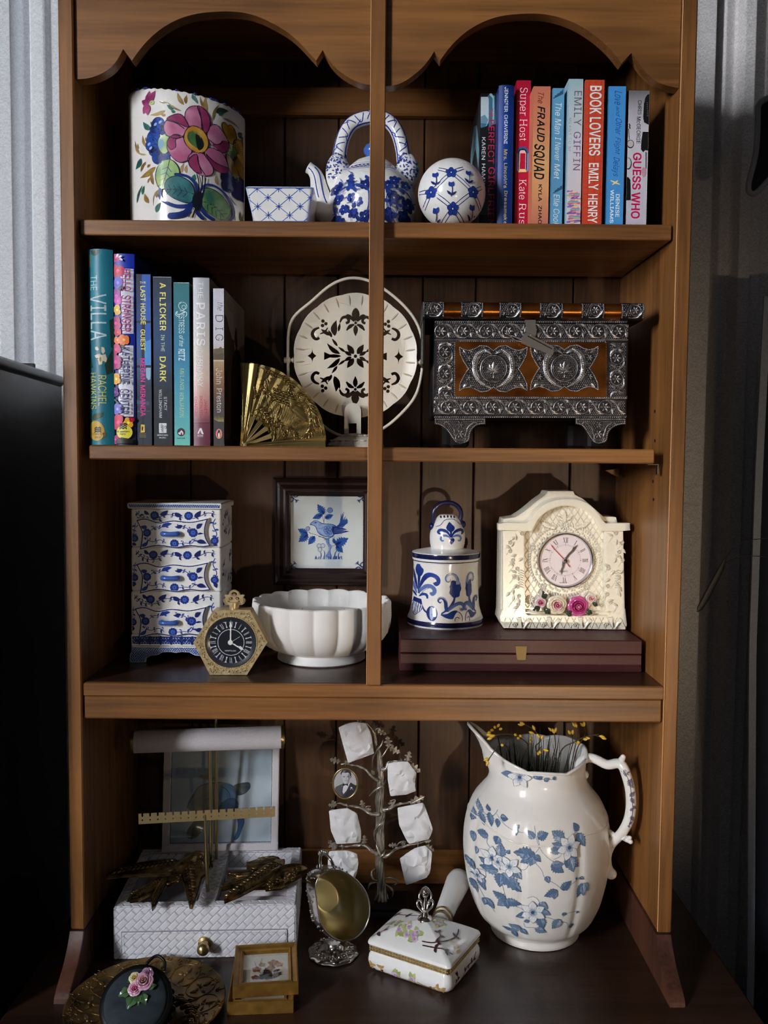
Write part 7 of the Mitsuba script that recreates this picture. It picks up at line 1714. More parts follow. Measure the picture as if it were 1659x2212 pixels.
pic.append((bg.buffer(-.0012).difference(bg.buffer(-.002)),lin((60,70,80))))
pic = [(g.intersection(bg)if g is not grid else g,c)for g,c in pic]
printed('watercolour',K,pic,lambda ab,h:F_(ab,np.asarray(h)+.004),'print',h=0,dh=.00002,edge=None)
mat('backing',lin((90,84,78)),.9); add('backing',extrude(sbox(.002,.002,Wp-.002,Hp-.002),.003,lambda ab,h:F_(ab,np.asarray(h)+.0006)),'backing',K,smooth=False)
scene['glass'] = {'type':'thindielectric','int_ior':1.5}
add('glass_pane',TM(F_(np.array([[fw,fw],[Wp-fw,fw],[Wp-fw,Hp-fw],[fw,Hp-fw]]),np.full(4,.0075)),[[0,1,2],[0,2,3]]),'glass',K,smooth=False)

# ---- brass swallows lying on the box
mat('dark_brass',mikit.proc(lambda p,n,uv:mix(lin((52,40,24)).tolist(),lin((160,130,86)).tolist(),dr.clip(fbm(p.x*120,p.y*120,p.z*120,3)*1.7-.35,0,1))),.24,metallic=.9)
Z1 = lambda x,y:(230+x/3.77,1560+y/3.77)
def bird(label,zp,body,parts,feathers,scales,group='brass swallows'):
 K = thing('brass_bird',label,'bird ornament',group)
 g2 = lambda x,y,z = zp:PZ(*Z1(x,y),z)
 def map_(base,tilt=(0,0)):
  return lambda ab,h:np.stack([ab[:,0],ab[:,1],base+np.asarray(h)],1)
 c = spline([g2(x,y,zp+dz)for x,y,r,dz in body],36); r = np.interp(np.linspace(0,1,36),np.linspace(0,1,len(body)),[q[2]for q in body])
 add('body',tube(c,r,18),'dark_brass',K,smooth=True)
 for nm,pts,z0_,z1_ in parts:
  P2 = np.array([g2(x,y,zp+(z0_+z1_)/2)[:2]for x,y in pts]); g = Polygon(P2).buffer(.0012).buffer(-.0006)
  a,b = P2[0],P2[len(P2)//2]; ax = (b-a)/np.linalg.norm(b-a); L = np.linalg.norm(b-a)
  fn = lambda ab,h:np.stack([ab[:,0],ab[:,1],zp+z0_+(z1_-z0_)*np.clip(((ab-a)@ax)/L,0,1.1)+np.asarray(h)],1)
  k = add(nm,bevel_extrude(g,.0055,.003,fn,3),'dark_brass',K,smooth=45)
  R = Relief(); nn = np.array([-ax[1],ax[0]]); w = max(abs((P2-a)@nn))
  n_ = 9
  for j in range(n_):
   s = (j/(n_-1)-.5)*2; t0 = a+ax*L*.12+nn*s*w*.55; t1 = a+ax*L*(.98-.28*abs(s))+nn*s*w*.95; f_ = leaf(t0,t1,.10).intersection(g.buffer(-.0008)); R.flat(f_,.0022,.0009,.0050,fn)
  for j in range(14):
   q = a+ax*L*(.15+.8*j/14)
   for sg in(1,-1):R.flat(leaf(q,q+ax*.008+nn*sg*.008,.26).intersection(g.buffer(-.0006)),.0026,.001,.0058,fn)
  if R.m:R.done('feathers',k,'dark_brass')
 R = Relief(); sp = []
 for x,y,r_,dz in scales:
  q = g2(x,y,zp+dz); sp.append(ball(q,r_,6,(1.1,1,.6)))
 add('breast_feathers',cat_(sp),'dark_brass',K,smooth=True)
 return K
rng = np.random.default_rng(21)
sc = []
for k in range(60):
 t = rng.random(); x,y = 750-200*t+60*rng.standard_normal()*.5,1100+170*t+30*rng.standard_normal(); sc.append((x,y,.0026,.020-.006*t))
bird('dark brass swallow with spread wings lying over the left tray of the white box',jz1+.0045,[(785,1075,.003,.016),(765,1085,.0085,.017),(720,1110,.0095,.016),(680,1150,.0125,.014),(610,1210,.0125,.012),(540,1270,.009,.010),(490,1310,.006,.008)],[('wing',[(660,1120),(560,1120),(420,1145),(260,1185),(120,1240),(2,1300),(6,1318),(130,1290),(330,1265),(520,1240),(640,1190)],.012,.024),('wing',[(650,1120),(610,1160),(605,1240),(640,1350),(680,1490),(700,1492),(740,1400),(770,1300),(810,1270),(800,1180),(740,1110)],.014,.004),('tail',[(530,1260),(480,1280),(380,1340),(190,1425),(195,1455),(260,1450),(370,1400),(480,1350)],.008,.002),('tail',[(530,1270),(470,1310),(400,1380),(368,1460),(375,1515),(392,1500),(440,1420),(500,1330)],.009,.002)],None,sc)
sc = []
for k in range(70):
 t = rng.random(); sc.append((1560-260*t+20*rng.standard_normal(),1190+110*t+34*rng.standard_normal(),.0026,.019-.008*t))
bird('dark brass swallow with folded wings lying over the right tray of the white box',jz1+.0045,[(1632,1190,.002,.012),(1600,1195,.0075,.012),(1530,1205,.0105,.012),(1430,1245,.0135,.011),(1320,1290,.012,.009),(1220,1320,.008,.007),(1150,1340,.005,.006)],[('wing',[(1450,1165),(1360,1130),(1240,1130),(1140,1150),(1145,1185),(1200,1205),(1320,1200),(1420,1200)],.012,.006),('wing',[(1450,1180),(1380,1180),(1250,1240),(1100,1330),(960,1410),(965,1432),(1080,1400),(1240,1340),(1380,1280),(1440,1230)],.019,.004),('tail',[(1240,1270),(1140,1240),(985,1240),(985,1262),(1060,1290),(1200,1300)],.007,.003),('tail',[(1220,1300),(1100,1300),(935,1345),(935,1368),(1040,1350),(1180,1330)],.005,.001),('wing',[(1560,1230),(1500,1280),(1400,1330),(1290,1340),(1300,1370),(1420,1360),(1620,1250),(1630,1190)],.004,.001)],None,sc)

# ---- silver sugar scuttle
mat('silver',lin((214,210,204)),.16,metallic=1.0); mat('gilt_inside',lin((196,184,146)),.34,metallic=1.0)
K = thing('sugar_scuttle','small silver footed scuttle with a gilt inside, standing before the metal tree','scuttle')
Z4 = lambda x,y:(640+x/3.95,1820+y/3.95)
fcx = P(*Z4(318,900),.057)[0]; fcy = .057; fr0 = 222/3.95*KP(fcy)
def lobed(n,amp,ph=0):return lambda TH,R,Z:R*(1+amp*np.sin(TH*n+ph)*np.clip(R/fr0-.35,0,1))
add('foot',lathe([(.0001,0),(fr0*.97,0),(fr0,.0012),(fr0*.98,.003),(fr0*.86,.0052),(fr0*.66,.0072),(fr0*.5,.0084),(fr0*.38,.0105),(fr0*.30,.0135),(fr0*.28,.0160),(.0001,.0162)],120,(fcx,fcy,ZT0),lobed(10,.035)),'silver',K,smooth=50)
R = Relief()
def foot_fn(ab,h):
 r = np.linalg.norm(ab-[fcx,fcy],axis=1); return np.stack([ab[:,0],ab[:,1],ZT0+np.interp(r,[fr0*.38,fr0*.5,fr0*.66,fr0*.86,fr0*.97],[.0105,.0084,.0072,.0052,.0034])+np.asarray(h)],1)
for k in range(10):
 a = 2*np.pi*k/10; c = np.array([fcx+fr0*.74*math.sin(a),fcy-fr0*.74*math.cos(a)]); R.flat(spiral(c,.0058,1.3,.0016,a0=a,cw=1 if k%2 else-1),.0016,.0007,0,foot_fn)
 c2 = np.array([fcx+fr0*.55*math.sin(a+.3),fcy-fr0*.55*math.cos(a+.3)]); R.flat(leaf(c2,c2+np.array([math.sin(a+.8),-math.cos(a+.8)])*.011,.28),.0016,.0007,0,foot_fn)
R.done('foot_scrolls',K,'silver')
rc = P(*Z4(398,532),.031); bc_ = P(*Z4(252,448),.086); ax = bc_-rc; depth_ = np.linalg.norm(ax); ax/=depth_
up = np.array([0,0,1.0])-ax*ax[2]; up/=np.linalg.norm(up); rt = np.cross(up,ax)*-1; rt = np.cross(ax,up);
if rt[0] <0:rt = -rt
rim_px = [(215,268),(330,240),(470,288),(580,388),(638,510),(632,650),(565,760),(440,823),(330,812),(240,748),(182,660),(166,560),(152,420),(165,330)]
# the rim's outline, carried from the picture's scale into the cup's own plane
rp = spline([P(*Z4(*q),.031)for q in rim_px],120,True)
rim2 = []
for q in rp:
 d_ = q-rc; rim2.append((d_@rt,d_@up))
rim2 = np.array(rim2); rim2[:,0]*=1.06
def ringat(t,inset=0.0):
 """section of the cup at depth t (0 rim, 1 bottom)"""
 s = np.interp(t,[0,.12,.3,.5,.7,.88,1.0],[1,1.03,1.06,1.03,.92,.72,.46]); q = rim2*s
 l = np.linalg.norm(q,axis=1,keepdims=True); q = q*(1-inset/l); lip = .004*np.cos(np.arctan2(q[:,1],q[:,0])-.8)*(1-t)
 return rc+q[:,:1]*rt+q[:,1:2]*up+ax*(t*depth_-lip[:,None])
tv = np.r_[0,.04,.1,.2,.3,.4,.5,.6,.7,.8,.9,.96,1]
out_ = np.stack([ringat(t)for t in tv],1); in_ = np.stack([ringat(t,.0011)+(ax*-.0012 if t==1 else 0)for t in tv],1)
n = out_.shape[0]; L = len(tv)
v = out_.reshape(-1,3); f = quadfaces(n,L,True); cb_ = len(v); v = np.vstack([v,[rc+ax*depth_]]); i = np.arange(n)*L+L-1; f = np.vstack([f,np.stack([i,np.roll(i,-1),i*0+cb_],1)])
m = TM(v,f); add('cup',m,'silver',K,smooth=60)
v = in_.reshape(-1,3); f = quadfaces(n,L,True)[:,::-1]; v = np.vstack([v,[rc+ax*(depth_-.0012)]]); f = np.vstack([f,np.stack([np.roll(i,-1),i,i*0+cb_],1)])
add('inside',TM(v,f),'gilt_inside',K,smooth=60)
add('rim',tube(out_[:,0]-ax*.0003,.0011,8,closed=True),'silver',K,smooth=True)
R = Relief(); em = []
for k in range(140):
 j = int(n*rng.random()); t = .1+.8*rng.random(); q = ringat(t)[j]; cen = rc+ax*t*depth_; o = (q-cen)/np.linalg.norm(q-cen); em.append(ball(q+o*.0006,.0013,5,(1,1,1)))
add('chased_leaves',cat_(em),'silver',K,smooth=True)
hb0,hb1 = P(*Z4(215,262),0.0390),P(*Z4(330,240),0.0370); htop = P(*Z4(222,95),0.0570)
add('handle',tube(spline([hb0+ax*.004,P(*Z4(204,180),0.0450),P(*Z4(212,110),0.0550),P(*Z4(235,98),0.0570),P(*Z4(280,130),0.0550),P(*Z4(312,185),0.0490),hb1+ax*.002],40),np.interp(np.linspace(0,1,40),[0,.3,.5,.7,1],[.0026,.0019,.0022,.0019,.0026]),12),'silver',K,smooth=True)
add('handle_scroll',cat_([ball(P(*Z4(x,y),0.0550),.0024,8)for x,y in((205,84),(222,72),(240,76),(256,84),(198,96))]),'silver',K,smooth=True)

# ---- hinged porcelain box with a handle
K = thing('silent_butler','white porcelain hinged box with a side handle and painted violets, before the pitcher','box')
Fp,Lp_,Rp_ = PZ(972,2158,ZD)[:2],PZ(789,2096,ZD)[:2],PZ(1038,2072,ZD)[:2]
e1 = (Lp_-Fp); w1 = np.linalg.norm(e1); e1/=w1; e2 = np.array([e1[1],-e1[0]]); w2 = abs((Rp_-Fp)@e2); e2*=np.sign((Rp_-Fp)@e2)
oc = Fp+e1*w1/2+e2*w2/2
def B3(a,b,z):a,b = np.asarray(a),np.asarray(b); return np.stack([oc[0]+e1[0]*a+e2[0]*b,oc[1]+e1[1]*a+e2[1]*b,z+0*a],-1)
def rr(hw,hh,r,n=7):
 out = []
 for k,(sx,sy)in enumerate(((1,1),(-1,1),(-1,-1),(1,-1))):
  a = np.linspace(0,np.pi/2,n)+k*np.pi/2; out.append(np.stack([sx*(hw-r)+r*np.cos(a),sy*(hh-r)+r*np.sin(a)],1))
 return np.vstack(out)
def stack(levels):
 """closed body from rounded rectangles (half width, half depth, corner radius, z)"""
 rings = [B3(*rr(hw,hh,r).T,z)for hw,hh,r,z in levels]; n = len(rings[0]); v = np.stack(rings,1).reshape(-1,3); L = len(rings); f = quadfaces(n,L,True); i = np.arange(n)*L
 v = np.vstack([v,[rings[0].mean(0)],[rings[-1].mean(0)]]); f = np.vstack([f,np.stack([np.roll(i,-1),i,i*0+n*L],1),np.stack([i+L-1,np.roll(i,-1)+L-1,i*0+n*L+1],1)])
 m = TM(v,f)
 if m.volume <0:m.invert()
 return m
a_,b_ = w1/2,w2/2
zb1 = ZT0+.0262; zl0_ = zb1+.0088
blv = [(a_*.80,b_*.78,.008,ZT0),(a_*.90,b_*.89,.009,ZT0+.0012),(a_*.975,b_*.97,.010,ZT0+.006),(a_*1.0,b_*1.0,.010,ZT0+.013),(a_*.985,b_*.98,.009,ZT0+.0195),(a_*.95,b_*.94,.008,ZT0+.024),(a_*.93,b_*.92,.007,zb1)]
add('base',stack(blv),'porcelain',K,smooth=50)
add('brass_rim',stack([(a_*.935,b_*.925,.006,zb1+.0002),(a_*.95,b_*.94,.006,zb1+.0006),(a_*.95,b_*.94,.006,zl0_-.0006),(a_*.935,b_*.925,.006,zl0_-.0002)]),'antique_brass',K,smooth=40)
llv = [(a_*.93,b_*.92,.006,zl0_),(a_*.985,b_*.98,.006,zl0_+.0006),(a_*.99,b_*.985,.006,zl0_+.002),(a_*.97,b_*.96,.0058,zl0_+.0052)]
def lid_h(s):return zl0_+.0052+.0225*(1-s**1.55)
for s in(.9,.8,.7,.6,.5,.4,.3,.2,.1):llv.append((a_*.97*s,b_*.96*s,.0058*s,lid_h(s)))
lid = add('lid',stack(llv),'porcelain',K,smooth=50)
fin0 = lid_h(0)
R = Relief()
for nme,hw,hh,ss in(('f',a_,b_,1),):
 for side in range(2):
  ln = a_*.93 if side == 0 else b_*.92
  fnb = (lambda ab,h:B3(ab[:,0],np.full(len(ab),-b_*.94)-np.asarray(h),ab[:,1]))if side == 0 else(lambda ab,h:B3(np.full(len(ab),-a_*.95)-np.asarray(h),ab[:,0],ab[:,1]))
  for zc in(zb1+.0028,zb1+.0060):
   for k in range(int(ln*2/.0042)):
    x = -ln+.003+k*.0042
    R.flat(spiral((x,zc),.0014,1.1,.0007,a0=k),.0008,.0003,0,fnb)
  for zc in(zb1+.0011,zl0_-.0011,zb1+.0044):R.flat(sbox(-ln,zc-.0003,ln,zc+.0003),.0007,.0002,0,fnb)
R.done('rim_tracery',K,'satin_gold')
# painted sprigs: local coordinates (along the long side, across, seen from above)
def lid_fn2(ab,h):
 s = np.maximum(np.abs(ab[:,0])/(a_*.97),np.abs(ab[:,1])/(b_*.96)); z = np.where(s<=1,lid_h(np.clip(s,0,1)),0); return B3(ab[:,0],ab[:,1],z+np.asarray(h))
def lidpx(x,y):
 q = np.array(Z4(x,y)); z = zl0_+.012
 for _ in range(12):
  p = PZ(q[0],q[1],z); d_ = p[:2]-oc; l = (d_@e1,d_@e2); s = max(abs(l[0])/(a_*.97),abs(l[1])/(b_*.96)); z = .5*z+.5*(lid_h(min(s,1)))
 return l
VIO,VI2,GRN = lin((190,160,196)),lin((150,100,160)),lin((150,170,96)); BRN = lin((62,38,40)); GLD = lin((176,140,84))
def violets(T,it,pts,r):
 for x,y in pts:
  c = np.array(T(x,y))
  for k in range(4):a = rng.random()*6.28; it.append((leaf(c,c+np.array([math.cos(a),math.sin(a)])*r*2.3,.3),lin((176,190,120))if k%2 else GRN))
 for x,y in pts:
  c = np.array(T(x,y))
  for g in petals(c,5,r*.1,r,r*.42,rng.random()*6):it.append((g,VIO if rng.random()<.6 else lin((214,190,214))))
  it.append((disc(c,r*.34),VI2)); it.append((disc(c,r*.15),lin((220,206,150))))
def sprig(T,it,pts,lv,col,w=.0007,L=.007):
 c = spline([np.array(T(*q))for q in pts],30); it.append((LineString(c).buffer(w),col))
 for t,s in lv:k = int(t*29); d_ = c[min(k+1,29)]-c[max(k-1,0)]; d_/=np.linalg.norm(d_); n_ = np.array([-d_[1],d_[0]])*s; it.append((leaf(c[k],c[k]+(n_*.8+d_*.5)*L,.28),col))
it = []
violets(lidpx,it,[(860,690),(960,720),(880,745),(940,790),(1000,790),(1030,770),(1010,830),(800,690)],.0042); violets(lidpx,it,[(1230,690),(1360,680),(1200,700)],.0036)
sprig(lidpx,it,[(640,805),(700,780),(760,745),(790,720)],[(.3,1),(.3,-1),(.6,1)],BRN); sprig(lidpx,it,[(840,615),(920,625),(1050,630),(1150,640),(1240,650)],[(.1,1),(.1,-1),(.35,1),(.35,-1),(.6,1),(.8,-1)],BRN); sprig(lidpx,it,[(1060,690),(1075,650),(1120,632)],[(.1,1),(.15,-1)],lin((120,70,70)))
sprig(lidpx,it,[(1075,850),(1200,855),(1300,840),(1370,800),(1385,750)],[(.3,1),(.3,-1),(.75,1),(.75,-1)],BRN); sprig(lidpx,it,[(1190,850),(1230,800),(1210,765)],[(.5,1),(.9,1),(.9,-1)],BRN); sprig(lidpx,it,[(1080,885),(1180,905),(1280,935),(1330,960)],[(.4,1),(.4,-1),(.75,1),(.75,-1)],BRN); sprig(lidpx,it,[(1310,840),(1360,880),(1400,940)],[(.5,1),(.5,-1),(.9,1)],GLD)
lim = Polygon([(-a_*.96,-b_*.95),(a_*.96,-b_*.95),(a_*.96,b_*.95),(-a_*.96,b_*.95)]); it = [(g.intersection(lim),c)for g,c in it]
printed('painted_violets',lid,it,lid_fn2,h=.0004,dh=.000006,edge=.004)
def base_fn(ab,h):
 z = ab[:,1]; off = np.interp(z,[q[3]for q in blv],[q[1]for q in blv]); return B3(ab[:,0],-off-np.asarray(h),z)
def basepx(x,y):
 q = Z4(x,y); d_ = ray(*q); o = np.r_[oc-e2*b_,ZT0]; nv = np.r_[e2,0]; t = ((o-CAM)@nv)/(d_@nv); p = CAM+d_*t; return((p[:2]-oc)@e1,p[2])
it = []; violets(basepx,it,[(850,1140),(985,1170),(985,1230),(830,1130)],.0044); sprig(basepx,it,[(650,1110),(720,1115),(800,1170),(830,1185)],[(.05,1),(.05,-1),(.35,1),(.35,-1)],BRN); sprig(basepx,it,[(615,1000),(650,1040),(640,1080)],[(.2,1),(.5,-1),(.6,1)],GLD,L=.006); sprig(basepx,it,[(720,1110),(718,1050)],[(.7,1),(.7,-1)],GLD)
sprig(basepx,it,[(1050,1250),(1120,1255),(1190,1300),(1240,1320)],[(.4,1),(.4,-1),(.8,1),(.8,-1)],BRN); sprig(basepx,it,[(1030,1195),(1130,1245),(1200,1240),(1260,1275)],[(.5,1),(.7,1),(.7,-1),(.9,1),(.9,-1)],GLD)
lim = sbox(-a_*.9,ZT0+.002,a_*.9,zb1-.001); it = [(g.intersection(lim),c)for g,c in it]
printed('painted_violets',K,it,base_fn,h=.0004,dh=.000006,edge=.004)
def side_fn(ab,h):
 z = ab[:,1]; off = np.interp(z,[q[3]for q in blv],[q[0]for q in blv]); return B3(-off-np.asarray(h),ab[:,0],z)
it = []; Ts = lambda x,y:(x,ZT0+y); sprig(Ts,it,[(-.035,.006),(-.028,.014),(-.026,.022)],[(.3,1),(.5,-1),(.8,1)],BRN); sprig(Ts,it,[(-.012,.006),(.002,.015),(.018,.014),(.03,.02)],[(.2,1),(.4,-1),(.6,1),(.8,-1)],BRN)
printed('painted_violets',K,it,side_fn,h=.0004,dh=.000006,edge=.004)
hs0 = np.r_[oc+e2*b_*.97,zl0_+.002]; he = PZ(994,1894,zl0_+.009); hdir = he-hs0
hd_ = add('handle',tube([hs0+hdir*t for t in(0,.06,.12,.5,.85,.95,1.0,1.025)],[.0100,.0122,.0128,.0150,.0175,.0162,.011,.003],28),'porcelain',K,smooth=60)
for t,r in((.02,.0135),(.09,.0140)):add('handle_ferrule',tube([hs0+hdir*t,hs0+hdir*(t+.025)],r,28),'antique_brass',K,smooth=30)
hu = np.array([0,0,1.0]); hn = np.cross(hdir/np.linalg.norm(hdir),hu)
def hfn3(ab,h):
 t = ab[:,1]; r = np.interp(t,[0.12,.5,.85,.95],[.0128,.0150,.0175,.0162]); an = ab[:,0]/r; return hs0+t[:,None]*hdir+(r+np.asarray(h))[:,None]*(np.sin(an)[:,None]*hn+np.cos(an)[:,None]*hu*.75-np.cos(an)[:,None]*(hdir/np.linalg.norm(hdir))*.66)
it = []; Th = lambda x,y:(x,y)
for a,b,w in(((-.004,.7),(.004,.9),.1),((.001,.83),(.008,.86),.35),((0,.8),(-.006,.83),.35)):it.append((stroke([a,((a[0]+b[0])/2,(a[1]+b[1])/2+.01),b],.0012),BRN))
for q in(.35,.5,.62):it.append((affinity.scale(disc((.002,q),.0038,.0014),1,14),GLD))
it.append((LineString([(.004,.18),(.006,.4),(.001,.66)]).buffer(.0006),BRN))
printed('painted_sprig',hd_,it,hfn3,h=.0004,dh=.00001)
fb = np.r_[oc,fin0]
fi = add('finial',cat_([lathe([(.0001,0),(.0095,0),(.0085,.002),(.005,.004),(.0038,.010),(.005,.0135),(.0001,.014)],28,tuple(fb)),ball(fb+[0,0,.034],.0046,10,(1,.8,1.3))]+[tube(spline([fb+[s*.003,-.001,.010],fb+[s*.0085,-.001,.016],fb+[s*.0105,-.001,.022],fb+[s*.0075,-.001,.0262],fb+[s*.0045,-.001,.023],fb+[s*.006,-.001,.020]],22),.0014,8)for s in(-1,1)]+[tube(spline([fb+[s*.002,0,.012],fb+[s*.005,0,.022],fb+[s*.008,0,.030],fb+[s*.003,0,.041],fb+[0,0,.043]],20),.0013,8)for s in(-1,1)]+[tube([fb+[0,0,.008],fb+[0,0,.042]],[.0028,.0012],10)]),'silver',lid,smooth=40)

# ---- two small gilt frames lying one on the other
mat('gold_frame',mikit.proc(lambda p,n,uv:mix(lin((112,78,30)).tolist(),lin((176,132,62)).tolist(),fbm(p.x*90,p.y*90,p.z*90,3))),.38,metallic=.6)
def flat_frame(label,corners,z0,h,art):
 K = thing('gilt_frame',label,'frame','small gilt frames on the dresser top')
 A,B_,C_,D_ = (np.array(c,float)for c in corners)  # front left, front right, back right, back left
 ex_,ey_ = (B_-A),(D_-A); w_,d_ = np.linalg.norm(ex_),np.linalg.norm(ey_); ex_/=w_; ey_/=d_
 fn = lambda ab,hh:np.stack([A[0]+ex_[0]*ab[:,0]+ey_[0]*ab[:,1],A[1]+ex_[1]*ab[:,0]+ey_[1]*ab[:,1],z0+np.asarray(hh)],1)
 bw = .0115; prof = [(0,0),(0,h),(.0015,h),(.003,h-.0015),(.0065,h-.0035),(.0085,h-.002),(.0095,h-.004),(bw,h-.0055),(bw,0)]
 for(ax_,ay_,bx2,by2)in((0,0,w_,0),(w_,0,w_,d_),(w_,d_,0,d_),(0,d_,0,0)):
  dd_ = np.array([bx2-ax_,by2-ay_]); L = np.linalg.norm(dd_); dd_/=L; nn = np.array([-dd_[1],dd_[0]]); v = []
  for t in(0,1):
   for(s,hh)in prof:q = np.array([ax_,ay_])+dd_*(s if t==0 else L-s)+nn*s; v.append([q[0],q[1],hh])
  v = np.array(v); v = fn(v[:,:2],v[:,2]); k = len(prof); f = []
  for j in range(k):j2 = (j+1)%k; f += [[j,j2,k+j2],[j,k+j2,k+j]]
  for j in range(1,k-1):f += [[0,j+1,j],[k,k+j,k+j+1]]
  mm = TM(v,f)
  if mm.volume <0:mm.invert()
  add('frame_rail',mm,'gold_frame',K,smooth=False)
 m = extrude(sbox(bw-.001,bw-.001,w_-bw+.001,d_-bw+.001),h-.0075,fn); add('mount',m,'paper_mount',K,smooth=False)
 if art:
  it = art(bw,w_,d_); printed('pressed_flowers',K,it,fn,'matte_print',h=h-.0072,dh=.00002)
  add('glass_pane',TM(fn(np.array([[bw,bw],[w_-bw,bw],[w_-bw,d_-bw],[bw,d_-bw]]),np.full(4,h-.0058)),[[0,1,2],[0,2,3]]),'glass',K,smooth=False)
mat('paper_mount',lin((196,188,174)),.85)
hfr = .0158; z2 = ZT0+hfr+.0003
fl,fr_,br2,bl2 = PZ(490,2166,ZT0+hfr)[:2],PZ(632,2161,ZT0+hfr)[:2],None,None
e = (fr_-fl); e/=np.linalg.norm(e); nrm2 = np.array([-e[1],e[0]])
flat_frame('plain gilt frame lying flat under a second one, in front of the white box',(fl,fl+e*.079,fl+e*.079+nrm2*.09,fl+nrm2*.09),ZT0,hfr,None)
def art(bw,w_,d_):
 it = [(sbox(bw+.009,bw+.002,w_-bw-.001,d_-bw-.006),lin((214,208,196)))]; rng = np.random.default_rng(31)
 def T(x,y):return(np.interp(x,[1245,1600],[bw,w_-bw]),np.interp(y,[110,320],[d_-bw,bw]))
 for x,y,r,c in((1480,180,46,(190,130,80)),(1530,195,34,(196,140,90)),(1350,220,40,(150,96,70)),(1390,190,30,(190,150,110)),(1440,270,44,(140,80,66)),(1340,275,32,(130,76,60)),(1480,275,30,(140,84,70)),(1390,280,26,(110,60,50)),(1460,215,30,(180,120,76))):
  s = (T(x+1,y)[0]-T(x,y)[0])
  for g in petals(T(x,y),5,r*.1*s,r*s,r*.42*s,rng.random()*6):it.append((g,shades(c,tuple(int(q*.75)for q in c),400,int(x))))
 for a,b in(((1440,290),(1420,215)),((1440,290),(1545,250)),((1440,290),(1370,260)),((1500,262),(1550,268)),((1480,250),(1530,230))):it.append((leaf(T(*a),T(*b),.22,0,1),lin((52,44,44))))
 for a,b in(((1440,300),(1480,180)),((1430,300),(1350,220)),((1350,215),(1330,165)),((1370,200),(1390,150))):it.append((LineString([T(*a),T(*b)]).buffer(.0003),lin((110,80,50))))
 return it
fl,fr_ = PZ(502,2130,z2+hfr)[:2],PZ(644,2121,z2+hfr)[:2]; e = (fr_-fl); e/=np.linalg.norm(e); nrm2 = np.array([-e[1],e[0]])
flat_frame('gilt frame with pressed brown flowers, lying on top of the plain one',(fl,fl+e*.079,fl+e*.079+nrm2*.09,fl+nrm2*.09),z2,hfr,art)

# ---- brass tray with the pincushion box
K = thing('brass_tray','round embossed antique brass tray at the front left of the dresser top','tray')
tcx_,tcy_,tr_ = -.2718,-.0660,.0952; tz = ZT0+.0002
mat('tarnished_brass',mikit.proc(lambda p,n,uv:mix(lin((58,46,26)).tolist(),lin((150,118,70)).tolist(),dr.clip(fbm(p.x*45,p.y*45,p.z*45,3)*2.2-.6,0,1))),.42,metallic=.75)
add('plate',lathe([(.0001,0),(tr_*.62,0),(tr_*.72,.0035),(tr_*.985,.0088),(tr_,.0098),(tr_*.985,.0108),(tr_*.72,.0054),(tr_*.63,.0022),(.0001,.002)],120,(tcx_,tcy_,tz)),'tarnished_brass',K,smooth=40)
def tray_fn(ab,h):
 r = np.linalg.norm(ab-[tcx_,tcy_],axis=1); return np.stack([ab[:,0],ab[:,1],tz+np.interp(r,[0,tr_*.63,tr_*.72,tr_*.985],[.002,.0022,.0054,.0108])+np.asarray(h)],1)
R = Relief(); rng = np.random.default_rng(41)
for k in range(12):
 a = 2*np.pi*k/12; c = np.array([tcx_+tr_*.72*math.cos(a),tcy_+tr_*.72*math.sin(a)]); R.flat(ring(c,tr_*.19,.0012),.0007,.0003,0,tray_fn); R.bead(c,.0022,0,tray_fn)
 for q in range(4):e_ = np.array([math.cos(a+q*1.57),math.sin(a+q*1.57)]); R.flat(leaf(c+e_*.003,c+e_*.014,.22),.0012,.0005,0,tray_fn)
for k in range(150):
 a = rng.random()*6.28; r = tr_*(.84+.13*rng.random()); c = np.array([tcx_+r*math.cos(a),tcy_+r*math.sin(a)]); t = rng.random()*6.28; R.flat(stroke([c,c+.004*np.array([math.cos(t),math.sin(t)]),c+.006*np.array([math.cos(t+.8),math.sin(t+.8)])],.0009),.0008,.0003,0,tray_fn)
R.done('embossed_scrolls',K,'tarnished_brass')
K = thing('pincushion_box','round black pincushion box with dark velvet lid and porcelain rose, standing on the brass tray','pincushion')
pc = PZ(291,2160,ZT0+.054); pr_ = .0385; pz0 = ZT0+.054-.040
mat('black_metal',lin((24,24,26)),.4,metallic=.5); mat('velvet',mikit.proc(lambda p,n,uv:mix(lin((16,22,27)).tolist(),lin((44,54,62)).tolist(),fbm(p.x*70,p.y*200,p.z*70,3))),.95,sheen=.3)
pcx2,pcy2 = pc[0],pc[1]
add('body',lathe([(.0001,0),(pr_*.92,0),(pr_*.98,.004),(pr_*.94,.012),(pr_*.99,.022),(pr_*1.0,.027),(.0001,.0275)],72,(pcx2,pcy2,pz0)),'black_metal',K,smooth=40)
ld = add('lid_rim',lathe([(pr_*.98,.0278),(pr_*1.05,.029),(pr_*1.06,.032),(pr_*1.0,.0345),(pr_*.93,.035),(pr_*.92,.030),(pr_*.98,.0278)],72,(pcx2,pcy2,pz0)),'black_metal',K,smooth=40)
add('cushion',lathe([(pr_*.93,.030),(pr_*.93,.0345),(pr_*.86,.0375),(pr_*.7,.040),(pr_*.4,.042),(.0001,.0426)],72,(pcx2,pcy2,pz0)),'velvet',K,smooth=50)
sc = []
for k in range(26):
 a = 2*np.pi*k/26; sc.append(ball((pcx2+pr_*1.0*math.cos(a),pcy2+pr_*1.0*math.sin(a),pz0+.012+.003*(k%2)),.0036,7,(1,1,.8)))
add('filigree',cat_(sc),'black_metal',K,smooth=True)
hl = [np.array([pcx2+dx,pcy2+dy,pz0+.033])for dx,dy in((.004,.0405),(.008,.046),(.014,.050),(.021,.0475),(.0255,.042),(.026,.034))]
add('clasp_loop',tube(spline(hl,30),.0017,10),'black_metal',K,smooth=True)
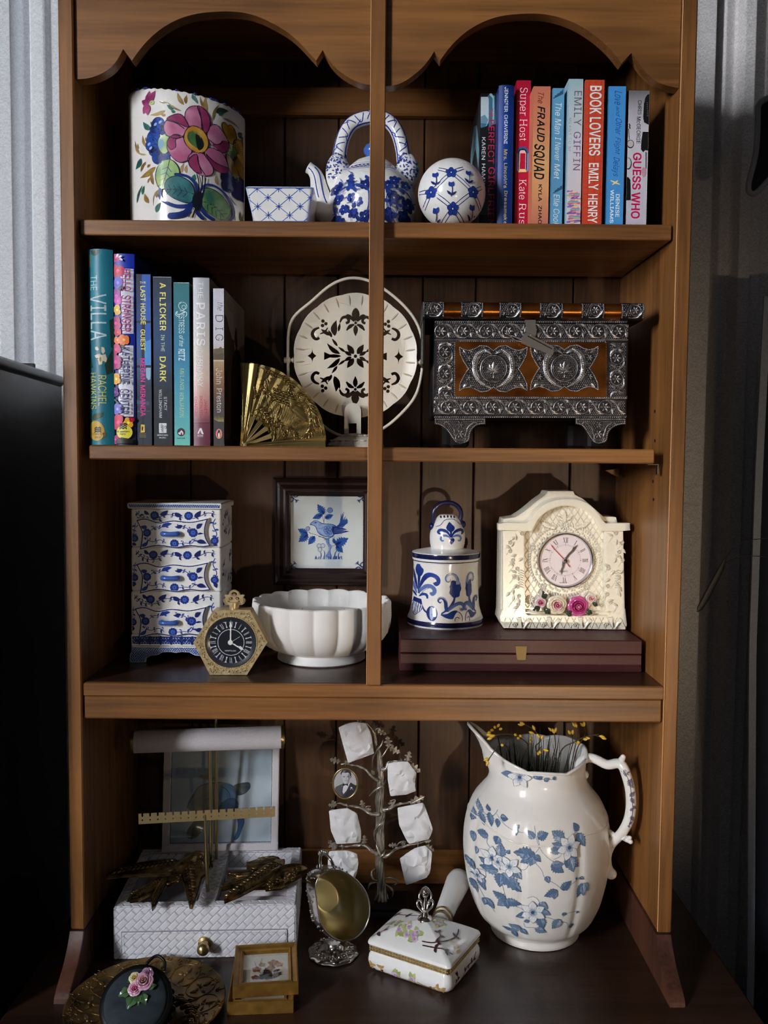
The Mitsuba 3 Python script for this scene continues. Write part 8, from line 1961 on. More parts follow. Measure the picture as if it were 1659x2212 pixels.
# rose lies on the cushion: built upright, then laid flat
def lay(k,c):
 v,f,n_,uv_,col_ = meshkit.WRITTEN[scene[k]['filename']]; v = v.astype(float); w = np.stack([v[:,0],c[1]+(v[:,2]-c[2]),c[2]-(v[:,1]-c[1])],1); scene[k] = mikit.ply(TM(w,f),'paint',smooth=True,color=col_)
tzr = pz0+.0425; c = PZ(302,2128,tzr)
ku = KP(pcy2)/2.9625
def cu(x,y):return np.array([pcx2+(x-567)*ku,pcy2-(y-425)*ku,tzr])
def layrose(px,r,cols,sd,dz=0):q = cu(*px)+[0,0,dz]; k = rose('rose',K,(q[0],q[2]),q[1],r,cols,sd,4); lay(k,q)
def layleaf(a,b,w,c1,c2):p,q = cu(*a)-[0,0,.001],cu(*b); k = flat_leaf('rose_leaf',K,(p[0],p[2]),(q[0],p[2]+q[1]-p[1]),p[1],w,c1,c2,.0025); lay(k,p)
G1_,G2_ = (70,104,64),(44,70,44)
for a,b,w in(((540,370),(455,408),.34),((570,400),(530,490),.36),((610,390),(650,462),.36),((640,360),(700,335),.34),((530,330),(495,300),.34),((590,400),(600,470),.3)):layleaf(a,b,w,G1_,G2_)
layrose((612,318),.0102,[(150,80,90),(190,150,130),(176,110,150),(206,160,180)],6,.001); layrose((545,298),.0064,[(190,160,80),(220,200,130),(206,190,140),(220,210,170)],7,.001); layrose((622,272),.0072,[(110,60,90),(150,110,140),(140,100,130),(170,140,160)],8,.0005); layrose((560,365),.0078,[(190,80,110),(206,120,150),(200,130,160),(214,170,190)],9,.0005)
tiltm = T4().translate([pcx2,pcy2,pz0+.040]).rotate([1,0,0],40).translate([-pcx2,-pcy2,-pz0-.040])
for key in[q for q in scene if q.startswith(K+'__')]:scene[key]['to_world'] = tiltm
K = thing('twisted_ring','dark brass ring twisted like a garland, half behind the pincushion box on the tray','ring')
cx2,cy2 = pcx2+.012,pcy2+.022
th_ = np.linspace(0,2*np.pi,240,endpoint=False)
for s in range(3):
 a = th_*9+s*2.094; Rr = .0485+.0042*np.cos(a); add('strand',tube(np.stack([cx2+Rr*np.cos(th_),cy2+Rr*np.sin(th_),ZT0+.0110+.0040*np.sin(a)],1),.0029,8,closed=True),'dark_brass',K,smooth=True)
lv = []
for k in range(40):
 a = 2*np.pi*k/40; r = .0485+.005*(1 if k%2 else-.4); c = np.array([cx2+r*math.cos(a),cy2+r*math.sin(a),ZT0+.0165]); lv.append(ball(c,.0032,6,(1.2,.8,.6)))
add('leaf_beads',cat_(lv),'dark_brass',K,smooth=True)
# ================================================================ metal photo tree with wrapped hangings, and the pitcher
mat('pewter',mikit.proc(lambda p,n,uv:mix(lin((112,105,94)).tolist(),lin((226,218,204)).tolist(),dr.clip(fbm(p.x*150,p.y*150,p.z*60,3)*1.6-.3,0,1))),.34,metallic=.8)
K = thing('photo_tree','bronze coloured metal tree with leafy branches for hanging pictures, left of the pitcher','photo stand')
ty3 = .170; Tt = Tr(Zm(690,1550,5.396),ty3); tk3 = Tt.k
def t3(x,y,dy=0.0):q = P(690+x/5.396,1550+y/5.396,ty3+dy); return q
bz0 = ZT0+.0055
bcen = np.array([t3(720,2180)[0],ty3])
add('base',cat_([rbox(bcen[0]-.050,bcen[0]+.050,ty3-.032,ty3+.034,bz0,bz0+.0075,.002),rbox(bcen[0]-.040,bcen[0]+.040,ty3-.026,ty3+.028,bz0+.0074,bz0+.0115,.003)]),'black_metal',K,smooth=False)
for sx in(-1,1):
 for sy in(-1,1):add('ball_foot',ball((bcen[0]+sx*.043,ty3+sy*.027,ZT0+.0032),.0032,8),'pewter',K,smooth=True)
zt0 = bz0+.0112
trunk = [(720,2195,72),(722,2080,62),(715,1950,50),(705,1800,48),(700,1640,46),(712,1480,48),(705,1300,48),(715,1120,48),(700,960,54),(712,800,50),(708,660,40),(705,540,34),(695,430,28),(670,330,25),(648,240,22),(632,165,18),(590,110,14),(545,65,11),(480,42,8)]
tc_ = spline([t3(x,y)for x,y,r in trunk],150); tr3 = np.interp(np.linspace(0,1,150),np.linspace(0,1,len(trunk)),[r*tk3 for x,y,r in trunk])
shift = zt0-tc_[0][2]; wgt = np.clip(1-np.arange(150)/20,0,1); tc_[:,2] += shift*wgt
add('trunk',tube(tc_,tr3*.86,20),'pewter',K,smooth=True)
# sinews wound round the trunk
fib = []
for s in range(11):
 a = s*2*np.pi/11+np.linspace(0,3.2,150)+.35*np.sin(np.linspace(0,30,150)+s); r = tr3*(.84+.06*np.sin(np.linspace(0,20,150)+s*2)); r[:10]*=np.linspace(1.25,1,10)
 fib.append(tube(tc_[:135]+np.stack([np.cos(a)*r,np.sin(a)*r,0*a],1)[:135],np.interp(np.linspace(0,1,135),[0,.1,.8,1],[.0022,.0017,.0013,.0007]),7))
add('bark_strands',cat_(fib),'pewter',K,smooth=True)
def vine3(pts,r0,r1,name='branch',dy=0.0):
 p = [t3(x,y,d)for x,y,d in pts]; c = spline(p,40); k = add(name,tube(c,np.linspace(r0,r1,40)*tk3,12),'pewter',K,smooth=True); return c,k
tw_ = []
for pts in([(740,260,-.01),(715,330,-.012),(660,390,-.008),(625,480,-.002),(620,590,.004)],[(775,730,-.004),(740,790,-.012),(660,840,-.012),(580,915,-.006)],[(755,1160,-.004),(720,1230,-.012),(660,1300,-.01),(640,1400,-.002),(665,1460,.002)],[(770,1540,-.004),(740,1600,-.011),(690,1640,-.01)],[(660,1480,-.008),(690,1560,-.011),(745,1700,-.006)],[(650,1760,-.004),(610,1800,-.006),(625,1880,-.008),(680,1900,-.01)],[(740,1880,-.002),(850,1870,-.004),(910,1920,-.004),(870,1950,-.004)],[(745,1930,-.004),(850,2010,-.008),(850,2090,-.008)],[(680,1920,-.006),(590,1940,-.006),(570,2000,-.006)]):
 tw_.append(tube(spline([t3(*q)for q in pts],30),np.interp(np.linspace(0,1,30),[0,.5,1],[5,15,4])*tk3,8))
for m in tw_:add('tendril',m,'pewter',K,smooth=True)
BR = [[(690,730,-.006),(630,700,-.008),(580,650,-.008),(530,600,-.006),(450,565,-.006),(380,550,-.006),(300,535,-.006),(250,545,-.006)],[(700,1120,-.008),(610,1125,-.01),(530,1080,-.008),(440,1040,-.006),(330,1025,-.006),(220,1000,-.006),(160,1040,-.006)],[(680,1590,-.006),(620,1570,-.01),(560,1510,-.008),(470,1485,-.006),(330,1500,-.006),(220,1500,-.006),(170,1520,-.006)],[(710,470,-.004),(750,430,-.008),(800,350,-.006),(820,330,-.006)],[(720,600,-.004),(780,590,-.008),(800,530,-.006),(870,515,-.006),(1010,495,-.006),(1080,520,-.006)],[(740,1075,-.006),(810,1065,-.01),(870,1030,-.008),(960,1005,-.006),(1060,985,-.006),(1120,950,-.006)],[(740,1620,-.006),(810,1600,-.01),(880,1540,-.008),(960,1510,-.006),(1060,1480,-.006),(1180,1460,-.006),(1270,1420,-.006)],[(640,165,-.002),(670,130,-.006),(710,125,-.006)],[(890,1540,-.006),(920,1470,-.008),(980,1440,-.008),(1010,1450,-.006)],[(800,1050,-.006),(870,1000,-.01),(880,960,-.01),(820,975,-.01)],[(530,1085,-.008),(545,1040,-.01),(600,1035,-.01)],[(480,1490,-.008),(510,1450,-.01),(520,1430,-.008)],[(500,1050,-.006),(510,1010,-.008)],[(1010,500,-.006),(1030,450,-.006)],[(250,515,-.006),(240,490,-.006)]]
brc = []
for b in BR:
 big = len(b) >5; c,_k = vine3(b,22 if big else 9,7 if big else 6); brc.append(c)
 if big:
  wv = []
  for s in range(2):
   t = np.linspace(0,1,40); a = t*14+s*3.1; rr = np.linspace(19,6,40)*tk3; wv.append(tube(c+np.stack([0*a,np.cos(a)*rr,np.sin(a)*rr],1),np.linspace(8,4,40)*tk3,6))
  add('branch_strands',cat_(wv),'pewter',K,smooth=True)
def oak(a,b,w=.28):
 w = w*1.25
 """a small lobed leaf with a raised rib"""
 A,B_ = t3(*a)[[0,2]],t3(*b)[[0,2]]; d = B_-A; L = np.linalg.norm(d); d/=L; n = np.array([-d[1],d[0]])
 t = np.linspace(0,1,40); ww = w*L*np.sin(np.pi*(t*.85+.12))*(.62+.38*np.cos(t*2*np.pi*3+np.pi))
 mid = A+np.outer(t*L,d); g = Polygon(np.vstack([mid+n*ww[:,None],(mid-n*ww[:,None])[::-1]])).buffer(.0002)
 fn = lambda ab,h:np.stack([ab[:,0],ty3-.008-np.asarray(h),ab[:,1]],1)
 m = bevel_extrude(g,.0024,.001,fn,2); rib = tube(fn(np.array([A,A+d*L*.95]),np.full(2,.0024)),.0006,6)
 add('leaf',cat_([m,rib]),'pewter',K,smooth=40)
for a,b,w in(((340,50),(285,168),.3),((680,125),(778,175),.26),((810,320),(790,195),.3),((820,330),(938,385),.3),((850,320),(850,290),.4),((1020,480),(1050,368),.3),((1050,520),(1175,610),.26),((240,490),(125,462),.3),((200,1000),(150,940),.3),((190,1000),(108,990),.3),((165,1040),(140,1145),.3),((515,1020),(490,935),.3),((540,1040),(605,1045),.3),((1060,975),(1222,890),.24),((1120,950),(1110,900),.3),((880,965),(800,975),.26),((190,1510),(110,1400),.28),((185,1500),(190,1420),.3),((520,1440),(525,1340),.3),((1000,1445),(940,1430),.3),((900,1455),(805,1460),.28),((1240,1460),(1330,1525),.3),((1230,1420),(1300,1400),.3),((350,520),(300,480),.3),((640,640),(610,590),.3)):oak(a,b,w)
# hangings
mat('tissue',lin((222,221,222)),.7,specular=.3)
def hook(name,par,x,y,L=30):
 a,b = t3(x,y,-.010),t3(x,y+L,-.010); add(name,tube(spline([a+[0,.006,0],a+[0,0,.0015],(a+b)/2+[.001,-.001,0],b],14),.0007,6),'pewter',par,smooth=True)
def relax(m,lam,it_):
 v,e = np.array(m.vertices),m.edges_unique
 for _ in range(it_):
  a = np.zeros_like(v); c = np.zeros(len(v))
  for i,j in((0,1),(1,0)):np.add.at(a,e[:,i],v[e[:,j]]); np.add.at(c,e[:,i],1)
  v = v*(1-lam)+lam*a/np.maximum(c,1)[:,None]
 return TM(v,m.faces)
def wrapped(label,pts,hk_,seed):
 k = thing('wrapped_picture',label,'wrapped picture','pictures in white tissue paper hung on the metal tree')
 A = np.array([t3(x,y,-.012)[[0,2]]for x,y in pts]); g = Polygon(A).buffer(.0008).buffer(-.0008); c = np.array(g.centroid.coords[0]); rng = np.random.default_rng(seed)
 # facets between scattered points: crumpled paper
 a0,b0,a1,b1 = g.bounds; ins = [p for p in(rng.random((160,2))*[a1-a0,b1-b0]+[a0,b0])if g.buffer(-.002).contains(Point(p))][:46]
 bd = np.array([g.exterior.interpolate(t,True).coords[0]for t in np.linspace(0,1,44,endpoint=False)]); al = np.vstack([bd,ins])
 from scipy.spatial import Delaunay
 tri = [t for t in Delaunay(al).simplices if g.buffer(.0004).contains(Point(al[t].mean(0)))]
 dist = np.array([g.exterior.distance(Point(p))for p in al]); rid = rng.random(2)-.5
 hgt = .0055*np.clip(dist/.008,0,1)**.6+.0022*rng.standard_normal(len(al))*(dist>.001)+.0014*np.sin((al-c)@np.array([380,260])*(1 if seed%2 else-1))*(dist>.001)
 hgt = np.maximum(hgt,.0006)
 v1 = np.stack([al[:,0],ty3-.014-hgt,al[:,1]],1); v2 = np.stack([al[:,0],ty3-.013+hgt*.5,al[:,1]],1); tri = np.array(tri); s = np.cross(al[tri[:,1]]-al[tri[:,0]],al[tri[:,2]]-al[tri[:,0]]); tri = np.where((s<0)[:,None],tri[:,::-1],tri); n = len(al)
 nb = len(bd); i = np.arange(nb); j = (i+1)%nb; side = np.vstack([np.stack([i,i+n,j+n],1),np.stack([i,j+n,j],1)])
 m = TM(np.vstack([v1,v2]),np.vstack([tri,tri[:,::-1]+n,side])); v,f = trimesh.remesh.subdivide(m.vertices,m.faces); mm = TM(v,f); mm.merge_vertices(); mm.remove_unreferenced_vertices(); mm = relax(mm,.35,2)
 if mm.volume <0:mm.invert()
 add('tissue_paper',mm,'tissue',k,smooth=22); hook('hook',k,*hk_)
wrapped('white tissue-wrapped picture hung at the very top of the metal tree',[(220,110),(330,60),(430,45),(545,60),(590,150),(612,225),(640,420),(500,460),(335,530),(290,360)],(440,30,40),1)
wrapped('white tissue-wrapped picture hung on the upper right branch of the metal tree',[(790,530),(860,520),(945,505),(1035,505),(1135,640),(1112,760),(1128,850),(1010,895),(825,912),(795,720)],(950,490,34),2)
wrapped('white tissue-wrapped picture hung left of the trunk, below the oval portrait',[(110,1080),(230,1058),(330,1050),(440,1110),(490,1330),(482,1450),(200,1470),(132,1310)],(315,1020,36),3)
wrapped('white tissue-wrapped picture hung right of the trunk on the middle branch',[(908,1045),(1060,1015),(1215,985),(1300,1230),(1325,1300),(1280,1410),(1040,1470),(1000,1400),(925,1240)],(1065,980,44),4)
wrapped('white tissue-wrapped picture hung low on the left, half hidden by the silver scuttle',[(110,1550),(330,1542),(440,1580),(458,1680),(440,1800),(410,1880),(240,1830),(95,1720)],(262,1495,50),5)
wrapped('white tissue-wrapped picture hung low on the right branch, nearest the pitcher',[(935,1635),(1100,1520),(1232,1482),(1315,1560),(1292,1800),(1250,1860),(1005,1950)],(1140,1455,60),6)
# oval portrait
K2 = thing('oval_portrait','small oval brass framed photograph of a man in a bow tie, on the metal tree','photograph')
Zo = Zm(700,1640,16.59); To = Tr(Zo,ty3-.013); oc_ = np.array(To(760,862)); oa,ob = 478*To.k,582*To.k; yo = ty3-.013
of_ = lambda ab,h:np.stack([ab[:,0],yo-np.asarray(h),ab[:,1]],1)
th = np.linspace(0,2*np.pi,80,endpoint=False)
add('frame',tube(np.stack([oc_[0]+(oa-.0014)*np.cos(th),th*0+yo-.001,oc_[1]+(ob-.0014)*np.sin(th)],1),.0016,10,closed=True),'antique_brass',K2,smooth=True)
oval = affinity.translate(affinity.scale(Point(0,0).buffer(1,quad_segs=24),oa-.0014,ob-.0014),*oc_)
add('photo_card',extrude(oval,.001,of_),'backing',K2,smooth=False)
g_ = lambda v:lin((v,v,v+4)); it = [(oval.buffer(-.0003),g_(176))]
def o(pts,col):it.append((To.sp(pts),g_(col)))
o([(400,1090),(430,980),(560,920),(660,890),(700,1250),(660,1400),(480,1300)],84); o([(660,1400),(700,1250),(900,900),(960,830),(1060,890),(1180,960),(1160,1180),(980,1360),(780,1420)],44)
it.append((To.pl([(640,930),(700,900),(860,880),(920,820),(940,850),(800,1120),(690,1250),(655,1150)]),g_(214)))
it.append((To.pl([(655,900),(700,900),(660,1150),(700,1260),(660,1380),(620,1200)]),g_(66))); it.append((To.pl([(940,830),(980,900),(880,1100),(690,1380),(660,1370),(800,1130)]),g_(58)))
it.append((To.pl([(740,780),(900,740),(920,810),(850,900),(770,890)]),g_(150)))
o([(620,520),(640,440),(760,400),(880,420),(940,500),(945,620),(915,720),(870,800),(800,860),(740,850),(690,780),(640,660)],196)
o([(860,520),(940,520),(945,640),(915,730),(860,800),(820,820),(860,700)],140); o([(950,580),(990,570),(980,640),(945,670)],120)
o([(605,540),(600,470),(660,390),(780,365),(900,390),(965,460),(970,560),(940,600),(920,520),(860,470),(780,480),(700,470),(640,480),(625,540)],50); it.append((To.pl([(650,470),(700,400),(770,385),(740,470)]),g_(120)))
for pts,w,c in(([(685,612),(720,602),(765,612)],14,70),([(820,606),(870,596),(920,610)],14,60),([(700,632),(750,628)],16,80),([(830,628),(890,624)],16,70),([(800,640),(806,690),(780,706),(812,712)],8,100),([(735,752),(790,758),(850,746)],12,80),([(770,790),(820,790)],8,140),([(910,720),(860,800),(800,850)],8,110)):it.append((To.st(pts,w),g_(c)))
it.append((To.pl([(655,870),(690,850),(765,895),(790,890),(860,850),(862,960),(790,915),(765,915),(690,955)]),g_(40))); it.append((To.el(778,902,20,22),g_(60))); it.append((To.el(980,1010,36,30),g_(206))); it.append((To.st([(940,1080),(985,1030),(1040,1080)],14),g_(190)))
it = [(g.intersection(oval.buffer(-.0003)),c)for g,c in it]
printed('portrait_print',K2,it,of_,'print',h=.0011,dh=.000008)
hook('hook',K2,300,528,30); add('side_pin',tube([P(*Zo(215,842),yo),P(*Zo(285,846),yo)],.0006,6),'antique_brass',K2,smooth=False)

# ---------------------------------------------------------------- pitcher
K = thing('pitcher','large white ironstone pitcher printed with blue clematis, filled with yellow berry sprays','pitcher')
py_ = .1235; Z5 = Zm(990,1550,4.046); Tp = Tr(Z5,py_); pk = Tp.k; pxc = Tp(680,1100)[0]
prof_px = [(1800,415),(1700,480),(1600,537),(1500,576),(1400,602),(1300,621),(1200,634),(1100,641),(1000,638),(900,625),(800,600),(700,555),(620,490),(550,437),(450,412),(360,412)]
zs = [ZT0,ZT0+.002,ZT0+.006,ZT0+.012]+[max(Tp(680,y)[1],0)for y,r in prof_px]; rs = [376*pk,392*pk,388*pk,384*pk]+[r*pk for y,r in prof_px]
sel = [0];
for i in range(1,len(zs)):
 if zs[i] >zs[sel[-1]]+.0008:sel.append(i)
zs,rs = [zs[i]for i in sel],[rs[i]for i in sel]
nlb = 8
def plobe(th):return 1+0*th
class Pit(Rev):
 def lob(s,th,z):
  w = np.clip((z-ZT0-.012)/.03,0,1)*np.clip((ZT0+.190-z)/.02,0,1)
  return 1-.022*w*np.exp(-(np.sin((th-.42)*nlb/2)/.22)**2)
 def r(s,z,th=0):return s.f(np.clip(z,s.f.x[0],s.f.x[-1]))*s.lob(th,z)
RP = Pit(pxc,py_,zs,rs)
zneck = zs[-1]
n = 200; th = np.linspace(0,2*np.pi,n,endpoint=False)
# rim: high at the spout (left) and at the back, dipped and scalloped at the front
spout_t = -np.pi/2
def rim_z(t):
 d = np.angle(np.exp(1j*(t-spout_t))); s = np.exp(-(d/.42)**2)
 back = .5-.5*np.cos(t)
 return Tp(680,320)[1]-.004+.010*back+.0035*np.cos(2*(t-.25)+np.pi)+.036*s+.0035*np.abs(np.sin((t-.42)*4))**.7
def rim_r(t):
 d = np.angle(np.exp(1j*(t-spout_t))); s = np.exp(-(d/.36)**2); return 425*pk*(1+.012*np.cos(t*4-1.7))+.031*s
lev = []
for z in np.r_[zs[0],np.linspace(zs[0]+.001,zneck,60)]:
 r = RP.r(np.full(n,z),th); d = np.angle(np.exp(1j*(th-spout_t))); s = np.exp(-(d/.34)**2)*np.clip((z-zneck+.03)/.03,0,1)**2*.010
 lev.append(np.stack([pxc+(r+s)*np.sin(th),py_-(r+s)*np.cos(th),np.full(n,z)],1))
rz,rr0 = rim_z(th),rim_r(th); base = lev[-1]
for t in(.25,.5,.75,.92):
 q = np.stack([pxc+rr0*np.sin(th),py_-rr0*np.cos(th),rz],1); e_ = t**1.6; p = base*(1-t)+q*t; p[:,:2] = base[:,:2]*(1-e_)+q[:,:2]*e_; lev.append(p)
def rimring(dr_,dz):return np.stack([pxc+(rr0+dr_)*np.sin(th),py_-(rr0+dr_)*np.cos(th),rz+dz],1)
lev += [rimring(.0012,-.001),rimring(.0010,.0012),rimring(-.0012,.0020),rimring(-.0034,.0010),rimring(-.0042,-.002)]
zin = [zneck,zneck-.03,zneck-.07,ZT0+.08,ZT0+.02]
for z in zin:
 r = RP.r(np.full(n,z),th)-.0045; lev.append(np.stack([pxc+r*np.sin(th),py_-r*np.cos(th),np.full(n,z)],1))
v = np.stack(lev,1).reshape(-1,3); L = len(lev); f = quadfaces(n,L,True); i = np.arange(n)*L
v = np.vstack([v,[[pxc,py_,ZT0],[pxc,py_,ZT0+.02]]]); f = np.vstack([f,np.stack([np.roll(i,-1),i,i*0+n*L],1),np.stack([i+L-1,np.roll(i,-1)+L-1,i*0+n*L+1],1)])
m = TM(v,f)
if m.volume <0:m.invert()
mat('ironstone',mikit.proc(lambda p,n,uv:mix(lin((222,216,206)).tolist(),lin((234,232,228)).tolist(),fbm(p.x*14,p.y*14,p.z*14,2))),.1,specular=.5,clearcoat=.7,clearcoat_gloss=.95)
add('body',m,'ironstone',K,smooth=60)
ridge = []
tt_ = np.linspace(-2.6,2.6,120); zr_ = Tp(680,850)[1]+.0045*np.cos((tt_-.42)*4)+.012*np.abs(np.sin(tt_*.5)); add('shoulder_ridge',tube(np.stack([pxc+(RP.r(zr_,tt_)-.0004)*np.sin(tt_),py_-(RP.r(zr_,tt_)-.0004)*np.cos(tt_),zr_],1),.0013,8),'ironstone',K,smooth=True)
hpts = [(1068,500),(1052,430),(1085,375),(1150,352),(1230,378),(1310,412),(1385,400),(1432,420),(1468,500),(1500,620),(1510,740),(1500,850),(1465,950),(1410,1030),(1350,1090),(1312,1160),(1300,1240),(1315,1320),(1338,1362)]
def hy_(x):return py_-.056*np.clip((x-1050)/460,0,1)
hc_ = spline([P(*Z5(x,y),hy_(x))for x,y in hpts],90)
hd = add('handle',tube(hc_,np.interp(np.linspace(0,1,90),[0,.05,.2,.4,.6,.8,.95,1],[42,38,40,42,44,40,36,40])*pk,18),'ironstone',K,smooth=True)
tips = [((1062,480),50),((1100,500),40),((1335,1365),48)]
sp_ = [ball(P(*Z5(*c),hy_(c[0])),r*pk,12,(1,.9,1))for c,r in tips]
for a,b,r in(((1400,420),(1440,345),34),((1380,1050),(1325,995),26),((1430,1030),(1505,1085),30),((1480,1060),(1500,1050),24)):sp_.append(tube(spline([P(*Z5(*a),hy_(a[0])),P(*Z5((a[0]+b[0])/2,(a[1]+b[1])/2),hy_(a[0])),P(*Z5(*b),hy_(b[0]))],12),np.linspace(r*1.25,r*.62,12)*pk,12)); sp_.append(ball(P(*Z5(*b),hy_(b[0])),r*.68*pk,8))
for m in sp_:add('handle_spur',m,'ironstone',hd,smooth=True)
# printed clematis
Tq = Tr(Z5,py_-.075); it = []
BL1B,BL2B = lin((140,160,184)),lin((92,116,146))
BL1,BL2,BL3 = lin((116,138,164)),lin((58,84,118)),lin((176,188,202)); WHp = lin((226,226,226))
def jag(a,b,w=.36,dark=False,side=1):
 w = w*.82
 """ivy-like toothed leaf: a dark blade with lighter side and veins"""
 a,b = np.array(Tq(*a)),np.array(Tq(*b)); L = np.linalg.norm(b-a); d = (b-a)/L; n_ = np.array([-d[1],d[0]])
 t = np.linspace(0,1,19); env = np.sin(np.pi*np.clip(t*.96+.02,0,1)**.7)*w*L; tooth = 1+.32*np.where(np.arange(19)%3==0,1,np.where(np.arange(19)%3==1,-.5,.1))
 up_ = a+np.outer(t*L,d)+n_*(env*tooth)[:,None]; lo = a+np.outer(t*L,d)-n_*(env*np.roll(tooth,1))[:,None]; mid = a+np.outer(t*L,d)
 g = Polygon(np.vstack([up_,lo[::-1]])).buffer(0); it.append((g,BL1 if not dark else BL2B)); it.append((Polygon(np.vstack([up_,mid[::-1]])if side>0 else np.vstack([lo,mid[::-1]])).buffer(0).buffer(-.0003),BL3 if not dark else BL1B)); it.append((g.boundary.buffer(.00022),BL2)); it.append((LineString([a,b]).buffer(.00035),BL2))
 for k in range(3,16,3):
  for e in(up_,lo):it.append((LineString([mid[k-2],mid[k]*.35+e[k]*.65]).buffer(.0002),BL2))
 tip = Polygon(np.vstack([up_[11:],lo[::-1][:8]])).buffer(0).buffer(-.0003); it.append((tip.intersection(g),BL2B if dark else BL1))
def clem(x,y,r,rot=0,n_=5):
 c = np.array(Tq(x,y)); R_ = r*pk
 for k in range(n_):
  a = rot+2*math.pi*k/n_; e = np.array([math.cos(a),math.sin(a)]); g = leaf(c+e*R_*.12,c+e*R_,.34); tipb = affinity.scale(g,1,1); it.append((g,WHp)); it.append((g.boundary.buffer(.00025),BL2))
  for s in(-.18,0,.18):a2 = a+s; it.append((LineString([c+np.array([math.cos(a2),math.sin(a2)])*R_*.18,c+np.array([math.cos(a2),math.sin(a2)])*R_*.62]).buffer(.0002),BL1))
  it.append((leaf(c+e*R_*.10,c+e*R_*.45,.3),BL3))
 it.append((disc(c,R_*.14),BL2))
 for k in range(14):a = k*.449; it.append((LineString([c,c+np.array([math.cos(a),math.sin(a)])*R_*.30]).buffer(.0002),BL2))
def stem(pts,w=4):it.append((Tq.st(pts,w),BL1))
for pts in([(120,900),(200,890),(280,915),(340,880),(360,850)],[(350,880),(400,930),(470,960),(550,970)],[(650,910),(660,1000),(690,1080),(740,1140),(800,1180)],[(640,1120),(680,1060),(670,1000)],[(520,1270),(560,1260),(600,1200),(640,1180)],[(640,1190),(700,1260),(720,1310),(800,1360),(860,1410)],[(860,1400),(940,1390),(1000,1360),(1060,1350)],[(380,1440),(400,1520),(410,1560)],[(440,1600),(500,1610),(560,1640)],[(720,1670),(790,1690),(850,1720),(930,1750),(945,1810)],[(890,1680),(940,1650),(1030,1660)],[(560,1760),(580,1800),(640,1790),(700,1850)],[(200,1380),(240,1370),(250,1420)],[(190,1540),(240,1620),(330,1730)],[(960,1000),(1010,970),(1050,1000)],[(580,1510),(640,1490),(680,1540),(660,1580)],[(270,1080),(260,1120),(300,1160)],[(290,460),(300,480),(380,470),(430,480)],[(640,540),(720,560),(800,560),(870,570)],[(880,960),(870,1120),(800,1160)]):stem(pts)
for a,b,w,dk in(((100,820),(85,1030),.2,1),((125,740),(85,900),.18,0),((60,900),(50,1000),.3,1),((60,1030),(75,1160),.24,1),((225,920),(218,855),.36,0),((165,920),(150,1020),.34,1),((220,920),(245,995),.38,1),((295,890),(300,980),.3,1),((290,880),(285,845),.5,1),((355,910),(350,970),.34,1),((380,890),(438,890),.42,1),((490,940),(495,995),.4,1),((500,940),(525,915),.4,0),((270,1060),(185,1070),.4,1),((350,1040),(330,1105),.46,1),((155,1100),(150,1180),.24,0),((180,1200),(175,1260),.3,0),((640,1000),(590,945),.42,0),((670,990),(760,955),.4,1),((640,1130),(470,1130),.34,1),((640,1130),(520,1210),.3,1),((640,1130),(600,1220),.34,0),((640,1130),(690,1180),.4,1),((890,1010),(795,940),.42,0),((860,1080),(755,1095),.34,1),((870,1060),(790,1030),.3,0),((1020,980),(1085,1085),.34,1),((1030,960),(990,895),.36,1),((930,1150),(1020,1240),.38,1),((930,1150),(970,1275),.36,0),((920,1150),(905,1230),.34,1),((780,1200),(880,1270),.36,1),((780,1200),(885,1200),.3,0),((340,1310),(200,1270),.36,1),((340,1320),(205,1340),.34,1),((360,1340),(360,1460),.36,1),((380,1330),(528,1465),.3,1),((460,1270),(530,1350),.36,0),((370,1190),(370,1080),.36,0),((420,1150),(440,1120),.4,0),((735,1300),(755,1355),.42,0),((870,1420),(945,1350),.38,1),((870,1420),(880,1370),.34,0),((830,1430),(720,1475),.34,1),((820,1440),(800,1500),.34,0),((1000,1330),(1000,1350),.5,0),((1040,1340),(1070,1360),.4,0),((1060,1400),(1015,1520),.26,1),((1060,1400),(1110,1470),.4,0),((1060,1410),(1070,1510),.3,0),((410,1570),(310,1520),.34,1),((410,1570),(350,1645),.34,0),((410,1570),(530,1580),.32,1),((410,1570),(430,1640),.34,1),((680,1540),(750,1590),.42,0),((560,1680),(495,1700),.4,1),((560,1650),(530,1680),.4,1),((690,1680),(720,1790),.36,1),((700,1610),(775,1650),.34,0),((600,1720),(560,1740),.4,1),((660,1790),(748,1830),.36,0),((860,1700),(800,1790),.42,0),((880,1640),(905,1660),.5,0),((950,1790),(1000,1780),.5,0),((1015,1660),(1035,1665),.5,0),((540,1830),(445,1795),.3,0),((540,1830),(600,1870),.34,1),((110,1350),(170,1420),.34,1),((190,1440),(140,1470),.3,1),((200,1470),(255,1545),.3,1),((230,1440),(235,1500),.36,0),((150,1530),(195,1630),.26,1),((260,1620),(325,1690),.34,1),((250,1630),(255,1700),.3,0),((470,1860),(400,1845),.2,1),((480,1860),(520,1920),.3,1),((460,1850),(520,1850),.3,0),((350,480),(345,550),.4,1),((510,520),(440,460),.4,0),((500,550),(420,570),.36,0),((560,500),(580,440),.5,1),((570,490),(620,460),.42,1),((700,560),(690,490),.4,1),((700,555),(745,520),.4,1),((760,570),(800,545),.4,0),((840,560),(850,530),.4,0)):jag(a,b,w,bool(dk))
for x,y,r,rot,nn in((305,1225,95,.3,5),(440,1255,90,.9,5),(935,1070,105,.2,6),(630,1630,105,.6,6),(560,560,92,.1,6),(195,1440,60,.4,5),(350,1240,50,1.1,5)):clem(x,y,r,rot,nn)
zlo,zhi = ZT0+.004,zneck-.0005
it = [(g.intersection(sbox(pxc-.103,zlo,pxc+.103,zhi)),c)for g,c in it]
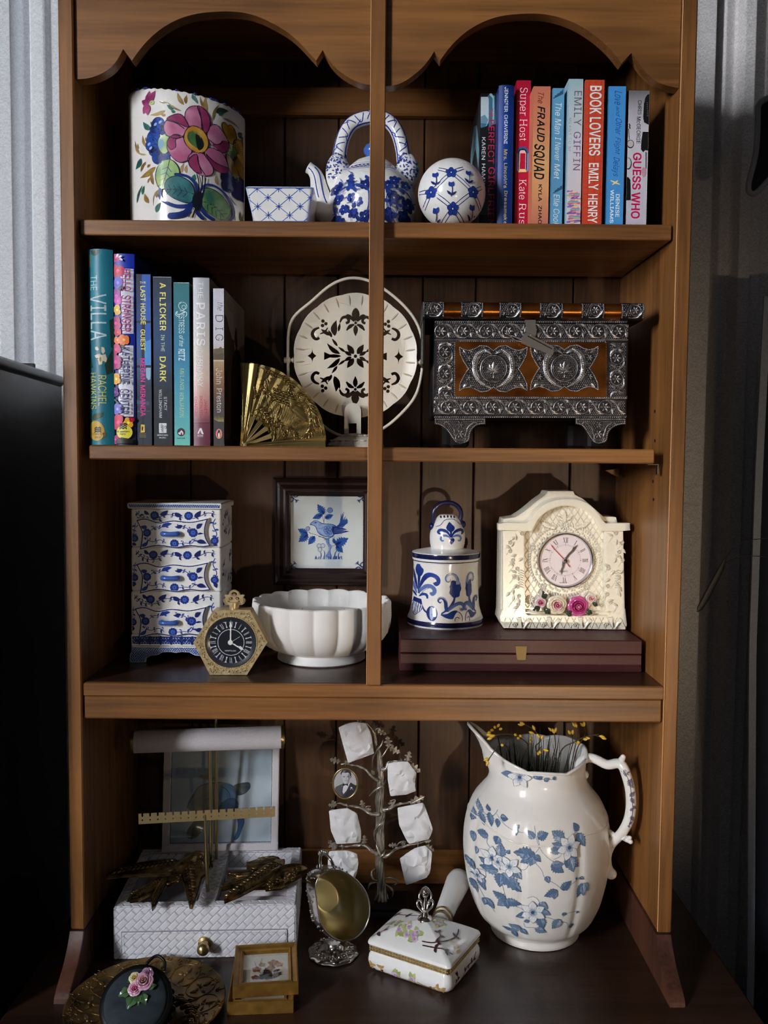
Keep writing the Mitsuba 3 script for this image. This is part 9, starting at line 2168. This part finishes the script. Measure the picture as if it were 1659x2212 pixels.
class PitMap:
 def __call__(s,ab,h):
  x,z = ab[:,0]-pxc,ab[:,1]; r0 = RP.f(np.clip(z,RP.f.x[0],RP.f.x[-1])); t = np.arcsin(np.clip(x/r0,-.985,.985)); r = RP.r(z,t)+np.asarray(h); return np.stack([pxc+r*np.sin(t),py_-r*np.cos(t),z],1)
printed('printed_clematis',K,it,PitMap(),h=.0004,dh=.0000015,edge=.008)
it2 = []; Th2 = Tr(Z5,py_-.058)
GR1,GR2 = lin((120,112,130)),lin((70,68,86))
for a,b in(((1440,450),(1470,520)),((1470,500),(1510,480)),((1480,540),(1530,610)),((1500,560),(1520,530)),((1490,680),(1540,640)),((1500,690),(1530,740)),((1520,760),(1550,790)),((1490,800),(1530,780)),((1500,850),(1530,900)),((1490,930),(1520,900)),((1480,940),(1500,960))):it2.append((Th2.lf(a,b,.3,0,1),GR1)); it2.append((LineString([Th2(*a),Th2(*b)]).buffer(.0003),GR2))
it2.append((Th2.st([(1450,470),(1490,560),(1505,680),(1515,800),(1490,940)],5),GR2))
def hmap(ab,h):
 d = np.linalg.norm(hc_[:,[0,2]][None]-ab[:,None],axis=2); j = d.argmin(1); r = np.interp(j/89,[0,.05,.2,.4,.6,.8,.95,1],[42,38,40,42,44,40,36,40])*pk; return np.stack([ab[:,0],hc_[j,1]-np.sqrt(np.maximum(r**2-d.min(1)**2,1e-8))-np.asarray(h),ab[:,1]],1)
printed('printed_sprig',hd,it2,hmap,h=.0003,dh=.00002,edge=.004)

# yellow berry sprays standing in it
mat('berry_yellow',lin((216,178,60)),.35); mat('twig',lin((62,50,34)),.7); mat('dry_leaf',lin((44,46,36)),.8)
def pod(c,d,L):
 d = np.asarray(d,float); d/=np.linalg.norm(d); return tube([c+d*L*t for t in(0,.12,.35,.6,.85,1)],np.array([.05,.13,.24,.25,.14,.02])*L,9)
sprays = [([(560,360,.0),(610,250,-.02),(560,190,-.035),(450,145,-.045),(310,155,-.05)],[(300,160),(270,150),(275,182),(500,150),(525,180),(545,160)]),([(690,330,0),(680,240,-.02),(720,200,-.03),(690,140,-.03),(600,70,-.03),(530,55,-.03)],[(545,62),(560,50),(660,90),(640,132),(730,175),(700,160)]),([(700,340,0),(700,280,-.035),(730,250,-.045)],[(715,300),(765,285),(700,315)]),([(830,330,0),(850,250,-.01),(840,150,-.01),(830,110,-.01)],[(805,105),(830,118),(850,110)]),([(980,300,0),(1000,220,-.01),(990,150,-.02)],[(970,130),(1000,128),(1040,225)]),([(900,290,-.012),(1000,220,-.026),(1100,170,-.034),(1230,145,-.04)],[(1255,165),(1270,180),(1110,190),(1130,180),(1050,215)]),([(1040,270,.02),(1088,190,.015),(1110,120,.01),(1090,60,.008)],[(1080,62),(1100,55),(1020,66)]),([(1020,260,-.004),(1045,150,-.004),(1040,80,-.004)],[(1010,64),(1030,70)]),([(440,300,.0),(380,240,-.04),(340,260,-.066),(290,330,-.068),(255,380,-.068)],[(245,365),(255,400),(385,240)]),([(640,330,.02),(640,220,.01),(630,180,.0)],[(635,180),(635,210)]),([(360,240,.03),(340,150,.02),(320,90,.0)],[(320,85),(295,110),(350,70),(270,130),(370,100)])]
SPL = ['reaching left across the pitcher mouth towards the spout','arching up at the middle of the pitcher mouth','in a low pair at the front of the pitcher mouth','standing upright right of the pitcher mouth centre','with one upright pair at the right of the pitcher mouth','reaching farthest right, past the pitcher handle','rising over the right pitcher rim beside the handle','on a short straight stem near the right end of the mouth','hanging over the outside of the pitcher lip below the spout','deep in the pitcher mouth, near its middle','deep in the pitcher mouth, nearest the spout']
for k,(pts,pods)in enumerate(sprays):
 S = thing('berry_spray','twig with yellow berries '+SPL[k],'berry spray','yellow berry sprays in the pitcher')
 c3 = [P(*Z5(x,y),py_+d)for x,y,d in pts]; root = np.array([pxc+(c3[0][0]-pxc)*.35,py_+.01*(k%3-1),ZT0+.06]); c = spline([root,c3[0]*.5+root*.5]+c3,40)
 add('twig',tube(c,np.linspace(.0011,.0006,40),7),'twig',S,smooth=True)
 for j,(x,y)in enumerate(pods):
  q = P(*Z5(x,y),py_+pts[-1][2]); i = np.linalg.norm(c-q,axis=1).argmin(); a = c[max(i-2,0)]; d = q-a
  if np.linalg.norm(d) <.003:d = np.array([.002*(-1)**j,-.001,.003])
  L = .0082; tip = q+d/np.linalg.norm(d)*.004
  add('berry',pod(q-d/np.linalg.norm(d)*.004,d,L),'berry_yellow',S,smooth=True)
  add('stalk',tube([a,q-d/np.linalg.norm(d)*.0035],.0004,5),'twig',S,smooth=True)
sl = []
rng = np.random.default_rng(77)
for k in range(60):
 a,r = rng.random()*6.28,.05*math.sqrt(rng.random()); b0 = np.array([pxc+r*math.cos(a)*.6,py_+r*math.sin(a)*.6,ZT0+.15]); b1 = np.array([pxc+r*math.cos(a)*1.05,py_+r*math.sin(a)*.95,ZT0+.235+.05*rng.random()]); sl.append(tube([b0,(b0+b1)/2+.004*rng.standard_normal(3),b1],[.0006,.0011,.0002],5))
add('dried_grass',cat_(sl),'dry_leaf',None,smooth=True,label='dark dried grass filling the pitcher among the yellow berries',cat='grass',kind='stuff')
